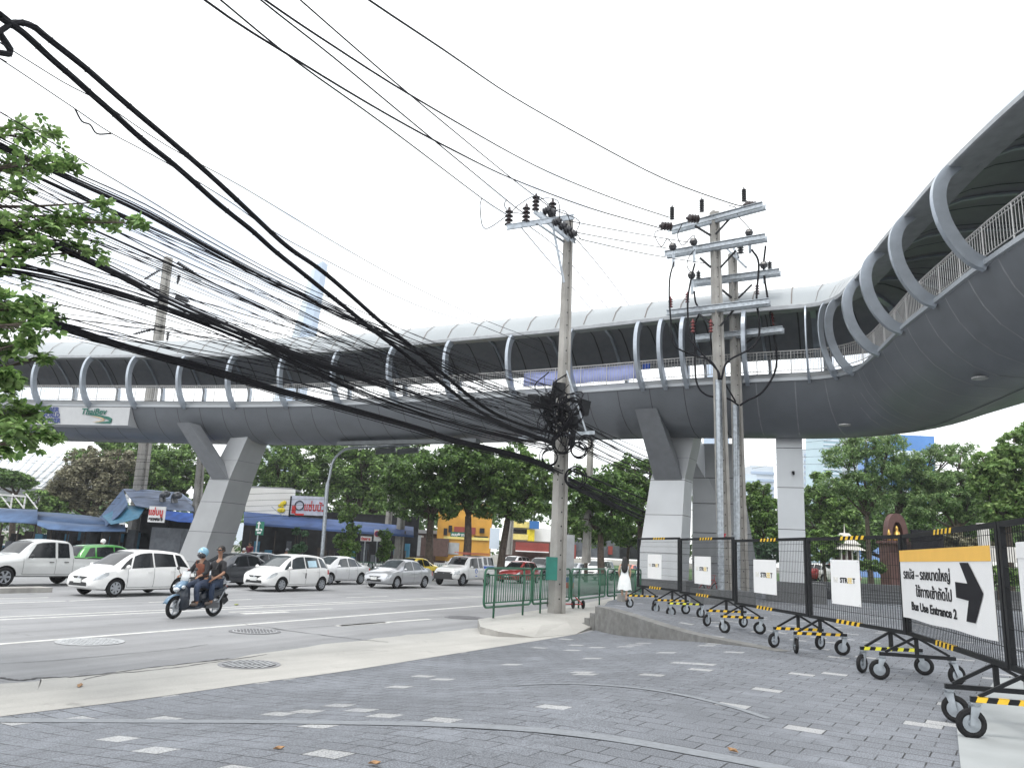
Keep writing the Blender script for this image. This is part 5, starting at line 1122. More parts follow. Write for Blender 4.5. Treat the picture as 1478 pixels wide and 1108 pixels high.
place(car('sedan', 'mid grey sedan mostly hidden, its roof showing behind the dark grey sedan', 'paint_midgrey', 'car'), (356, 839))
place(car('sedan', 'white sedan directly behind the white hatchback with the sun shade', 'paint_pearl', 'car', glass='glass_clear'), (519, 843), 'rear')
place(car('hatch', 'bright green hatchback seen from behind, beyond the silver pickup bed', 'paint_green', 'car'), (128, 836), 'rear', head=RHEAD + PI, side=-1)
place(car('sedan', 'yellow taxi with only its roof visible behind the silver sedan', 'paint_yellow', 'taxi'), (592, 838))
place(car('suv', 'white sport utility vehicle behind the green railing left of the woman in white', 'paint_white', 'car', glass='glass_clear'), (867, 838))
place(car('sedan', 'silver sedan seen over the green railing just right of the concrete pole', 'paint_silver', 'car', glass='glass_clear'), (833, 834))
place(car('suv', 'dark sport utility vehicle with its roof visible left of the green cabinet', 'paint_black', 'car'), (784, 837))
place(car('sedan', 'orange red car peeking out between the woman in white and the mesh barrier', 'paint_orange', 'car'), (912, 833))
place(car('suv', 'white van-like car parked farther back above the dark red hatchback', 'paint_pearl', 'car'), (742, 829))
place(car('hatch', 'pale grey small car far back behind the green railing, right of the dark one', 'paint_midgrey', 'car'), (812, 831))
place(car('suv', 'white parked van in front of the blue awning shop, right of the tall shrub', 'paint_white', 'van'), (533, 822))
# ================================================================ PEOPLE
def skinned(name, V, Ed, mats, par=None, lev=1, extra=None, root=0):
    me = bpy.data.meshes.new(name); me.from_pydata([v[:3] for v in V], Ed, []); o = bpy.data.objects.new(name, me); COL.objects.link(o)
    md = o.modifiers.new('s', 'SKIN'); md.use_smooth_shade = True
    for i, v in enumerate(V):
        r = v[3] if len(v) == 4 else v[3]; k = me.skin_vertices[0].data[i]; k.radius = (v[3], v[4] if len(v) > 4 else v[3]); k.use_root = (i == root)
    md2 = o.modifiers.new('u', 'SUBSURF'); md2.levels = lev
    dg = bpy.context.evaluated_depsgraph_get(); m2 = bpy.data.meshes.new_from_object(o.evaluated_get(dg)); bpy.data.objects.remove(o)
    m2.materials.clear()
    for m_ in (mats if isinstance(mats, (list, tuple)) else [mats]): m2.materials.append(MT[m_])
    if extra:
        b = MB(); extra(b); bm = bmesh.new(); bm.from_mesh(m2)
        vs = [bm.verts.new(v) for v in b.v]
        for f, mi in zip(b.f, b.m):
            try: q = bm.faces.new([vs[i] for i in f]); q.material_index = mi
            except ValueError: pass
        bm.to_mesh(m2); bm.free()
    m2.polygons.foreach_set('use_smooth', [True] * len(m2.polygons)); r_ = bpy.data.objects.new(name, m2); COL.objects.link(r_); r_.parent = par; return r_
def head_geo(b, c, fwd, s=1.0, mi=0):
    c = Vector(c); f = Vector(fwd).normalized(); r = f.cross(Vector((0, 0, 1))).normalized(); u = r.cross(f)
    rows = []
    for i in range(11):
        a = PI * i / 10; zz = math.cos(a); w = max(.03, math.sin(a)); jaw = 1 - .28 * max(0, -zz)
        rows.append([c + u * (.118 * s * zz) + (f * math.cos(t) * (.098 * s * w * (1 if math.cos(t) < 0 else .98)) + r * math.sin(t) * .077 * s * w * jaw) for t in np.linspace(0, 2 * PI, 14, endpoint=False)])
    b.grid(rows, mi, True)
    b.hexa([c + f * .09 * s - r * .012 - u * .03, c + f * .09 * s + r * .012 - u * .03, c + f * .125 * s - u * .03, c + f * .12 * s - u * .03 + r * .002], [c + f * .088 * s - r * .006 + u * .02, c + f * .088 * s + r * .006 + u * .02, c + f * .10 * s + u * .02, c + f * .099 * s + u * .02 + r * .001], mi)
    for q in (-1, 1):
        b.sph(c + r * q * .080 * s - u * .005, .022 * s, 6, mi, (.5, .8, 1.2)); b.sph(c + f * .088 * s + r * q * .03 * s + u * .012, .012 * s, 6, mi + 1)
    b.sph(c + f * .090 * s - u * .055 * s, .018 * s, 6, mi + 2, (1, 1, .4))
mat('eye', (.02, .015, .012), .3); mat('lips', (.28, .09, .07), .5); mat('denim', (.022, .038, .075), .8, var=.25, scale=8, bump=.2); mat('denim_light', (.028, .042, .078), .8, var=.25, scale=8, bump=.2)
mat('black_shirt', (.012, .012, .015), .8, var=.2, scale=6, bump=.2); mat('vest_orange', (.17, .055, .03), .8, var=.3, scale=5); mat('helmet_blue', (.22, .42, .56), .25, coat=.6); mat('visor', (.015, .015, .02), .1, coat=1.); mat('white_dress', (.80, .82, .82), .8, var=.05, scale=5, bump=.15)
mat('shoe', (.10, .08, .07), .6); mat('mask_black', (.02, .02, .02), .8); mat('helmet_white', (.75, .75, .74), .3, coat=.5)
def hand_chain(V, E, wrist_i, palm, d, side, up, curl=.5, s=1.):
    """palm point then five separate finger chains rooted in it"""
    palm = Vector(palm); d = Vector(d).normalized(); sd = Vector(side).normalized(); u = Vector(up).normalized()
    V.append((*palm, .026 * s, .020 * s)); p0 = len(V) - 1; E.append((wrist_i, p0))
    for k, (o, L_) in enumerate(((-.030, .072), (-.010, .082), (.010, .077), (.029, .060))):
        a = palm + sd * o + d * .035; V.append((*a, .010 * s)); i0 = len(V) - 1; E.append((p0, i0))
        m_ = a + d * L_ * .45 - u * L_ * .15 * curl * 2; V.append((*m_, .0095 * s)); E.append((i0, i0 + 1))
        t = m_ + d * L_ * .5 * (1 - curl) - u * L_ * .5 * curl; V.append((*t, .0075 * s)); E.append((i0 + 1, i0 + 2))
    a = palm - sd * .035 + d * .0; V.append((*a, .011 * s)); i0 = len(V) - 1; E.append((p0, i0)); t = a - sd * .02 + d * .035 - u * .015; V.append((*t, .0085 * s)); E.append((i0, i0 + 1))
# ---- the scooter: local x forward, z up, ground z=0
f_ = G(247, 893, RZ); r_ = G(309, 889, RZ); hd = math.atan2(f_[1] - r_[1], f_[0] - r_[0]); ce = (f_ + r_) / 2
SCT = thing('motor_scooter', 'pale blue and dark navy motor scooter carrying two people across the road', 'scooter', (ce[0], ce[1], RZ + .005), hd)
mat('scoot_blue', (.09, .17, .26), .3, .1, coat=.6); mat('scoot_navy', (.014, .022, .036), .35, coat=.5)
R_ = .275
def swheel(x, nm, steer=0):
    b = MB(); b.T = Matrix.Translation((x, 0, R_)) @ Matrix.Rotation(steer, 4, 'Z'); b.torus((0, 0, 0), R_ * .84, .048, 30, 8, 0, (0, 1, 0)); w = b.build(nm, 'rubber', SCT, smooth=True)
    b = MB(); b.T = Matrix.Translation((x, 0, R_)) @ Matrix.Rotation(steer, 4, 'Z'); b.torus((0, 0, 0), R_ * .68, .02, 26, 6, 0, (0, 1, 0)); b.cyl((0, -.05, 0), (0, .05, 0), .05)
    for k in range(5): a = k * 2 * PI / 5; b.beam((0, 0, 0), (math.cos(a) * R_ * .68, 0, math.sin(a) * R_ * .68), .035, .028, up=(0, 1, 0))
    b.cyl((0, .04, 0), (0, .05, 0), .11, 14); b.build('rim', 'rim', w, smooth=40)
swheel(.65, 'wheel', .12); swheel(-.65, 'wheel')
b = MB(); 
for q in (-1, 1): b.cyl((.65, q * .075, R_), (.47, q * .06, .72), .024, 8)
b.build('fork', 'rim', SCT, smooth=True)
b = MB(); b.grid([[(.65 + math.cos(a) * (R_ + .06), y, R_ + math.sin(a) * (R_ + .06) - abs(y) * .3) for y in (-.075, -.04, 0, .04, .075)] for a in np.linspace(rad(20), rad(165), 12)]); o = b.build('front_fender', 'scoot_blue', SCT, smooth=True, fix=False); md = o.modifiers.new('t', 'SOLIDIFY'); md.thickness = .012
def loft(secs, name, m_, par=SCT, sm=50):
    b = MB(); b.grid(secs, closed=True); n = len(secs[0]); b.f += [tuple(range(n))[::-1], tuple(range(len(b.v) - n, len(b.v)))]; b.m += [0, 0]; return b.build(name, m_, par, smooth=sm)
def ell(x, y, z, ry, rz, n=12, tilt=0.): return [(x + tilt * rz * math.sin(2 * PI * k / n), y + ry * math.cos(2 * PI * k / n), z + rz * math.sin(2 * PI * k / n)) for k in range(n)]
loft([ell(.70, 0, .74, .03, .03), ell(.66, 0, .76, .08, .06), ell(.58, 0, .80, .14, .11, tilt=-.3), ell(.46, 0, .86, .14, .13, tilt=-.5), ell(.38, 0, .92, .09, .10, tilt=-.5)], 'front_fairing', 'scoot_blue')
loft([ell(.60, 0, .60, .08, .14), ell(.50, 0, .60, .19, .26, tilt=-.25), ell(.42, 0, .50, .20, .30, tilt=-.25), ell(.34, 0, .40, .17, .22), ell(.30, 0, .30, .12, .1)], 'leg_shield', 'scoot_navy')
loft([ell(.36, 0, .27, .15, .06), ell(.0, 0, .26, .16, .06), ell(-.18, 0, .32, .15, .10), ell(-.3, 0, .36, .13, .10)], 'footboard', 'scoot_navy')
loft([ell(-.10, 0, .48, .12, .10), ell(-.22, 0, .52, .16, .18), ell(-.5, 0, .58, .16, .16), ell(-.8, 0, .66, .13, .12), ell(-.98, 0, .74, .07, .06)], 'rear_body', 'scoot_navy')
loft([ell(-.02, 0, .70, .10, .04), ell(-.15, 0, .74, .15, .06), ell(-.45, 0, .76, .15, .06), ell(-.55, 0, .80, .14, .06), ell(-.85, 0, .82, .11, .05), ell(-.92, 0, .82, .07, .03)], 'seat', 'plastic')
b = MB(); b.sph((.655, 0, .72), .085, 12, 0, (.8, 1.2, .8)); b.build('headlight', 'headlight', SCT, smooth=True)
for q in (-1, 1): b = MB(); b.sph((.58, q * .16, .78), .05, 8, 0, (1.4, .6, 1)); b.build('indicator', 'headlight', SCT, smooth=True)
b = MB(); b.tube(catmull([(.28, -.34, 1.03), (.36, -.2, 1.02), (.42, 0, .98), (.36, .2, 1.02), (.28, .34, 1.03)], 4), .016, 8); b.build('handlebar', 'plastic', SCT, smooth=True)
for q in (-1, 1): b = MB(); b.tube([(.34, q * .24, 1.03), (.40, q * .27, 1.14), (.40, q * .30, 1.2)], .008, 6); b.sph((.40, q * .32, 1.23), .06, 8, 0, (.3, 1.1, .75)); b.build('mirror', 'plastic', SCT, smooth=True)
mat('windshield', (.75, .78, .8), .1, var=.02, alpha=.55)
b = MB(); b.grid([[(.50 - .05 * v - .05 * abs(u) ** 2, u * .15, .93 + .24 * v) for u in np.linspace(-1, 1, 7)] for v in (0, .5, 1)]); o = b.build('windshield', 'windshield', SCT, smooth=True, fix=False); md = o.modifiers.new('t', 'SOLIDIFY'); md.thickness = .006
b = MB(); b.beam((-.86, 0, .62), (-1.06, 0, .34), .18, .02, up=(1, 0, .6)); b.box((-.98, 0, .52), (.02, .17, .12), 0, 0, 0, -.6); b.build('mudguard', 'plastic', SCT)
b = MB(); b.tube([(-.3, -.13, .24), (-.5, -.16, .26), (-.92, -.17, .36)], [.035, .05, .055], 10); b.build('exhaust', 'rim_dark', SCT, smooth=True)
b = MB(); b.box((-.45, .1, .30), (.42, .10, .14)); b.build('engine_case', 'rim_dark', SCT)
b = MB(); b.tube(catmull([(-.72, .13, .84), (-1.0, .12, .90), (-1.02, 0, .90), (-1.0, -.12, .90), (-.72, -.13, .84)], 4), .014, 6); b.build('grab_rail', 'rim', SCT, smooth=True)
b = MB(); b.cyl((-.66, .11, .36), (-.86, .13, .72), .02, 8); b.build('shock_absorber', 'rim', SCT)
b = MB(); b.sph((-.97, 0, .76), .06, 8, 0, (.5, 1.3, .7)); b.build('tail_light', 'taillight', SCT, smooth=True)
mw_ = Matrix.Translation(SCT.location) @ Matrix.Rotation(hd, 4, 'Z')
def rider(name, label, x0, lean, head_fwd, shirt, jeans, arms, legs, helmet, sh=1.0):
    T = thing(name, label, 'person', tuple(SCT.location), hd)
    hip = (x0, 0, .90); ch = (x0 + lean * .6, 0, 1.20); sh_ = (x0 + lean, 0, 1.40); nk = (x0 + lean * 1.05, 0, 1.49); hc = (x0 + lean * 1.15 + .02, 0, 1.62 * sh - .0)
    V = [(*hip, .14, .12), (*ch, .14, .10), (*sh_, .12, .09), (*nk, .052), (*hc, .06)]; E = [(0, 1), (1, 2), (2, 3), (3, 4)]
    def add(ch_, root):
        p = root
        for c_ in ch_: V.append(c_); E.append((p, len(V) - 1)); p = len(V) - 1
        return p
    for q, A_ in arms:
        w = add([(sh_[0], q * .17, sh_[2] - .02, .055), (*A_[0], .046), (*A_[1], .030)], 2)
        d = Vector(A_[1]) - Vector(A_[0]); d.normalize(); hand_chain(V, E, w, Vector(A_[1]) + d * .07, d, Vector((0, q, 0)) if abs(d.y) < .8 else Vector((1, 0, 0)), Vector((0, 0, 1)), .6)
    for q, L_ in legs:
        add([(x0 + .05, q * .10, .86, .10), (*L_[0], .075), (*L_[1], .045), (*L_[2], .04)], 0)
    def ex(b): head_geo(b, hc, head_fwd)
    skinned('body', V, E, ['skin', 'eye', 'lips'], T, 1, ex)
    # shirt and trousers as clothing shells
    V2_ = [(x0 + .0, 0, .86, .165, .14), (*ch, .165, .125), (*sh_, .15, .115), (*nk, .075)]; E2 = [(0, 1), (1, 2), (2, 3)]
    for q, A_ in arms:
        k = len(V2_); el = Vector((sh_[0], q * .17, sh_[2] - .02)).lerp(Vector(A_[0]), .95 if shirt[1] < 1 else 1); V2_ += [(sh_[0], q * .17, sh_[2] - .02, .078), (*el, .066)]; E2 += [(2, k), (k, k + 1)]
        if shirt[1] >= 1: wr_ = Vector(A_[0]).lerp(Vector(A_[1]), .85); V2_.append((*wr_, .046)); E2.append((k + 1, k + 2))
    skinned('shirt', V2_, E2, shirt[0], T, 1)
    V3 = [(x0, 0, .87, .15, .13)]; E3 = []
    for q, L_ in legs:
        k = len(V3); an = Vector(L_[0]).lerp(Vector(L_[1]), .92); V3 += [(x0 + .05, q * .10, .86, .118), (*L_[0], .092), (*an, .066)]; E3 += [(0, k), (k, k + 1), (k + 1, k + 2)]
    skinned('trousers', V3, E3, jeans, T, 1)
    for q, L_ in legs:
        f = Vector(L_[2]); b = MB(); b.sph(f + Vector((.05, 0, .0)), .1, 10, 0, (1.35, .48, .48)); b.build('shoe', 'shoe', T, smooth=True)
    return T, Vector(hc)
Tr, hc = rider('person', 'scooter driver in a pale blue helmet and an orange vest over dark sleeves', -.18, .10, (1, .15, -.02), ('black_shirt', 1.), 'denim_light',
    [(1, ((.02, .30, 1.14), (.24, .32, 1.07))), (-1, ((.02, -.30, 1.14), (.24, -.32, 1.07)))], [(1, ((.18, .17, .80), (.10, .16, .36), (.14, .16, .34))), (-1, ((.18, -.17, .80), (.10, -.16, .36), (.14, -.16, .34)))], True)
b = MB(); b.sph(hc + Vector((-.01, 0, .03)), .142, 14, 0, (1.05, .92, .98)); b.build('helmet', 'helmet_blue', Tr, smooth=True)
b = MB(); b.sph(hc + Vector((.035, .005, -.03)), .128, 14, 0, (1.0, .90, .80)); b.build('visor', 'visor', Tr, smooth=True)
skinned('vest', [(-.18, 0, .95, .185, .165), (-.11, 0, 1.2, .185, .15), (-.08, 0, 1.36, .165, .14), (-.08, .16, 1.37, .088), (-.08, -.16, 1.37, .088)], [(0, 1), (1, 2), (2, 3), (2, 4)], 'vest_orange', Tr, 1)
Tp, hc = rider('person', 'scooter passenger with dark hair and sunglasses, in black shirt and jeans, sitting upright', -.62, -.04, (.9, .25, .12), ('black_shirt', .9), 'denim',
    [(1, ((-.52, .34, 1.13), (-.30, .27, 1.00))), (-1, ((-.52, -.32, 1.13), (-.30, -.24, 1.00)))], [(1, ((-.24, .26, .82), (-.30, .24, .38), (-.26, .24, .36))), (-1, ((-.24, -.26, .82), (-.30, -.24, .38), (-.26, -.24, .36)))], False, 1.06)
b = MB(); b.sph(hc + Vector((-.028, -.008, .03)), .118, 14, 0, (.98, .82, .95)); b.sph(hc + Vector((-.14, -.03, .0)), .05, 8); b.build('hair', 'hair', Tp, smooth=True)
b = MB(); b.box(hc + Vector((.088, .028, .014)), (.03, .14, .032), .27); b.beam(hc + Vector((.07, .085, .016)), hc + Vector((-.03, .085, .016)), .006, .012); b.build('sunglasses', 'visor', Tp)
b = MB(); b.box((-.36, .19, 1.16), (.20, .10, .14), .2); b.tube(catmull([(-.36, .19, 1.2), (-.5, .12, 1.35), (-.68, 0, 1.42)], 4), .012, 5); b.build('shoulder_bag', 'plastic', Tp)
# ---- woman in a white dress walking away
g = at(901, 866, 30.3); gz = .02
WT = thing('person', 'woman with long dark hair in a white dress, seen from behind', 'person', (g[0], g[1], gz), rad(78))
V = [(0, 0, .92, .13, .10), (0, 0, 1.12, .10, .08), (0, 0, 1.32, .115, .08), (0, 0, 1.40, .042), (0, 0, 1.50, .05)]; E = [(0, 1), (1, 2), (2, 3), (3, 4)]
for q, dx in ((1, .10), (-1, -.10)):
    k = len(V); V += [(0, q * .09, .86, .085), (dx * .6 + .02, q * .09, .47, .052), (dx - .05, q * .08, .10, .033), (dx + .05, q * .08, .03, .028)]; E += [(0, k), (k, k + 1), (k + 1, k + 2), (k + 2, k + 3)]
    k = len(V); V += [(0, q * .16, 1.35, .045), (-.03 if q > 0 else .04, q * .22, 1.10, .036), (.07, q * .20, .92, .024)]; E += [(2, k), (k, k + 1), (k + 1, k + 2)]
    hand_chain(V, E, k + 2, (.10, q * .20, .86), (.3, 0, -.9), (1, 0, .2), (0, -q, 0), .35, .9)
skinned('body', V, E, ['skin_light', 'eye', 'lips'], WT, 1, lambda b: head_geo(b, (.01, 0, 1.53), (1, 0, 0), .95))
b = MB(); prof = [(1.37, .11, .07), (1.30, .165, .11), (1.12, .135, .105), (1.0, .15, .12), (.85, .20, .17), (.65, .235, .205), (.42, .27, .235)]
b.grid([[(ry * (1 + .07 * math.sin(6 * t + z * 3) * (z < 1)) * math.cos(t), rx * (1 + .07 * math.sin(6 * t) * (z < 1)) * math.sin(t), z + (.02 * math.sin(5 * t) if z < .5 else 0)) for t in np.linspace(0, 2 * PI, 26, endpoint=False)] for z, rx, ry in prof], closed=True); b.build('dress', 'white_dress', WT, smooth=True, fix=False)
b = MB(); b.grid([[(-.025 + (a * 1.0) * math.cos(t) - sh, w * math.sin(t), z) for t in np.linspace(0, 2 * PI, 18, endpoint=False)] for z, w, a, sh in ((1.66, .02, .02, 0), (1.645, .07, .07, 0), (1.58, .095, .10, .0), (1.48, .10, .09, .02), (1.36, .13, .06, .06), (1.22, .13, .05, .10), (1.10, .09, .04, .10), (1.05, .03, .02, .10))], closed=True); b.build('hair', 'hair', WT, smooth=True, fix=False)
for q, dx in ((1, .10), (-1, -.10)): b = MB(); b.sph((dx + .02, q * .08, .03), .1, 8, 0, (1.15, .42, .32)); b.build('sandal', 'shoe', WT, smooth=True)
# ---- far bystanders
def bystander(px, Y, lab, top_, low, helm=None, z0=RZ, seated=False, hgt=1.65):
    g = at(px[0], px[1], Y); k = hgt / 1.65; T = thing('person', lab, 'person', (g[0], g[1], z0), rad(-110)); T.scale = (k, k, k)
    V = [(0, 0, .92, .14, .11), (0, 0, 1.14, .12, .09), (0, 0, 1.34, .13, .09), (0, 0, 1.43, .045), (0, 0, 1.5, .05)]; E = [(0, 1), (1, 2), (2, 3), (3, 4)]
    for q in (1, -1):
        n = len(V); V += [(0, q * .09, .86, .09), (.02, q * .10, .47, .06), (-.02, q * .10, .08, .04), (.08, q * .10, .03, .03)]; E += [(0, n), (n, n + 1), (n + 1, n + 2), (n + 2, n + 3)]
        n = len(V); V += [(0, q * .18, 1.37, .05), (0, q * .25, 1.10, .04), (.12, q * .22, .92, .028)]; E += [(2, n), (n, n + 1), (n + 1, n + 2)]; hand_chain(V, E, n + 2, (.17, q * .22, .88), (.8, 0, -.5), (0, 1, 0), (0, 0, 1), .4)
    skinned('body', V, E, ['skin', 'eye', 'lips'], T, 1, lambda b: head_geo(b, (.01, 0, 1.54), (1, 0, 0)))
    skinned('shirt', [(0, 0, .90, .17, .14), (0, 0, 1.14, .15, .12), (0, 0, 1.34, .155, .115), (0, .19, 1.36, .07), (0, .24, 1.15, .06), (0, -.19, 1.36, .07), (0, -.24, 1.15, .06)], [(0, 1), (1, 2), (2, 3), (3, 4), (2, 5), (5, 6)], top_, T, 1)
    skinned('trousers', [(0, 0, .88, .15, .12), (0, .09, .84, .11), (.02, .1, .47, .08), (-.02, .1, .14, .065), (0, -.09, .84, .11), (.02, -.1, .47, .08), (-.02, -.1, .14, .065)], [(0, 1), (1, 2), (2, 3), (0, 4), (4, 5), (5, 6)], low, T, 1)
    b = MB(); b.sph((-.01, 0, 1.575), .135 if helm else .112, 12, 0, (1, .9, .95)); b.build('helmet' if helm else 'hair', helm or 'hair', T, smooth=True)
mat('shirt_navy', (.02, .03, .07), .8); mat('shirt_maroon', (.16, .02, .04), .8); mat('shirt_white', (.7, .7, .7), .8)
bystander((144, 812), 41, 'motorcyclist in a white helmet and navy jacket behind the white hatchback, near the green car', 'shirt_navy', 'denim', 'helmet_white', hgt=1.72)
bystander((349, 820), 55, 'person with a white cap standing by the foot of the slanting pier', 'shirt_white', 'denim', 'helmet_white', hgt=1.5)
bystander((357, 820), 57, 'person in a maroon top at the dark shop, left of the green sign', 'shirt_maroon', 'denim', hgt=1.95)
bystander((412, 815), 54, 'person with a grey helmet whose head shows above the white hatchback', 'black_shirt', 'denim', 'paint_midgrey', hgt=1.6)
# ================================================================ TREES
leafmat('leaf_dark', (.03, .075, .018), (.19, .32, .08)); leafmat('leaf_mid', (.045, .105, .025), (.26, .40, .11)); leafmat('leaf_bright', (.08, .17, .04), (.33, .46, .16), .4)
leafmat('leaf_dry', (.12, .12, .07), (.33, .31, .21), .2); leafmat('leaf_feather', (.07, .15, .05), (.32, .44, .18), .4); leafmat('leaf_near', (.06, .14, .03), (.36, .52, .18), .4, 5.)
leafmat('leaf_bluegreen', (.03, .08, .04), (.10, .19, .09), .3)
def leaves_mesh(name, C_, R_, n, size, m_, par, squash=.8, flat=.25, clumps=26, shape='diamond', seed=0, loc=None, hang=0.):
    g = np.random.default_rng(seed + 17); C_ = np.array(C_, float); R_ = np.array(R_, float); w = R_ ** 2.2; w /= w.sum()
    # clump centres near each blob's surface
    cc = []; cr_ = []
    for c, r in zip(C_, R_):
        k = max(8, int(clumps * 2.1 * (r / R_.max()) ** 1.5)); v = g.normal(size=(k, 3)); v /= np.linalg.norm(v, axis=1)[:, None]; rad_ = r * g.uniform(.45, 1.0, (k, 1)) ** .7
        cc.append(c + v * rad_ * [1, 1, squash]); cr_.append(np.full(k, r) * g.uniform(.12, .27, k))
    cc = np.vstack(cc); cr_ = np.concatenate(cr_); pw = cr_ ** 2; pw /= pw.sum(); idx = g.choice(len(cc), n, p=pw)
    v = g.normal(size=(n, 3)); v /= np.linalg.norm(v, axis=1)[:, None]; P = cc[idx] + v * (cr_[idx] * g.uniform(.3, 1.1, n) ** .6)[:, None] * [1.1, 1.1, .82]
    nrm = v * .6 + g.normal(size=(n, 3)) * .55 + [0, 0, .75]; nrm /= np.linalg.norm(nrm, axis=1)[:, None]
    t = g.normal(size=(n, 3)) - [0, 0, hang]; t -= nrm * (t * nrm).sum(1)[:, None]; t /= np.linalg.norm(t, axis=1)[:, None]; b_ = np.cross(nrm, t)
    s_ = size * g.uniform(.6, 1.3, n)[:, None]; q = .42 if shape == 'diamond' else .3
    vv = np.stack([P - t * s_, P - t * s_ * .1 + b_ * s_ * q * 1.15 + nrm * s_ * .12, P + t * s_, P - t * s_ * .1 - b_ * s_ * q * 1.15 + nrm * s_ * .12], 1).reshape(-1, 3)
    me = bpy.data.meshes.new(name); me.vertices.add(4 * n); me.vertices.foreach_set('co', vv.ravel()); me.loops.add(4 * n); me.loops.foreach_set('vertex_index', np.arange(4 * n)); me.polygons.add(n); me.polygons.foreach_set('loop_start', np.arange(0, 4 * n, 4)); me.update(calc_edges=True)
    me.materials.append(MT[m_]); o = bpy.data.objects.new(name, me); COL.objects.link(o)
    if par is not None: o.parent = par
    return o
def tree(label, base, Y, blobs, n, size, m_, tr=.22, group=None, name='tree', bark='bark', seed=0, zb=-.42, squash=.8, clumps=26, lean=0, cat='tree', hang=0., shape='diamond'):
    """base: pixel of the trunk foot; blobs: (px, py, radius px, dY)"""
    g = at(base[0], base[1], Y); T = thing(name, label, cat, group=group); B0 = Vector((g[0], g[1], zb))
    Cs = [at(b_[0], b_[1], Y + (b_[3] if len(b_) > 3 else 0)) for b_ in blobs]; Rs = [b_[2] * Y / FP * 1.16 for b_ in blobs]; n = int(n * (1.75 if n > 5000 else 1.2)); size *= (.74 if n > 5000 else .9)
    leaves_mesh('crown', Cs, Rs, n, size, m_, T, squash, clumps=clumps, seed=seed, hang=hang, shape=shape)
    b = MB(); rnd = random.Random(seed); cz = sum(c[2] for c in Cs) / len(Cs); cen = Vector((sum(c[0] for c in Cs) / len(Cs), sum(c[1] for c in Cs) / len(Cs), cz))
    fork = B0.lerp(Vector((lerp(B0.x, cen.x, .35), lerp(B0.y, cen.y, .35), min(c[2] - r * .5 for c, r in zip(Cs, Rs)))), .92)
    if fork.z < B0.z + 1: fork.z = B0.z + 1
    pts = catmull([B0, B0.lerp(fork, .5) + Vector((rnd.uniform(-.12, .12), 0, 0)), fork], 5); b.tube(pts, [lerp(tr * 1.25, tr * .85, i / (len(pts) - 1)) for i in range(len(pts))], 8)
    for c, r in zip(Cs, Rs):
        c = Vector(c); mid = fork.lerp(c, .5) + Vector((rnd.uniform(-.3, .3), 0, -.1)); p = catmull([fork, mid, c + Vector((0, 0, r * .3))], 4); b.tube(p, [lerp(tr * .6, tr * .12, i / (len(p) - 1)) for i in range(len(p))], 6)
        for k in range(5):
            e = c + Vector((rnd.gauss(0, 1), rnd.gauss(0, 1), rnd.gauss(0, .7))).normalized() * r * .85; s_ = fork.lerp(c, rnd.uniform(.5, .9)); p = catmull([s_, s_.lerp(e, .5) + Vector((0, 0, .15)), e], 3); b.tube(p, [lerp(tr * .28, tr * .05, i / (len(p) - 1)) for i in range(len(p))], 5)
    b.build('trunk', bark, T, smooth=True); return T
GM = 'trees on the median beyond the cars'
tree('dark leafy median tree left of the other two, behind the silver sedan', (622, 815), 58, [(600, 690, 38), (640, 672, 36), (590, 725, 26), (628, 715, 34), (575, 690, 24), (660, 690, 26)], 9000, .22, 'leaf_dark', .27, GM, seed=1)
tree('dark leafy median tree with a forked trunk, middle of the three behind the service pickup', (671, 812), 58.5, [(668, 680, 36), (700, 690, 34), (655, 718, 30), (700, 722, 26), (680, 655, 28)], 8500, .22, 'leaf_dark', .28, GM, seed=2)
tree('dark leafy median tree behind the dark red hatchback, rightmost of the three', (722, 810), 59, [(735, 680, 34), (762, 690, 34), (725, 720, 28), (760, 725, 30), (785, 700, 26), (745, 655, 24)], 9000, .22, 'leaf_mid', .26, GM, seed=3)
tree('leafy tree just right of the tangled pole, its crown under the sagging cables', (870, 815), 60, [(835, 715, 28), (865, 705, 34), (895, 715, 30), (850, 745, 26), (885, 745, 28), (830, 690, 20)], 8500, .22, 'leaf_dark', .25, GM, seed=4)
tree('tree left of the right bridge pier, dark trunk and bright top leaves', (925, 815), 62, [(915, 680, 28), (940, 690, 26), (905, 720, 24), (935, 735, 28), (890, 700, 22), (958, 720, 20)], 7500, .22, 'leaf_mid', .28, GM, seed=5)
tree('low bright tree beyond the white sport utility vehicle, right of the tangled pole', (846, 812), 66, [(835, 762, 20), (858, 770, 20), (820, 745, 16)], 3500, .2, 'leaf_bright', .14, GM, seed=6)
tree('low pale green tree in front of the right bridge pier base', (905, 812), 66, [(900, 768, 20), (925, 775, 18), (885, 760, 15), (935, 755, 14)], 3500, .2, 'leaf_bright', .14, GM, seed=7)
GB = 'big trees behind the shops'
tree('large dark tree behind the shop, between the slanting pier and the street lamp', (400, 800), 80, [(395, 675, 34), (430, 690, 36), (415, 650, 30), (450, 720, 28), (390, 720, 24)], 9000, .28, 'leaf_mid', .35, GB, seed=8)
tree('large bushy tree behind the shop, right of the street lamp', (510, 800), 82, [(490, 670, 40), (530, 680, 40), (560, 700, 30), (500, 720, 34), (545, 735, 26), (470, 650, 24), (530, 650, 26)], 12000, .28, 'leaf_mid', .4, GB, seed=9)
tree('dark tree filling the gap behind the shop sign and the small round pole', (560, 800), 88, [(560, 665, 28), (590, 650, 26), (575, 720, 26), (540, 715, 24)], 6000, .3, 'leaf_dark', .35, GB, seed=10)
tree('big green tree behind the blue tarp, right of the leaning left pole', (240, 790), 78, [(215, 680, 34), (250, 670, 34), (275, 700, 30), (235, 715, 30), (200, 655, 24), (290, 680, 20), (265, 650, 20)], 11000, .27, 'leaf_mid', .4, GB, seed=11)
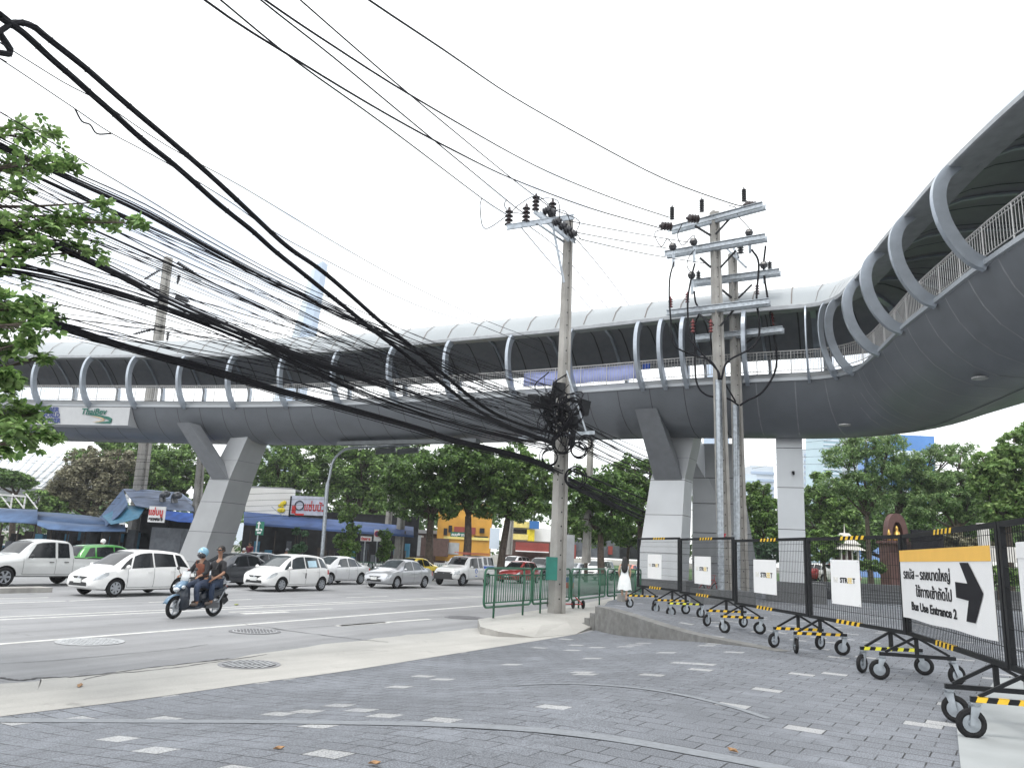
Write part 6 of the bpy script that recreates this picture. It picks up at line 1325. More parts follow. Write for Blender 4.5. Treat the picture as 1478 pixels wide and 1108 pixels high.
tree('greyish half-dry tree draped in vines, left of the leaning left pole', (120, 790), 74, [(110, 700, 34), (145, 690, 34), (90, 720, 26), (150, 725, 24), (170, 670, 26), (120, 660, 20)], 11000, .24, 'leaf_dry', .3, GB, seed=12)
tree('green tree crown rising just above the vine-covered tree at left', (160, 790), 82, [(150, 655, 26), (185, 650, 26), (120, 665, 20), (205, 690, 24)], 6000, .27, 'leaf_mid', .3, GB, seed=13)
tree('flat-topped dark tree at the far left edge behind the blue awning', (18, 790), 76, [(10, 690, 26), (30, 695, 20), (-20, 685, 28)], 5500, .27, 'leaf_dark', .25, GB, seed=14, squash=.35)
tree('low green bushes behind the left awning', (60, 790), 72, [(55, 725, 20), (75, 735, 18), (30, 735, 18), (0, 740, 20)], 5000, .24, 'leaf_mid', .18, GB, seed=15, cat='bush', name='bush')
GP = 'trees of the park on the right'
tree('feathery tree with orange pods right of the square column, straight trunk', (1258, 835), 56, [(1215, 660, 26), (1250, 645, 30), (1285, 640, 22), (1235, 700, 30), (1275, 680, 28), (1200, 700, 20), (1260, 720, 26), (1225, 635, 16)], 10500, .17, 'leaf_feather', .17, GP, seed=16, squash=.55, clumps=40, shape='thin')
tree('feathery tree with a slanting trunk behind the reddish shrine', (1275, 830), 57, [(1300, 670, 28), (1330, 690, 30), (1350, 655, 24), (1385, 650, 20), (1410, 672, 20), (1310, 715, 26), (1365, 700, 26), (1290, 700, 20)], 10500, .17, 'leaf_feather', .22, GP, seed=17, squash=.5, clumps=40, shape='thin')
tree('broad feathery tree filling the middle of the park above the big sign', (1385, 830), 55, [(1380, 700, 30), (1350, 725, 28), (1400, 735, 26), (1330, 740, 20), (1420, 715, 22), (1385, 665, 16)], 12000, .17, 'leaf_feather', .2, GP, seed=18, squash=.55, clumps=36, shape='thin')
tree('bright tree with rounded leaves at the right picture edge', (1455, 820), 46, [(1450, 690, 34), (1480, 670, 34), (1425, 700, 22), (1470, 720, 34), (1495, 700, 30), (1440, 735, 24), (1465, 640, 22), (1485, 625, 18), (1418, 665, 16), (1450, 655, 18)], 13000, .21, 'leaf_bright', .2, GP, seed=19, clumps=34)
tree('dark dense tree between the square column and the feathery trees', (1185, 835), 66, [(1180, 720, 26), (1205, 735, 28), (1175, 760, 24), (1215, 760, 26), (1190, 695, 18)], 8000, .24, 'leaf_mid', .25, GP, seed=20)
tree('dark hedge-like tree mass deep in the park behind the shrine', (1300, 830), 70, [(1250, 765, 32), (1300, 760, 34), (1350, 770, 34), (1400, 770, 34), (1450, 775, 34), (1225, 790, 24), (1490, 760, 36)], 16000, .28, 'leaf_dark', .3, GP, seed=21)
tree('small tree left of the square column, behind the paired poles', (1100, 850), 58, [(1095, 715, 22), (1110, 740, 22), (1085, 745, 18), (1080, 770, 16), (1105, 770, 22), (1070, 730, 16)], 7000, .2, 'leaf_mid', .2, GP, seed=22)
tree('dusty green low tree between the paired poles and the square column', (1090, 850), 52, [(1090, 800, 16), (1110, 795, 16), (1075, 790, 14)], 3000, .17, 'leaf_bluegreen', .12, GP, seed=23)
tree('small dark garden tree behind the fourth mesh barrier', (1190, 840), 50, [(1185, 795, 16), (1200, 785, 16), (1180, 775, 12)], 3500, .16, 'leaf_mid', .10, GP, seed=24)
def wood(label, blobs, Y, n, size, m_, seed):
    Cs = [at(b_[0], b_[1], Y + (i % 3) * 4) for i, b_ in enumerate(blobs)]; Rs = [b_[2] * Y / FP for b_ in blobs]
    o = leaves_mesh('far_wood', Cs, Rs, n, size, m_, None, .9, clumps=16, seed=seed); tag(o, label, 'trees', kind='stuff')
wood('dense dark far-off wood closing the view behind the shops and median trees', [(x, 742 + 14 * math.sin(x * .031), 30) for x in range(-60, 1000, 26)] + [(x, 788, 20) for x in range(-60, 1000, 22)] + [(x, 705 + 12 * math.sin(x * .05), 26) for x in range(340, 900, 30)], 118, 26000, .42, 'leaf_dark', 40)
wood('dense green far-off wood behind the park trees on the right', [(x, 765, 30) for x in range(1070, 1560, 26)] + [(x, 725 + 10 * math.sin(x * .05), 28) for x in range(1190, 1560, 30)], 88, 22000, .34, 'leaf_dark', 41)
# clipped shrubs by the shop and hedges
tree('clipped topiary shrub with pom-pom tufts left of the street lamp', (434, 800), 52, [(428, 766, 5), (441, 770, 5), (433, 790, 8), (424, 795, 6)], 1600, .12, 'leaf_bluegreen', .06, seed=26, cat='shrub', name='shrub')
tree('tall bushy shrub right of the street lamp in front of the shop', (502, 805), 53, [(500, 745, 11), (508, 765, 11), (495, 780, 12), (505, 790, 13), (512, 735, 8)], 4200, .14, 'leaf_mid', .07, seed=27, cat='shrub', name='shrub')
tree('narrow dark shrub left of the stubby pole', (556, 808), 55, [(555, 770, 8), (557, 788, 9), (553, 800, 9)], 2200, .13, 'leaf_dark', .06, seed=28, cat='shrub', name='shrub')
tree('rounded clipped hedge behind the fourth and fifth mesh barriers', (1252, 838), 48, [(1245, 815, 9), (1258, 815, 9), (1270, 818, 8)], 3500, .08, 'leaf_mid', .04, seed=29, cat='hedge', name='hedge', zb=0)
tree('ground bushes at right behind the big arrow sign', (1440, 850), 40, [(1440, 830, 14), (1465, 830, 14), (1420, 835, 10)], 3500, .12, 'leaf_mid', .05, seed=30, cat='hedge', name='hedge', zb=0)
# pale drooping foliage mound behind the sign
tree('pale weeping bush behind the big arrow sign', (1385, 840), 47, [(1375, 785, 20), (1400, 790, 20), (1355, 795, 16), (1418, 795, 16)], 6000, .15, 'leaf_dry', .1, GP, seed=31)
# ---- near branches entering from the left
NT = thing('leafy_branch', 'bright green leafy branches hanging in from the left edge before the cables', 'tree branch')
def near_leaves():
    g = random.Random(9); V, F_ = [], []; bt = MB()
    hub = Vector((-9.5, 10.5, 5.2))
    cl = [(30, 195, 26, 5.5), (70, 190, 22, 3.5), (55, 235, 26, 5), (95, 235, 22, 4.5), (15, 240, 22, 4), (5, 275, 25, 4.5), (30, 275, 20, 3), (160, 320, 14, 2.2), (200, 322, 12, 2.4), (145, 292, 10, 1.8), (120, 318, 20, 4.5), (80, 320, 24, 5), (40, 325, 26, 5.5), (10, 340, 24, 5), (60, 350, 22, 5), (105, 348, 20, 4.5), (140, 362, 14, 2.4), (25, 365, 22, 4),
          (10, 395, 16, 2), (20, 438, 20, 5), (50, 440, 20, 5), (75, 452, 16, 4), (48, 468, 18, 4.5), (40, 492, 14, 4), (10, 470, 14, 4.5), (10, 505, 20, 7), (60, 514, 12, 4), (8, 540, 18, 6.5), (15, 555, 14, 5), (15, 595, 20, 7), (45, 600, 18, 6), (20, 622, 22, 6), (70, 628, 16, 6), (40, 632, 16, 5), (5, 650, 14, 5), (-30, 220, 40, 6), (-30, 330, 45, 8), (-30, 450, 40, 7), (-30, 560, 40, 8), (-30, 640, 30, 6)] + [(x_, y_, 60, 7) for x_ in (-110, -190, -270, -350) for y_ in (60, 170, 290, 410, 530)]
    for (px, py, r, dens) in cl:
        Y = g.uniform(8.6, 10.2); c = Vector(at(px, py, Y)); rr = r * Y / FP
        root = Vector(at(-120, py + (py - 400) * .1 + 20, Y + .4)); mid = root.lerp(c, .6) + Vector((0, 0, g.uniform(-.1, .15))); tk = Vector((-9.9, 10, max(2.6, min(8.6, root.z - .4)))); p = catmull([tk, root, mid, c] if px > -100 else [tk, tk.lerp(c, .5) + Vector((0, 0, .2)), c], 6); bt.tube(p, [lerp(.05, .006, i / (len(p) - 1)) for i in range(len(p))], 5, cap=False)
        for k in range(int(dens * 3.4)):
            e = c + Vector((g.gauss(0, .55), g.gauss(0, .7), g.gauss(0, .42))) * rr * 1.0; st_ = p[-g.randint(2, 7)]; bt.tube([st_, e], [.006, .003], 4, cap=False)
            n = g.randint(7, 11); ax = Vector((g.gauss(0, .4), g.gauss(0, .4), 1 if g.random() < .75 else -.3)).normalized(); x = ax.orthogonal().normalized(); y = ax.cross(x)
            for i in range(n):
                a = 2.4 * i + g.uniform(-.3, .3); d = (x * math.cos(a) + y * math.sin(a) - ax * g.uniform(-.25, .55)).normalized(); L_ = g.uniform(.06, .11) * (1 if py < 480 else 1.1); w = L_ * g.uniform(.26, .36); s_ = d.cross(ax).normalized(); up = s_.cross(d); b0 = e + d * .012
                k0 = len(V); V += [b0, b0 + d * L_ * .35 + s_ * w + up * .006, b0 + d * L_ * .8 + s_ * w * .8, b0 + d * L_ * 1.1 - up * .012, b0 + d * L_ * .8 - s_ * w * .8, b0 + d * L_ * .35 - s_ * w + up * .006]; F_ += [(k0, k0 + 1, k0 + 2, k0 + 3), (k0, k0 + 3, k0 + 4, k0 + 5)]
    me = bpy.data.meshes.new('foliage'); me.from_pydata([tuple(v) for v in V], [], F_); me.materials.append(MT['leaf_near']); o = bpy.data.objects.new('foliage', me); COL.objects.link(o); o.parent = NT
    bt.build('twigs', 'bark', NT, smooth=True)
    b = MB(); b.tube(catmull([(-10.2, 9.9, -.5), (-10.1, 9.9, 2.2), (-9.9, 10, 4.6), (-9.9, 10, 6.6), (-9.9, 10, 8.8)], 5), [.24, .23, .22, .21, .2] + [.17] * 5 + [.14] * 5 + [.1] * 6, 8); b.build('trunk', 'bark', NT, smooth=True)
near_leaves()
# ================================================================ BACKGROUND BUILDINGS
mat('wall_white', (.80, .80, .78), .8, var=.04, scale=.6); mat('wall_pale', (.50, .53, .56), .8, var=.1, scale=.4); mat('roof_grey', (.28, .29, .31), .7, var=.2, scale=.5); mat('awning_blue', (.035, .075, .20), .7, var=.2, scale=1.2, dirt=.3); mat('awning_pale', (.10, .17, .31), .7, var=.2, scale=1.2, dirt=.3)
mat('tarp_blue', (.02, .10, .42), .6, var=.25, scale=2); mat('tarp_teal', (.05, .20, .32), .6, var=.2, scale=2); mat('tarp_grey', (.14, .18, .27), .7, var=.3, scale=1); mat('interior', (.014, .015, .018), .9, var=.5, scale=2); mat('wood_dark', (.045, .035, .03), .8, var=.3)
mat('yellow_wall', (.58, .30, .045), .7, var=.2, scale=.5); mat('yellow_pale', (.75, .62, .20), .7, var=.1); mat('red_wall', (.26, .05, .04), .7, var=.15, scale=.8); mat('brown_wall', (.10, .06, .05), .8, var=.2); mat('shutter', (.40, .42, .43), .6, var=.1); mat('shutter_dark', (.10, .11, .125), .7, var=.2)
mat('sign_white', (.75, .75, .75), .5, var=.05); mat('sign_red', (.55, .03, .03), .5, var=.1); mat('sign_lilac', (.55, .58, .68), .5, var=.1); mat('sign_yellow2', (.75, .60, .03), .5, var=.1); mat('purple', (.10, .02, .10), .5)
mat('tower_pale', (.58, .66, .74), .5, var=.06, scale=.02); mat('tower_blue', (.40, .50, .64), .4, var=.08, scale=.03); mat('tower_glass', (.30, .44, .50), .2, .2, var=.1, scale=.05); mat('glass_blue', (.06, .20, .50), .2, .2, var=.15, scale=.1); mat('tower_grid', (.55, .60, .65), .6, var=.1, scale=.05)  # tower colours are paled so that distance haze sits in the paint
def pxbox(b, x0, y0, x1, y1, Y, depth, mi=0, rz=0.):
    """upright box whose camera-facing face spans the given pixels at distance Y"""
    a = at(x0, y1, Y); c = at(x1, y0, Y); d = at(x1, y1, Y)
    b.box(((a[0] + d[0]) / 2, Y + depth / 2, (c[2] + d[2]) / 2), (abs(d[0] - a[0]), depth, abs(c[2] - d[2])), rz, mi); return b
def bld(name, label, cat, parts, group=None):
    T = thing(name, label, cat, group=group)
    for nm, m_, L_ in parts:
        b = MB()
        for q in L_: pxbox(b, *q)
        b.build(nm, m_, T)
    return T
# shop with white roof and long blue awning
SY = 60
T = bld('shop', 'low shop with a white fascia and a long dark blue awning behind the white cars', 'shop', [
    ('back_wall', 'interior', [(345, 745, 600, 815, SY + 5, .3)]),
    ('fascia', 'wall_white', [(352, 706, 421, 748, SY + 1.2, .3)]),
    ('roof', 'roof_grey', [(352, 704, 421, 706, SY + 1.6, 3)])])
b = MB(); aw = []
for x, y0, y1 in ((352, 738, 757), (400, 742, 760), (440, 746, 763), (500, 751, 768), (560, 756, 772), (597, 760, 775)): aw.append([at(x, y0, SY + 1.2), at(x, (y0 + y1) / 2 - 1, SY - .4), at(x, y1 - 3, SY - 1.2), at(x, y1, SY - 1.25)])
b.grid([[tuple(p) for p in r_] for r_ in aw]); o = b.build('awning', 'awning_blue', T, fix=False); md = o.modifiers.new('t', 'SOLIDIFY'); md.thickness = .04
b = MB()
for x in (362, 398, 436, 472, 508, 546, 585): a = at(x, 766, SY - 1.1); b.cyl((a[0], a[1], -.42), (a[0], a[1], a[2]), .05, 6)
b.build('post', 'wood_dark', T)
rb2 = random.Random(2)
for k in range(26): b = MB(); x = rb2.uniform(355, 590); y = rb2.uniform(780, 806); pxbox(b, x, y, x + rb2.uniform(3, 10), 812, SY + rb2.uniform(.5, 4), .4); b.build('counter', ['wood_dark', 'shutter_dark', 'tarp_teal'][k % 3], T)
T = thing('shop_sign', 'wide shop sign board with red Thai lettering and a bowl drawing on the roof edge', 'sign')
b = MB(); pxbox(b, 418, 717, 470, 745, SY + .9, .25); b.build('panel', 'sign_lilac', T)
b = MB(); pxbox(b, 416, 715.5, 418, 746, SY + .85, .3); pxbox(b, 417, 744.5, 471, 746, SY + .85, .3); b.build('frame', 'sign_black', T)
def flat_text(par, s_, px, py, Y, w, size, m_, tilt=-.045): p = at(px, py, Y); text_obj('lettering', s_, size, m_, par, Matrix.Translation(tuple(p)) @ Matrix.Rotation(PI / 2, 4, 'X') @ Matrix.Rotation(tilt * 0, 4, 'Z'), width=w, bold=.02)
flat_text(T, 'แซ่บนัว', 454, 732, SY + .87, 1.6, .9, 'sign_red')
b = MB(); c_ = at(432, 729, SY + .86); b.torus(tuple(c_), .34, .035, 24, 4, axis=(0, 1, 0)); c2 = at(424, 735, SY + .86); b.box(tuple(c2), (.3, .03, .6), 0, 1); c3 = at(432, 742, SY + .86); b.box(tuple(c3), (.7, .03, .14), 0, 1); b.build('drawing', ['sign_black', 'sign_red'], T)
b = MB(); c_ = at(406, 730, SY + 1.15); rr2 = random.Random(4)
for k in range(11): b.sph((c_[0] + rr2.uniform(-.25, .25), c_[1], c_[2] + rr2.uniform(-.4, .4)), rr2.uniform(.10, .2), 8, 0, (1, .2, 1))
T2 = b.build('wall_emblem', 'sign_yellow2', smooth=True); tag(T2, 'ragged yellow animal-shaped emblem fixed on the white shop fascia', 'emblem')
b = MB(); a = at(392, 731, SY + .6); c = at(408, 744, SY + .6); b.beam(a, c, .05, .05); tag(b.build('leaning_pole', 'zinc'), 'thin rod leaning on the white shop fascia left of the yellow emblem', 'rod')
# green road sign, no-parking sign, small red board
def post_sign(label, px, y0, y1, x0, x1, Y, m_, txt=None, foot=815, extra=None):
    T = thing('road_sign', label, 'sign'); b = MB(); pxbox(b, x0, y0, x1, y1, Y, .05); b.build('panel', m_, T); a = at(px, y1, Y + .06); b = MB(); b.cyl((a[0], a[1] + .03, -.42), (a[0], a[1] + .03, a[2] + .1), .05, 8); b.build('post', 'zinc', T)
    if extra: extra(T)
    return T
def gsign(T):
    p = at(373.8, 757, 49.9); b = MB(); b.beam((p[0], p[1] - .01, p[2] - .22), (p[0], p[1] - .01, p[2] + .1), .07, .02, up=(0, 1, 0)); b.hexa([(p[0] - .13, p[1], p[2] + .06), (p[0] + .13, p[1], p[2] + .06), (p[0], p[1], p[2] + .22)], [(p[0] - .13, p[1] - .02, p[2] + .06), (p[0] + .13, p[1] - .02, p[2] + .06), (p[0], p[1] - .02, p[2] + .22)]); b.build('arrow', 'sign_white', T)
    flat_text(T, 'ทางออก', 373.8, 764, 49.9, .40, .16, 'sign_white'); flat_text(T, 'EXIT', 373.8, 768.5, 49.9, .26, .13, 'sign_white')
post_sign('small green road sign with a white up arrow beside the slanting bridge pier', 372, 752.5, 772, 368, 379.5, 50, 'sign_green', extra=gsign)
def nop(T): p = at(544.5, 770, 54.9); b = MB(); b.lathe((p[0], p[1], p[2]), [(.20, 0), (.20, .02)], 20, 1, (0, -1, 0)); b.lathe((p[0], p[1] - .02, p[2]), [(.15, 0), (.15, .01)], 20, 0, (0, -1, 0)); b.build('disc', ['purple', 'sign_red'], T)
post_sign('white sign with a round purple disc right of the tall shrub', 544.5, 764, 781, 539, 550, 55, 'sign_white', extra=nop)
post_sign('small white board with red writing left of the round disc sign', 527, 774, 781, 520, 536, 56, 'sign_white', extra=lambda T: flat_text(T, 'ห้ามจอด', 528, 777.5, 55.9, .65, .22, 'sign_red'))
# left stalls
T = thing('market_stalls', 'row of roadside stalls under curved blue awnings at the left edge, dark underneath', 'stall')
b = MB()
for pts in ([(-60, 731, 752), (0, 733, 753), (30, 734, 754), (54, 735, 756)],):
    b.grid([[tuple(at(x, y0, 57)), tuple(at(x, y0 + 3, 55.5)), tuple(at(x, y1 - 4, 54)), tuple(at(x, y1, 53.9))] for x, y0, y1 in pts])
o = b.build('awning', 'awning_pale', T, smooth=True, fix=False); md = o.modifiers.new('t', 'SOLIDIFY'); md.thickness = .05
b = MB()
b.grid([[tuple(at(x, y0, 58)), tuple(at(x, (y0 + y1) / 2 - 1, 56)), tuple(at(x, y1, 54.6))] for x, y0, y1 in [(53, 738, 751), (90, 740, 753), (130, 744, 755), (172, 752, 757)]])
b.grid([[tuple(at(x, y0, 55)), tuple(at(x, (y0 + y1) / 2 - 1, 53.8)), tuple(at(x, y1, 53.2))] for x, y0, y1 in [(54, 749, 757), (70, 750, 763), (120, 754, 766), (181, 757, 766)]])
o = b.build('awning', 'awning_pale', T, smooth=True, fix=False); md = o.modifiers.new('t', 'SOLIDIFY'); md.thickness = .05
b = MB()
for x in (-20, 3, 28, 52, 76, 100, 126, 150, 176): a = at(x, 757, 54.5); b.cyl((a[0], a[1], -.42), (a[0], a[1], a[2]), .06, 6)
b.build('post', 'wood_dark', T)
rb2 = random.Random(8)
for k in range(60): b = MB(); x = rb2.uniform(-30, 185); y = rb2.uniform(764, 795); pxbox(b, x, y, x + rb2.uniform(3, 13), 812, rb2.uniform(55, 61), .5); b.build('counter', rb2.choice(['interior'] * 3 + ['wood_dark', 'shutter_dark', 'tarp_teal']), T)
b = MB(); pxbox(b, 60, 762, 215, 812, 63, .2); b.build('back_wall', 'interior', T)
tr = thing('steel_truss', 'white steel lattice truss standing behind the blue awning at the far left', 'truss')
b = MB(); Yt = 66
for y in (713, 733): b.beam(at(-60, y - 3, Yt), at(37, y + 3, Yt), .13, .13)
for k in range(6): x = -58 + k * 19; b.beam(at(x, 710 + k, Yt), at(x + 3 - 6, 735, Yt), .1, .1); b.beam(at(x, 712, Yt), at(x + 17, 734, Yt), .08, .08)
b.build('lattice', 'sign_white', tr)
# tarpaulin hut with exhaust pipes
T = thing('food_stall', 'dark food stall hut covered with blue and grey tarpaulins, two exhaust pipes on its roof', 'stall')
b = MB()
b.grid([[tuple(at(*p)) for p in r_] for r_ in [[(143, 748, 58), (160, 728, 58), (178, 706, 58)], [(150, 762, 54), (170, 745, 54), (185, 728, 55)]]], 0)
b.grid([[tuple(at(*p)) for p in r_] for r_ in [[(148, 745, 56), (180, 729, 56), (210, 732, 56)], [(160, 757, 53), (185, 752, 53), (200, 748, 53)]]], 1)
b.grid([[tuple(at(*p)) for p in r_] for r_ in [[(178, 706, 60), (205, 706, 60), (235, 709, 60), (262, 712, 60), (278, 724, 60)], [(196, 730, 55), (215, 733, 55), (235, 735, 55), (260, 737, 55), (280, 738, 55)]]], 2)
b.grid([[tuple(at(*p)) for p in r_] for r_ in [[(236, 737, 54.5), (258, 739, 54.5), (279, 741, 54.5)], [(236, 749, 53.4), (258, 753, 53.4), (279, 754, 53.4)]]], 3)
o = b.build('tarpaulin', ['awning_pale', 'tarp_teal', 'tarp_grey', 'tarp_blue'], T, fix=False); md = o.modifiers.new('t', 'SOLIDIFY'); md.thickness = .04
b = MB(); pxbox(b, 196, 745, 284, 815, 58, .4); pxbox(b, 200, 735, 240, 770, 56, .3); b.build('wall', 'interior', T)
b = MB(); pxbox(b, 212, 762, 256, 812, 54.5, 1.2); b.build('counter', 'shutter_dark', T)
for x, y in ((239, 712), (256, 714)): b = MB(); b.tube(catmull([at(x - 4, y + 16, 57), at(x - 4, y + 3, 57), at(x, y, 56.5), at(x + 2, y + 1, 56)], 4), .24, 10, cap=True); b.build('exhaust_pipe', 'rim_dark', T, smooth=True)
T = thing('shop_sign', 'small white stall sign with red Thai lettering hung on the tarpaulin hut', 'sign'); b = MB(); pxbox(b, 212.5, 731, 236.5, 754, 53.2, .1); b.build('panel', 'sign_white', T); flat_text(T, 'แซ่บนู', 225, 739, 53.15, .95, .6, 'sign_red')
flat_text(T, 'อาหารตามสั่ง', 224.5, 749, 53.15, .95, .3, 'sign_black')
# yellow shops behind the median trees
Ys = 92
bld('shop_building', 'bright orange shop building with dark emblems and a red board between the median tree trunks', 'building', [
    ('wall', 'yellow_wall', [(628, 728, 706, 812, Ys, 6)]), ('emblem', 'interior', [(647, 758, 652, 768, Ys - .3, .2), (671, 764, 680, 770, Ys - .3, .2), (692, 762, 699, 769, Ys - .3, .2), (640, 762, 645, 772, Ys - .3, .2)]), ('board', 'red_wall', [(655, 761, 686, 771, Ys - .2, .2), (662, 778, 683, 800, Ys + .5, 3)]), ('window', 'glass', [(684, 774, 704, 780, Ys - .1, .3)]), ('shutter', 'shutter', [(643, 783, 662, 800, Ys - .1, .4)]), ('trim', 'yellow_pale', [(640, 776, 706, 780, Ys - .15, .4)])])
bld('shop_building', 'white roller-shutter unit and brown wall behind the yellow taxi', 'building', [('shutter', 'shutter', [(578, 772, 606, 802, 90, 3)]), ('wall', 'brown_wall', [(606, 777, 645, 803, 90, 3)])])
bld('shop_building', 'yellow and white shop front with a blue corner panel behind the rightmost median trees', 'building', [('base', 'brown_wall', [(720, 790, 800, 812, Ys + 1, 3)]), ('wall', 'yellow_pale', [(727, 753, 770, 762, Ys, 4), (735, 771, 762, 779, Ys - .2, 3)]), ('fascia', 'wall_white', [(727, 763, 800, 790, Ys + .6, 4)]), ('panel', 'glass_blue', [(764, 752, 778, 763, Ys - .4, .4)]), ('window', 'interior', [(738, 764, 762, 770, Ys + .3, .4), (724, 779, 740, 800, Ys + .2, .5)]), ('screen', 'sign_yellow2', [(760, 764, 771, 786, Ys - .1, .3)])])
bld('billboard', 'blank pale blue panel standing between the middle and right median tree trunks', 'billboard', [('panel', 'tower_pale', [(706, 762, 720, 792, 84, .3)])])
bld('awning_shop', 'low shop with a long red scalloped awning beyond the cars left of the tangled pole', 'shop', [('awning', 'red_wall', [(744, 784, 792, 796, 80, 2.5)]), ('wall', 'brown_wall', [(724, 782, 800, 808, 83, 3)]), ('trim', 'wall_white', [(744, 796, 792, 797.5, 79.9, .2)])])
bld('shop_building', 'long low dark grey shop with red panels right of the tangled pole', 'building', [('wall', 'shutter_dark', [(830, 782, 935, 808, 84, 4)]), ('panel', 'red_wall', [(818, 786, 831, 806, 83.5, 4), (878, 788, 884, 800, 83.5, .4)]), ('window', 'interior', [(895, 788, 925, 806, 83.7, .5)])])
bld('shop_building', 'dark row of low shops far behind the blue-awning shop and yellow taxi', 'building', [('wall', 'brown_wall', [(470, 770, 640, 812, 96, 3)]), ('roof', 'roof_grey', [(465, 766, 645, 771, 95, 5)])])
# faded warehouse at left
T = bld('warehouse', 'large pale corrugated warehouse behind the trees at the far left', 'building', [('wall', 'wall_pale', [(-80, 655, 105, 770, 150, 20)])])
b = MB(); b.hexa([tuple(at(-80, 652, 149)), tuple(at(130, 648, 149)), tuple(at(60, 705, 135)), tuple(at(-80, 700, 135))], [tuple(at(-80, 649, 149.5)), tuple(at(131, 645, 149.5)), tuple(at(62, 702, 135.5)), tuple(at(-80, 697, 135.5))]); b.build('roof', 'wall_white', T)
b = MB()
for k in range(14): b.beam(at(-60 + k * 14, 650, 148.2), at(-80 + k * 10.5, 702, 134.2), .5, .3)
b.build('roof_ridge', 'wall_pale', T)
# towers
def tower(name, label, base_px, top_px, w0, w1, Y, m1, m2, bands=0, depth=18):
    T = thing(name, label, 'tower'); a = at(*base_px, Y); c = at(*top_px, Y); s_ = Y / FP
    b = MB(); z0 = a[2]; b.hexa([(a[0] - w0 * s_ / 2, Y, -1), (a[0] + w0 * s_ / 2, Y, -1), (a[0] + w0 * s_ / 2, Y + depth, -1), (a[0] - w0 * s_ / 2, Y + depth, -1)], [(c[0] - w1 * s_ / 2, Y, c[2]), (c[0] + w1 * s_ / 2, Y, c[2] + w1 * s_ * .0), (c[0] + w1 * s_ / 2, Y + depth, c[2]), (c[0] - w1 * s_ / 2, Y + depth, c[2])]); b.build('wall', m1, T)
    if bands:
        b = MB()
        for k in range(1, bands): z = lerp(z0, c[2], k / bands); x = lerp(a[0], c[0], k / bands); w = lerp(w0, w1, k / bands) * s_; b.box((x, Y - .3, z), (w * .96, .6, (c[2] - z0) / bands * .35)); b.box((x + w / 2 + .2, Y + depth / 2, z), (.5, depth * .95, (c[2] - z0) / bands * .35))
        b.build('window_bands', m2, T)
    return T
T = thing('tower', 'pale blue blade-shaped tower far behind the left half of the bridge', 'tower'); Yt = 420
b = MB(); dpt = np.array([2, 6, 0]); f_ = [at(330, 800, Yt), at(392, 800, Yt), at(463, 378, Yt), at(449, 390, Yt)]; b.hexa([tuple(p) for p in f_], [tuple(p + dpt) for p in f_]); b.build('wall', 'tower_pale', T)
b = MB(); f_ = [at(358, 800, Yt - .6), at(396, 800, Yt - .6), at(466, 377, Yt - .6), at(457, 382, Yt - .6)]; b.hexa([tuple(p) for p in f_], [tuple(p + dpt * .9) for p in f_]); b.build('side_face', 'tower_blue', T)
T = thing('tower', 'pale grey slanted tower tip seen between the paired poles just above the bridge roof', 'tower'); b = MB(); f_ = [at(1008, 800, Yt), at(1060, 800, Yt), at(1039, 346, Yt), at(1029, 352, Yt)]; b.hexa([tuple(p) for p in f_], [tuple(p + dpt) for p in f_]); b.build('wall', 'tower_blue', T)
tower('tower', 'pale teal glass tower rising under the bridge bend, left of the feathery trees', (1201, 800), (1201, 560), 28, 26, 300, 'tower_glass', 'tower_pale', 40)
tower('tower', 'slender pale tower with gridded windows just right of the square column', (1167, 800), (1167, 648), 14, 14, 340, 'tower_grid', 'tower_blue', 18)
tower('tower', 'low pale gridded block between the paired poles and the square column', (1100, 800), (1100, 672), 34, 34, 360, 'tower_grid', 'tower_blue', 12)
tower('tower', 'faint slim tower behind the low gridded block, left of the square column', (1084, 800), (1084, 684), 16, 16, 330, 'tower_pale', 'tower_blue', 10)
tower('office_building', 'bright blue glass-topped office building behind the feathery park trees', (1318, 800), (1318, 628), 62, 62, 180, 'glass_blue', 'tower_pale', 6)
tower('office_building', 'pale tower with thin balconies hidden behind the feathery tree left of the blue building', (1236, 800), (1236, 610), 26, 26, 320, 'tower_grid', 'tower_glass', 26)
# ---- shrine garden on the right
mat('shrine_red', (.12, .06, .055), .6, var=.15, scale=4); mat('gold', (.65, .40, .10), .3, .6); mat('lime', (.66, .64, .60), .7, var=.08)
g = at(1300, 838, 50); T = thing('shrine', 'reddish brown pointed-arch shrine with a golden seated figure, seen above the mesh barriers', 'shrine', (g[0], g[1], 0), .1)
def archpts(w, h0, h1, n=10):
    P = [(-w, h0)]
    for k in range(n + 1): t = k / n; P.append((-w * math.cos(t * PI / 2) ** .8 if t < 1 else 0, h0 + (h1 - h0) * (math.sin(t * PI / 2) ** .9)))
    return P + [(-x, z) for x, z in P[::-1][1:]]
sc_ = 50 / FP; zt_ = at(1300, 741, 50)[2]
b = MB(); w = 16 * sc_; O = archpts(w, zt_ - 1.7, zt_); I = archpts(w * .55, zt_ - 1.9, zt_ - .55)
b.grid([[(x, 0, z), (xi, 0, zi), (xi, .5, zi), (x, .5, z)] for (x, z), (xi, zi) in zip(O, I)], closed=True); b.build('arch', 'shrine_red', T)
b = MB(); b.box((0, .45, zt_ - 1.1), (w * 1.3, .1, 1.4)); b.box((0, .2, (zt_ - 1.8) / 2), (w * 2.4, 1.2, zt_ - 1.8)); b.box((0, .1, zt_ - 1.85), (w * 2.8, 1.5, .2)); b.box((0, .0, .35), (w * 3.4, 2.2, .7)); b.build('pedestal', 'shrine_red', T)
b = MB(); b.lathe((0, .1, zt_ - 1.75), [(.34, 0), (.36, .15), (.20, .3), (.18, .55), (.07, .66), (.11, .76), (.09, .88), (.02, .98)], 12); b.build('statue', 'gold', T, smooth=True)
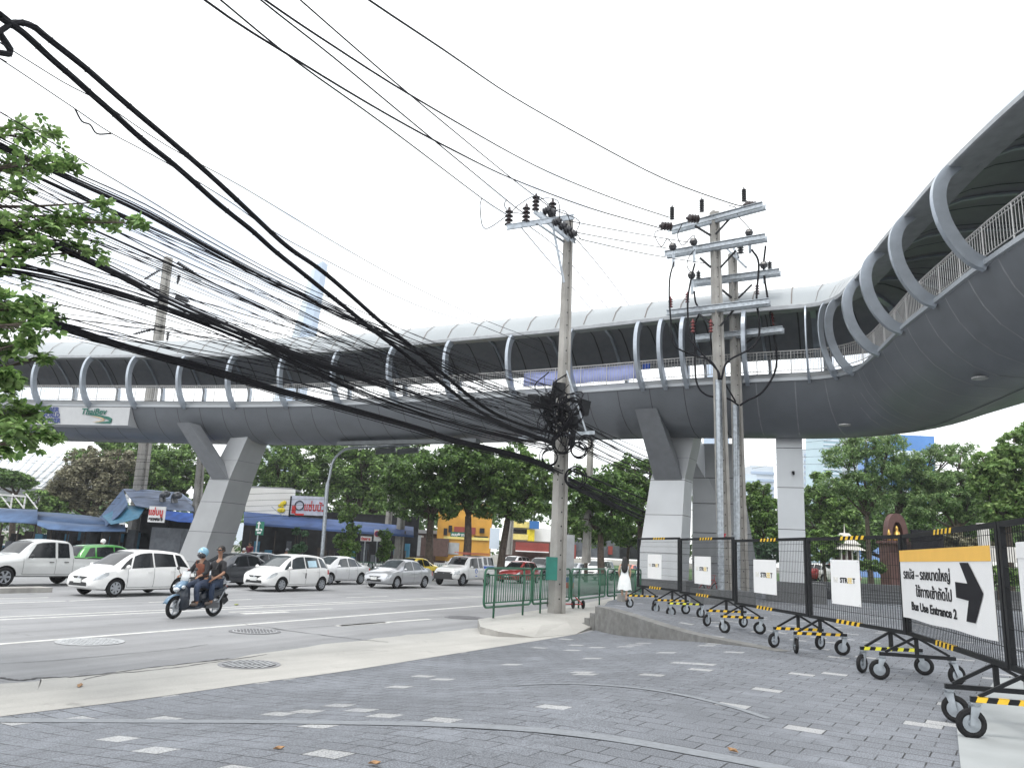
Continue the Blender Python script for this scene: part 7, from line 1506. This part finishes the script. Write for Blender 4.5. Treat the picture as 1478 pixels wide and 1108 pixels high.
for q in (-1, 1): b = MB(); b.lathe((q * w * 1.1, -.3, zt_ - 1.75), [(.12, 0), (.06, .2), (.10, .4), (.03, .7)], 8); b.build('ornament', 'gold', T, smooth=True)
g = at(1222, 838, 50); T = thing('spirit_house', 'small white spirit house with tiered roof and thin spire, seen through the fourth mesh barrier', 'spirit house', (g[0], g[1], 0), .2)
z1 = at(1222, 768, 50)[2]; b = MB()
for k, (w, zz) in enumerate(((1.0, z1 - 1.1), (.78, z1 - .75), (.5, z1 - .45))): b.hexa([(-w, -w * .7, zz), (w, -w * .7, zz), (w, w * .7, zz), (-w, w * .7, zz)], [(-w * .45, -w * .3, zz + .4), (w * .45, -w * .3, zz + .4), (w * .45, w * .3, zz + .4), (-w * .45, w * .3, zz + .4)])
b.build('roof', 'lime', T); b = MB(); b.cyl((0, 0, z1 - .1), (0, 0, z1 + .55), .05, 6, r2=.01); b.build('spire', 'lime', T)
b = MB()
for x in (-.6, -.2, .2, .6): b.box((x, -.4, z1 - 1.5), (.10, .10, .8)); b.box((x, .4, z1 - 1.5), (.1, .1, .8))
b.box((0, 0, z1 - 1.95), (1.7, 1.2, .14)); b.box((0, 0, (z1 - 2) / 2), (.6, .6, z1 - 2)); b.build('platform_posts', 'lime', T)
b = MB(); b.box((0, .1, z1 - 1.5), (.9, .5, .7)); b.build('inner_room', 'shrine_red', T)
# garden steps and low walls behind the fence
T = thing('garden_steps', 'long dark granite garden steps running behind the mesh barriers on the right', 'steps')
for k in range(4):
    a = G(1158, 862 - k * 1.0, 0); a = np.array([17.5 + .0 * k, 41.0 + k * .55, 0]); c = np.array([46, 33.5 + k * .55, 0]); b = MB(); b.beam((a[0], a[1], .075 + k * .15), (c[0], c[1], .075 + k * .15), .55, .15, up=(0, 0, 1)); b.box((a[0], a[1], 0.01), (.01, .01, .01)); b.build('step', 'granite', T)
b = MB(); b.hexa([(16, 43.6, -.1), (60, 33, -.1), (60, 34, -.1), (16, 44.4, -.1)], [(16, 43.6, .9), (60, 33, .9), (60, 34, .9), (16, 44.4, .9)]); tag(b.build('garden_wall', 'granite'), 'low dark garden wall along the top of the granite steps', 'wall')
mat('grass', (.05, .11, .025), .9, var=.4, scale=6, bump=.5)
polysheet('lawn', [(9.5, 48), (60, 34.5), (120, 60), (120, 130), (12, 130)], .55, 'grass')
b = MB(); pxbox(b, 1318, 766, 1364, 802, 44, .15); tag(b.build('dark_screen', 'sign_black'), 'dark slatted screen behind the fifth mesh barrier, right of the shrine', 'screen')
b = MB(); pxbox(b, 1420, 755, 1432, 815, 42, .4); pxbox(b, 1432, 790, 1478, 812, 43, .5); tag(b.build('pale_post', 'lime'), 'white post and low pink-white wall behind the last mesh barriers', 'post')
for px, col, lab in ((1183, 'paint_white', 'white parked car far behind the fourth mesh barrier'), (1200, 'paint_red', 'red parked car far behind the fourth mesh barrier')):
    T = car('sedan', lab, col, 'car', group='cars parked in the park'); T.location = (*at(px, 822, 62)[:2], .55); T.rotation_euler = (0, 0, .2 + px)
    for k in ('_wb', '_xf', '_w'): del T[k]
# green fence in the median
T = thing('median_fence', 'low dark green fence beyond the cars, left of the median trees', 'fence'); b = MB(); a = at(500, 806, 56); c = at(640, 812, 57)
for z in (.1, .9): b.beam((a[0], a[1], -.4 + z), (c[0], c[1], -.4 + z), .05, .05)
for k in range(50): p = lerp(a, c, k / 49); b.beam((p[0], p[1], -.4), (p[0], p[1], .6), .03, .03)
b.build('bars', 'rail_green', T)
b = MB(); b.T = None
# small teal street-name sign on the yellow shops
T = bld('street_sign', 'small dark teal sign with pale writing in front of the yellow shop', 'sign', [('panel', 'sign_green', [(650, 768, 672, 775, 70, .1)])]); flat_text(T, 'ถนนรัชดา', 661, 771.5, 69.9, 1.15, .32, 'sign_white')
# parked scooters behind second barrier
b = MB(); pb = at(1022, 850, 40)
T = thing('bicycle', 'red framed bicycle standing behind the second mesh barrier near the stair wall', 'bicycle', (pb[0], pb[1], 0), .2); 
for x in (-.5, .5): b = MB(); b.torus((x, 0, .32), .30, .025, 20, 6, axis=(0, 1, 0)); b.build('wheel', 'rubber', T, smooth=True)
b = MB(); b.tube([(-.5, 0, .32), (-.15, 0, .75), (.35, 0, .78), (.5, 0, .32)], .022, 6); b.tube([(.35, 0, .75), (0, 0, .32), (-.15, 0, .75)], .02, 6); b.tube([(.33, -.25, .98), (.36, 0, 1.0), (.33, .25, .98)], .014, 6); b.cyl((.35, 0, .75), (.36, 0, 1.0), .014); b.build('frame', 'band_red', T, smooth=True)
b = MB(); b.box((-.18, 0, .86), (.24, .14, .05)); b.cyl((-.16, 0, .74), (-.18, 0, .84), .014); b.build('saddle', 'plastic', T)
# ================================================================ AIR
HZ = bpy.data.materials.new('haze'); HZ.use_nodes = True; t_ = HZ.node_tree; t_.nodes.clear(); pv = t_.nodes.new('ShaderNodeVolumePrincipled'); ou = t_.nodes.new('ShaderNodeOutputMaterial')
pv.inputs['Color'].default_value = (.93, .96, 1, 1); pv.inputs['Density'].default_value = .00045; pv.inputs['Anisotropy'].default_value = .2
t_.links.new(pv.outputs[0], ou.inputs['Volume'])
b = MB(); b.box((0, 230, 89.4), (1400, 560, 182)); hz = b.build('haze', HZ); tag(hz, kind='stuff')
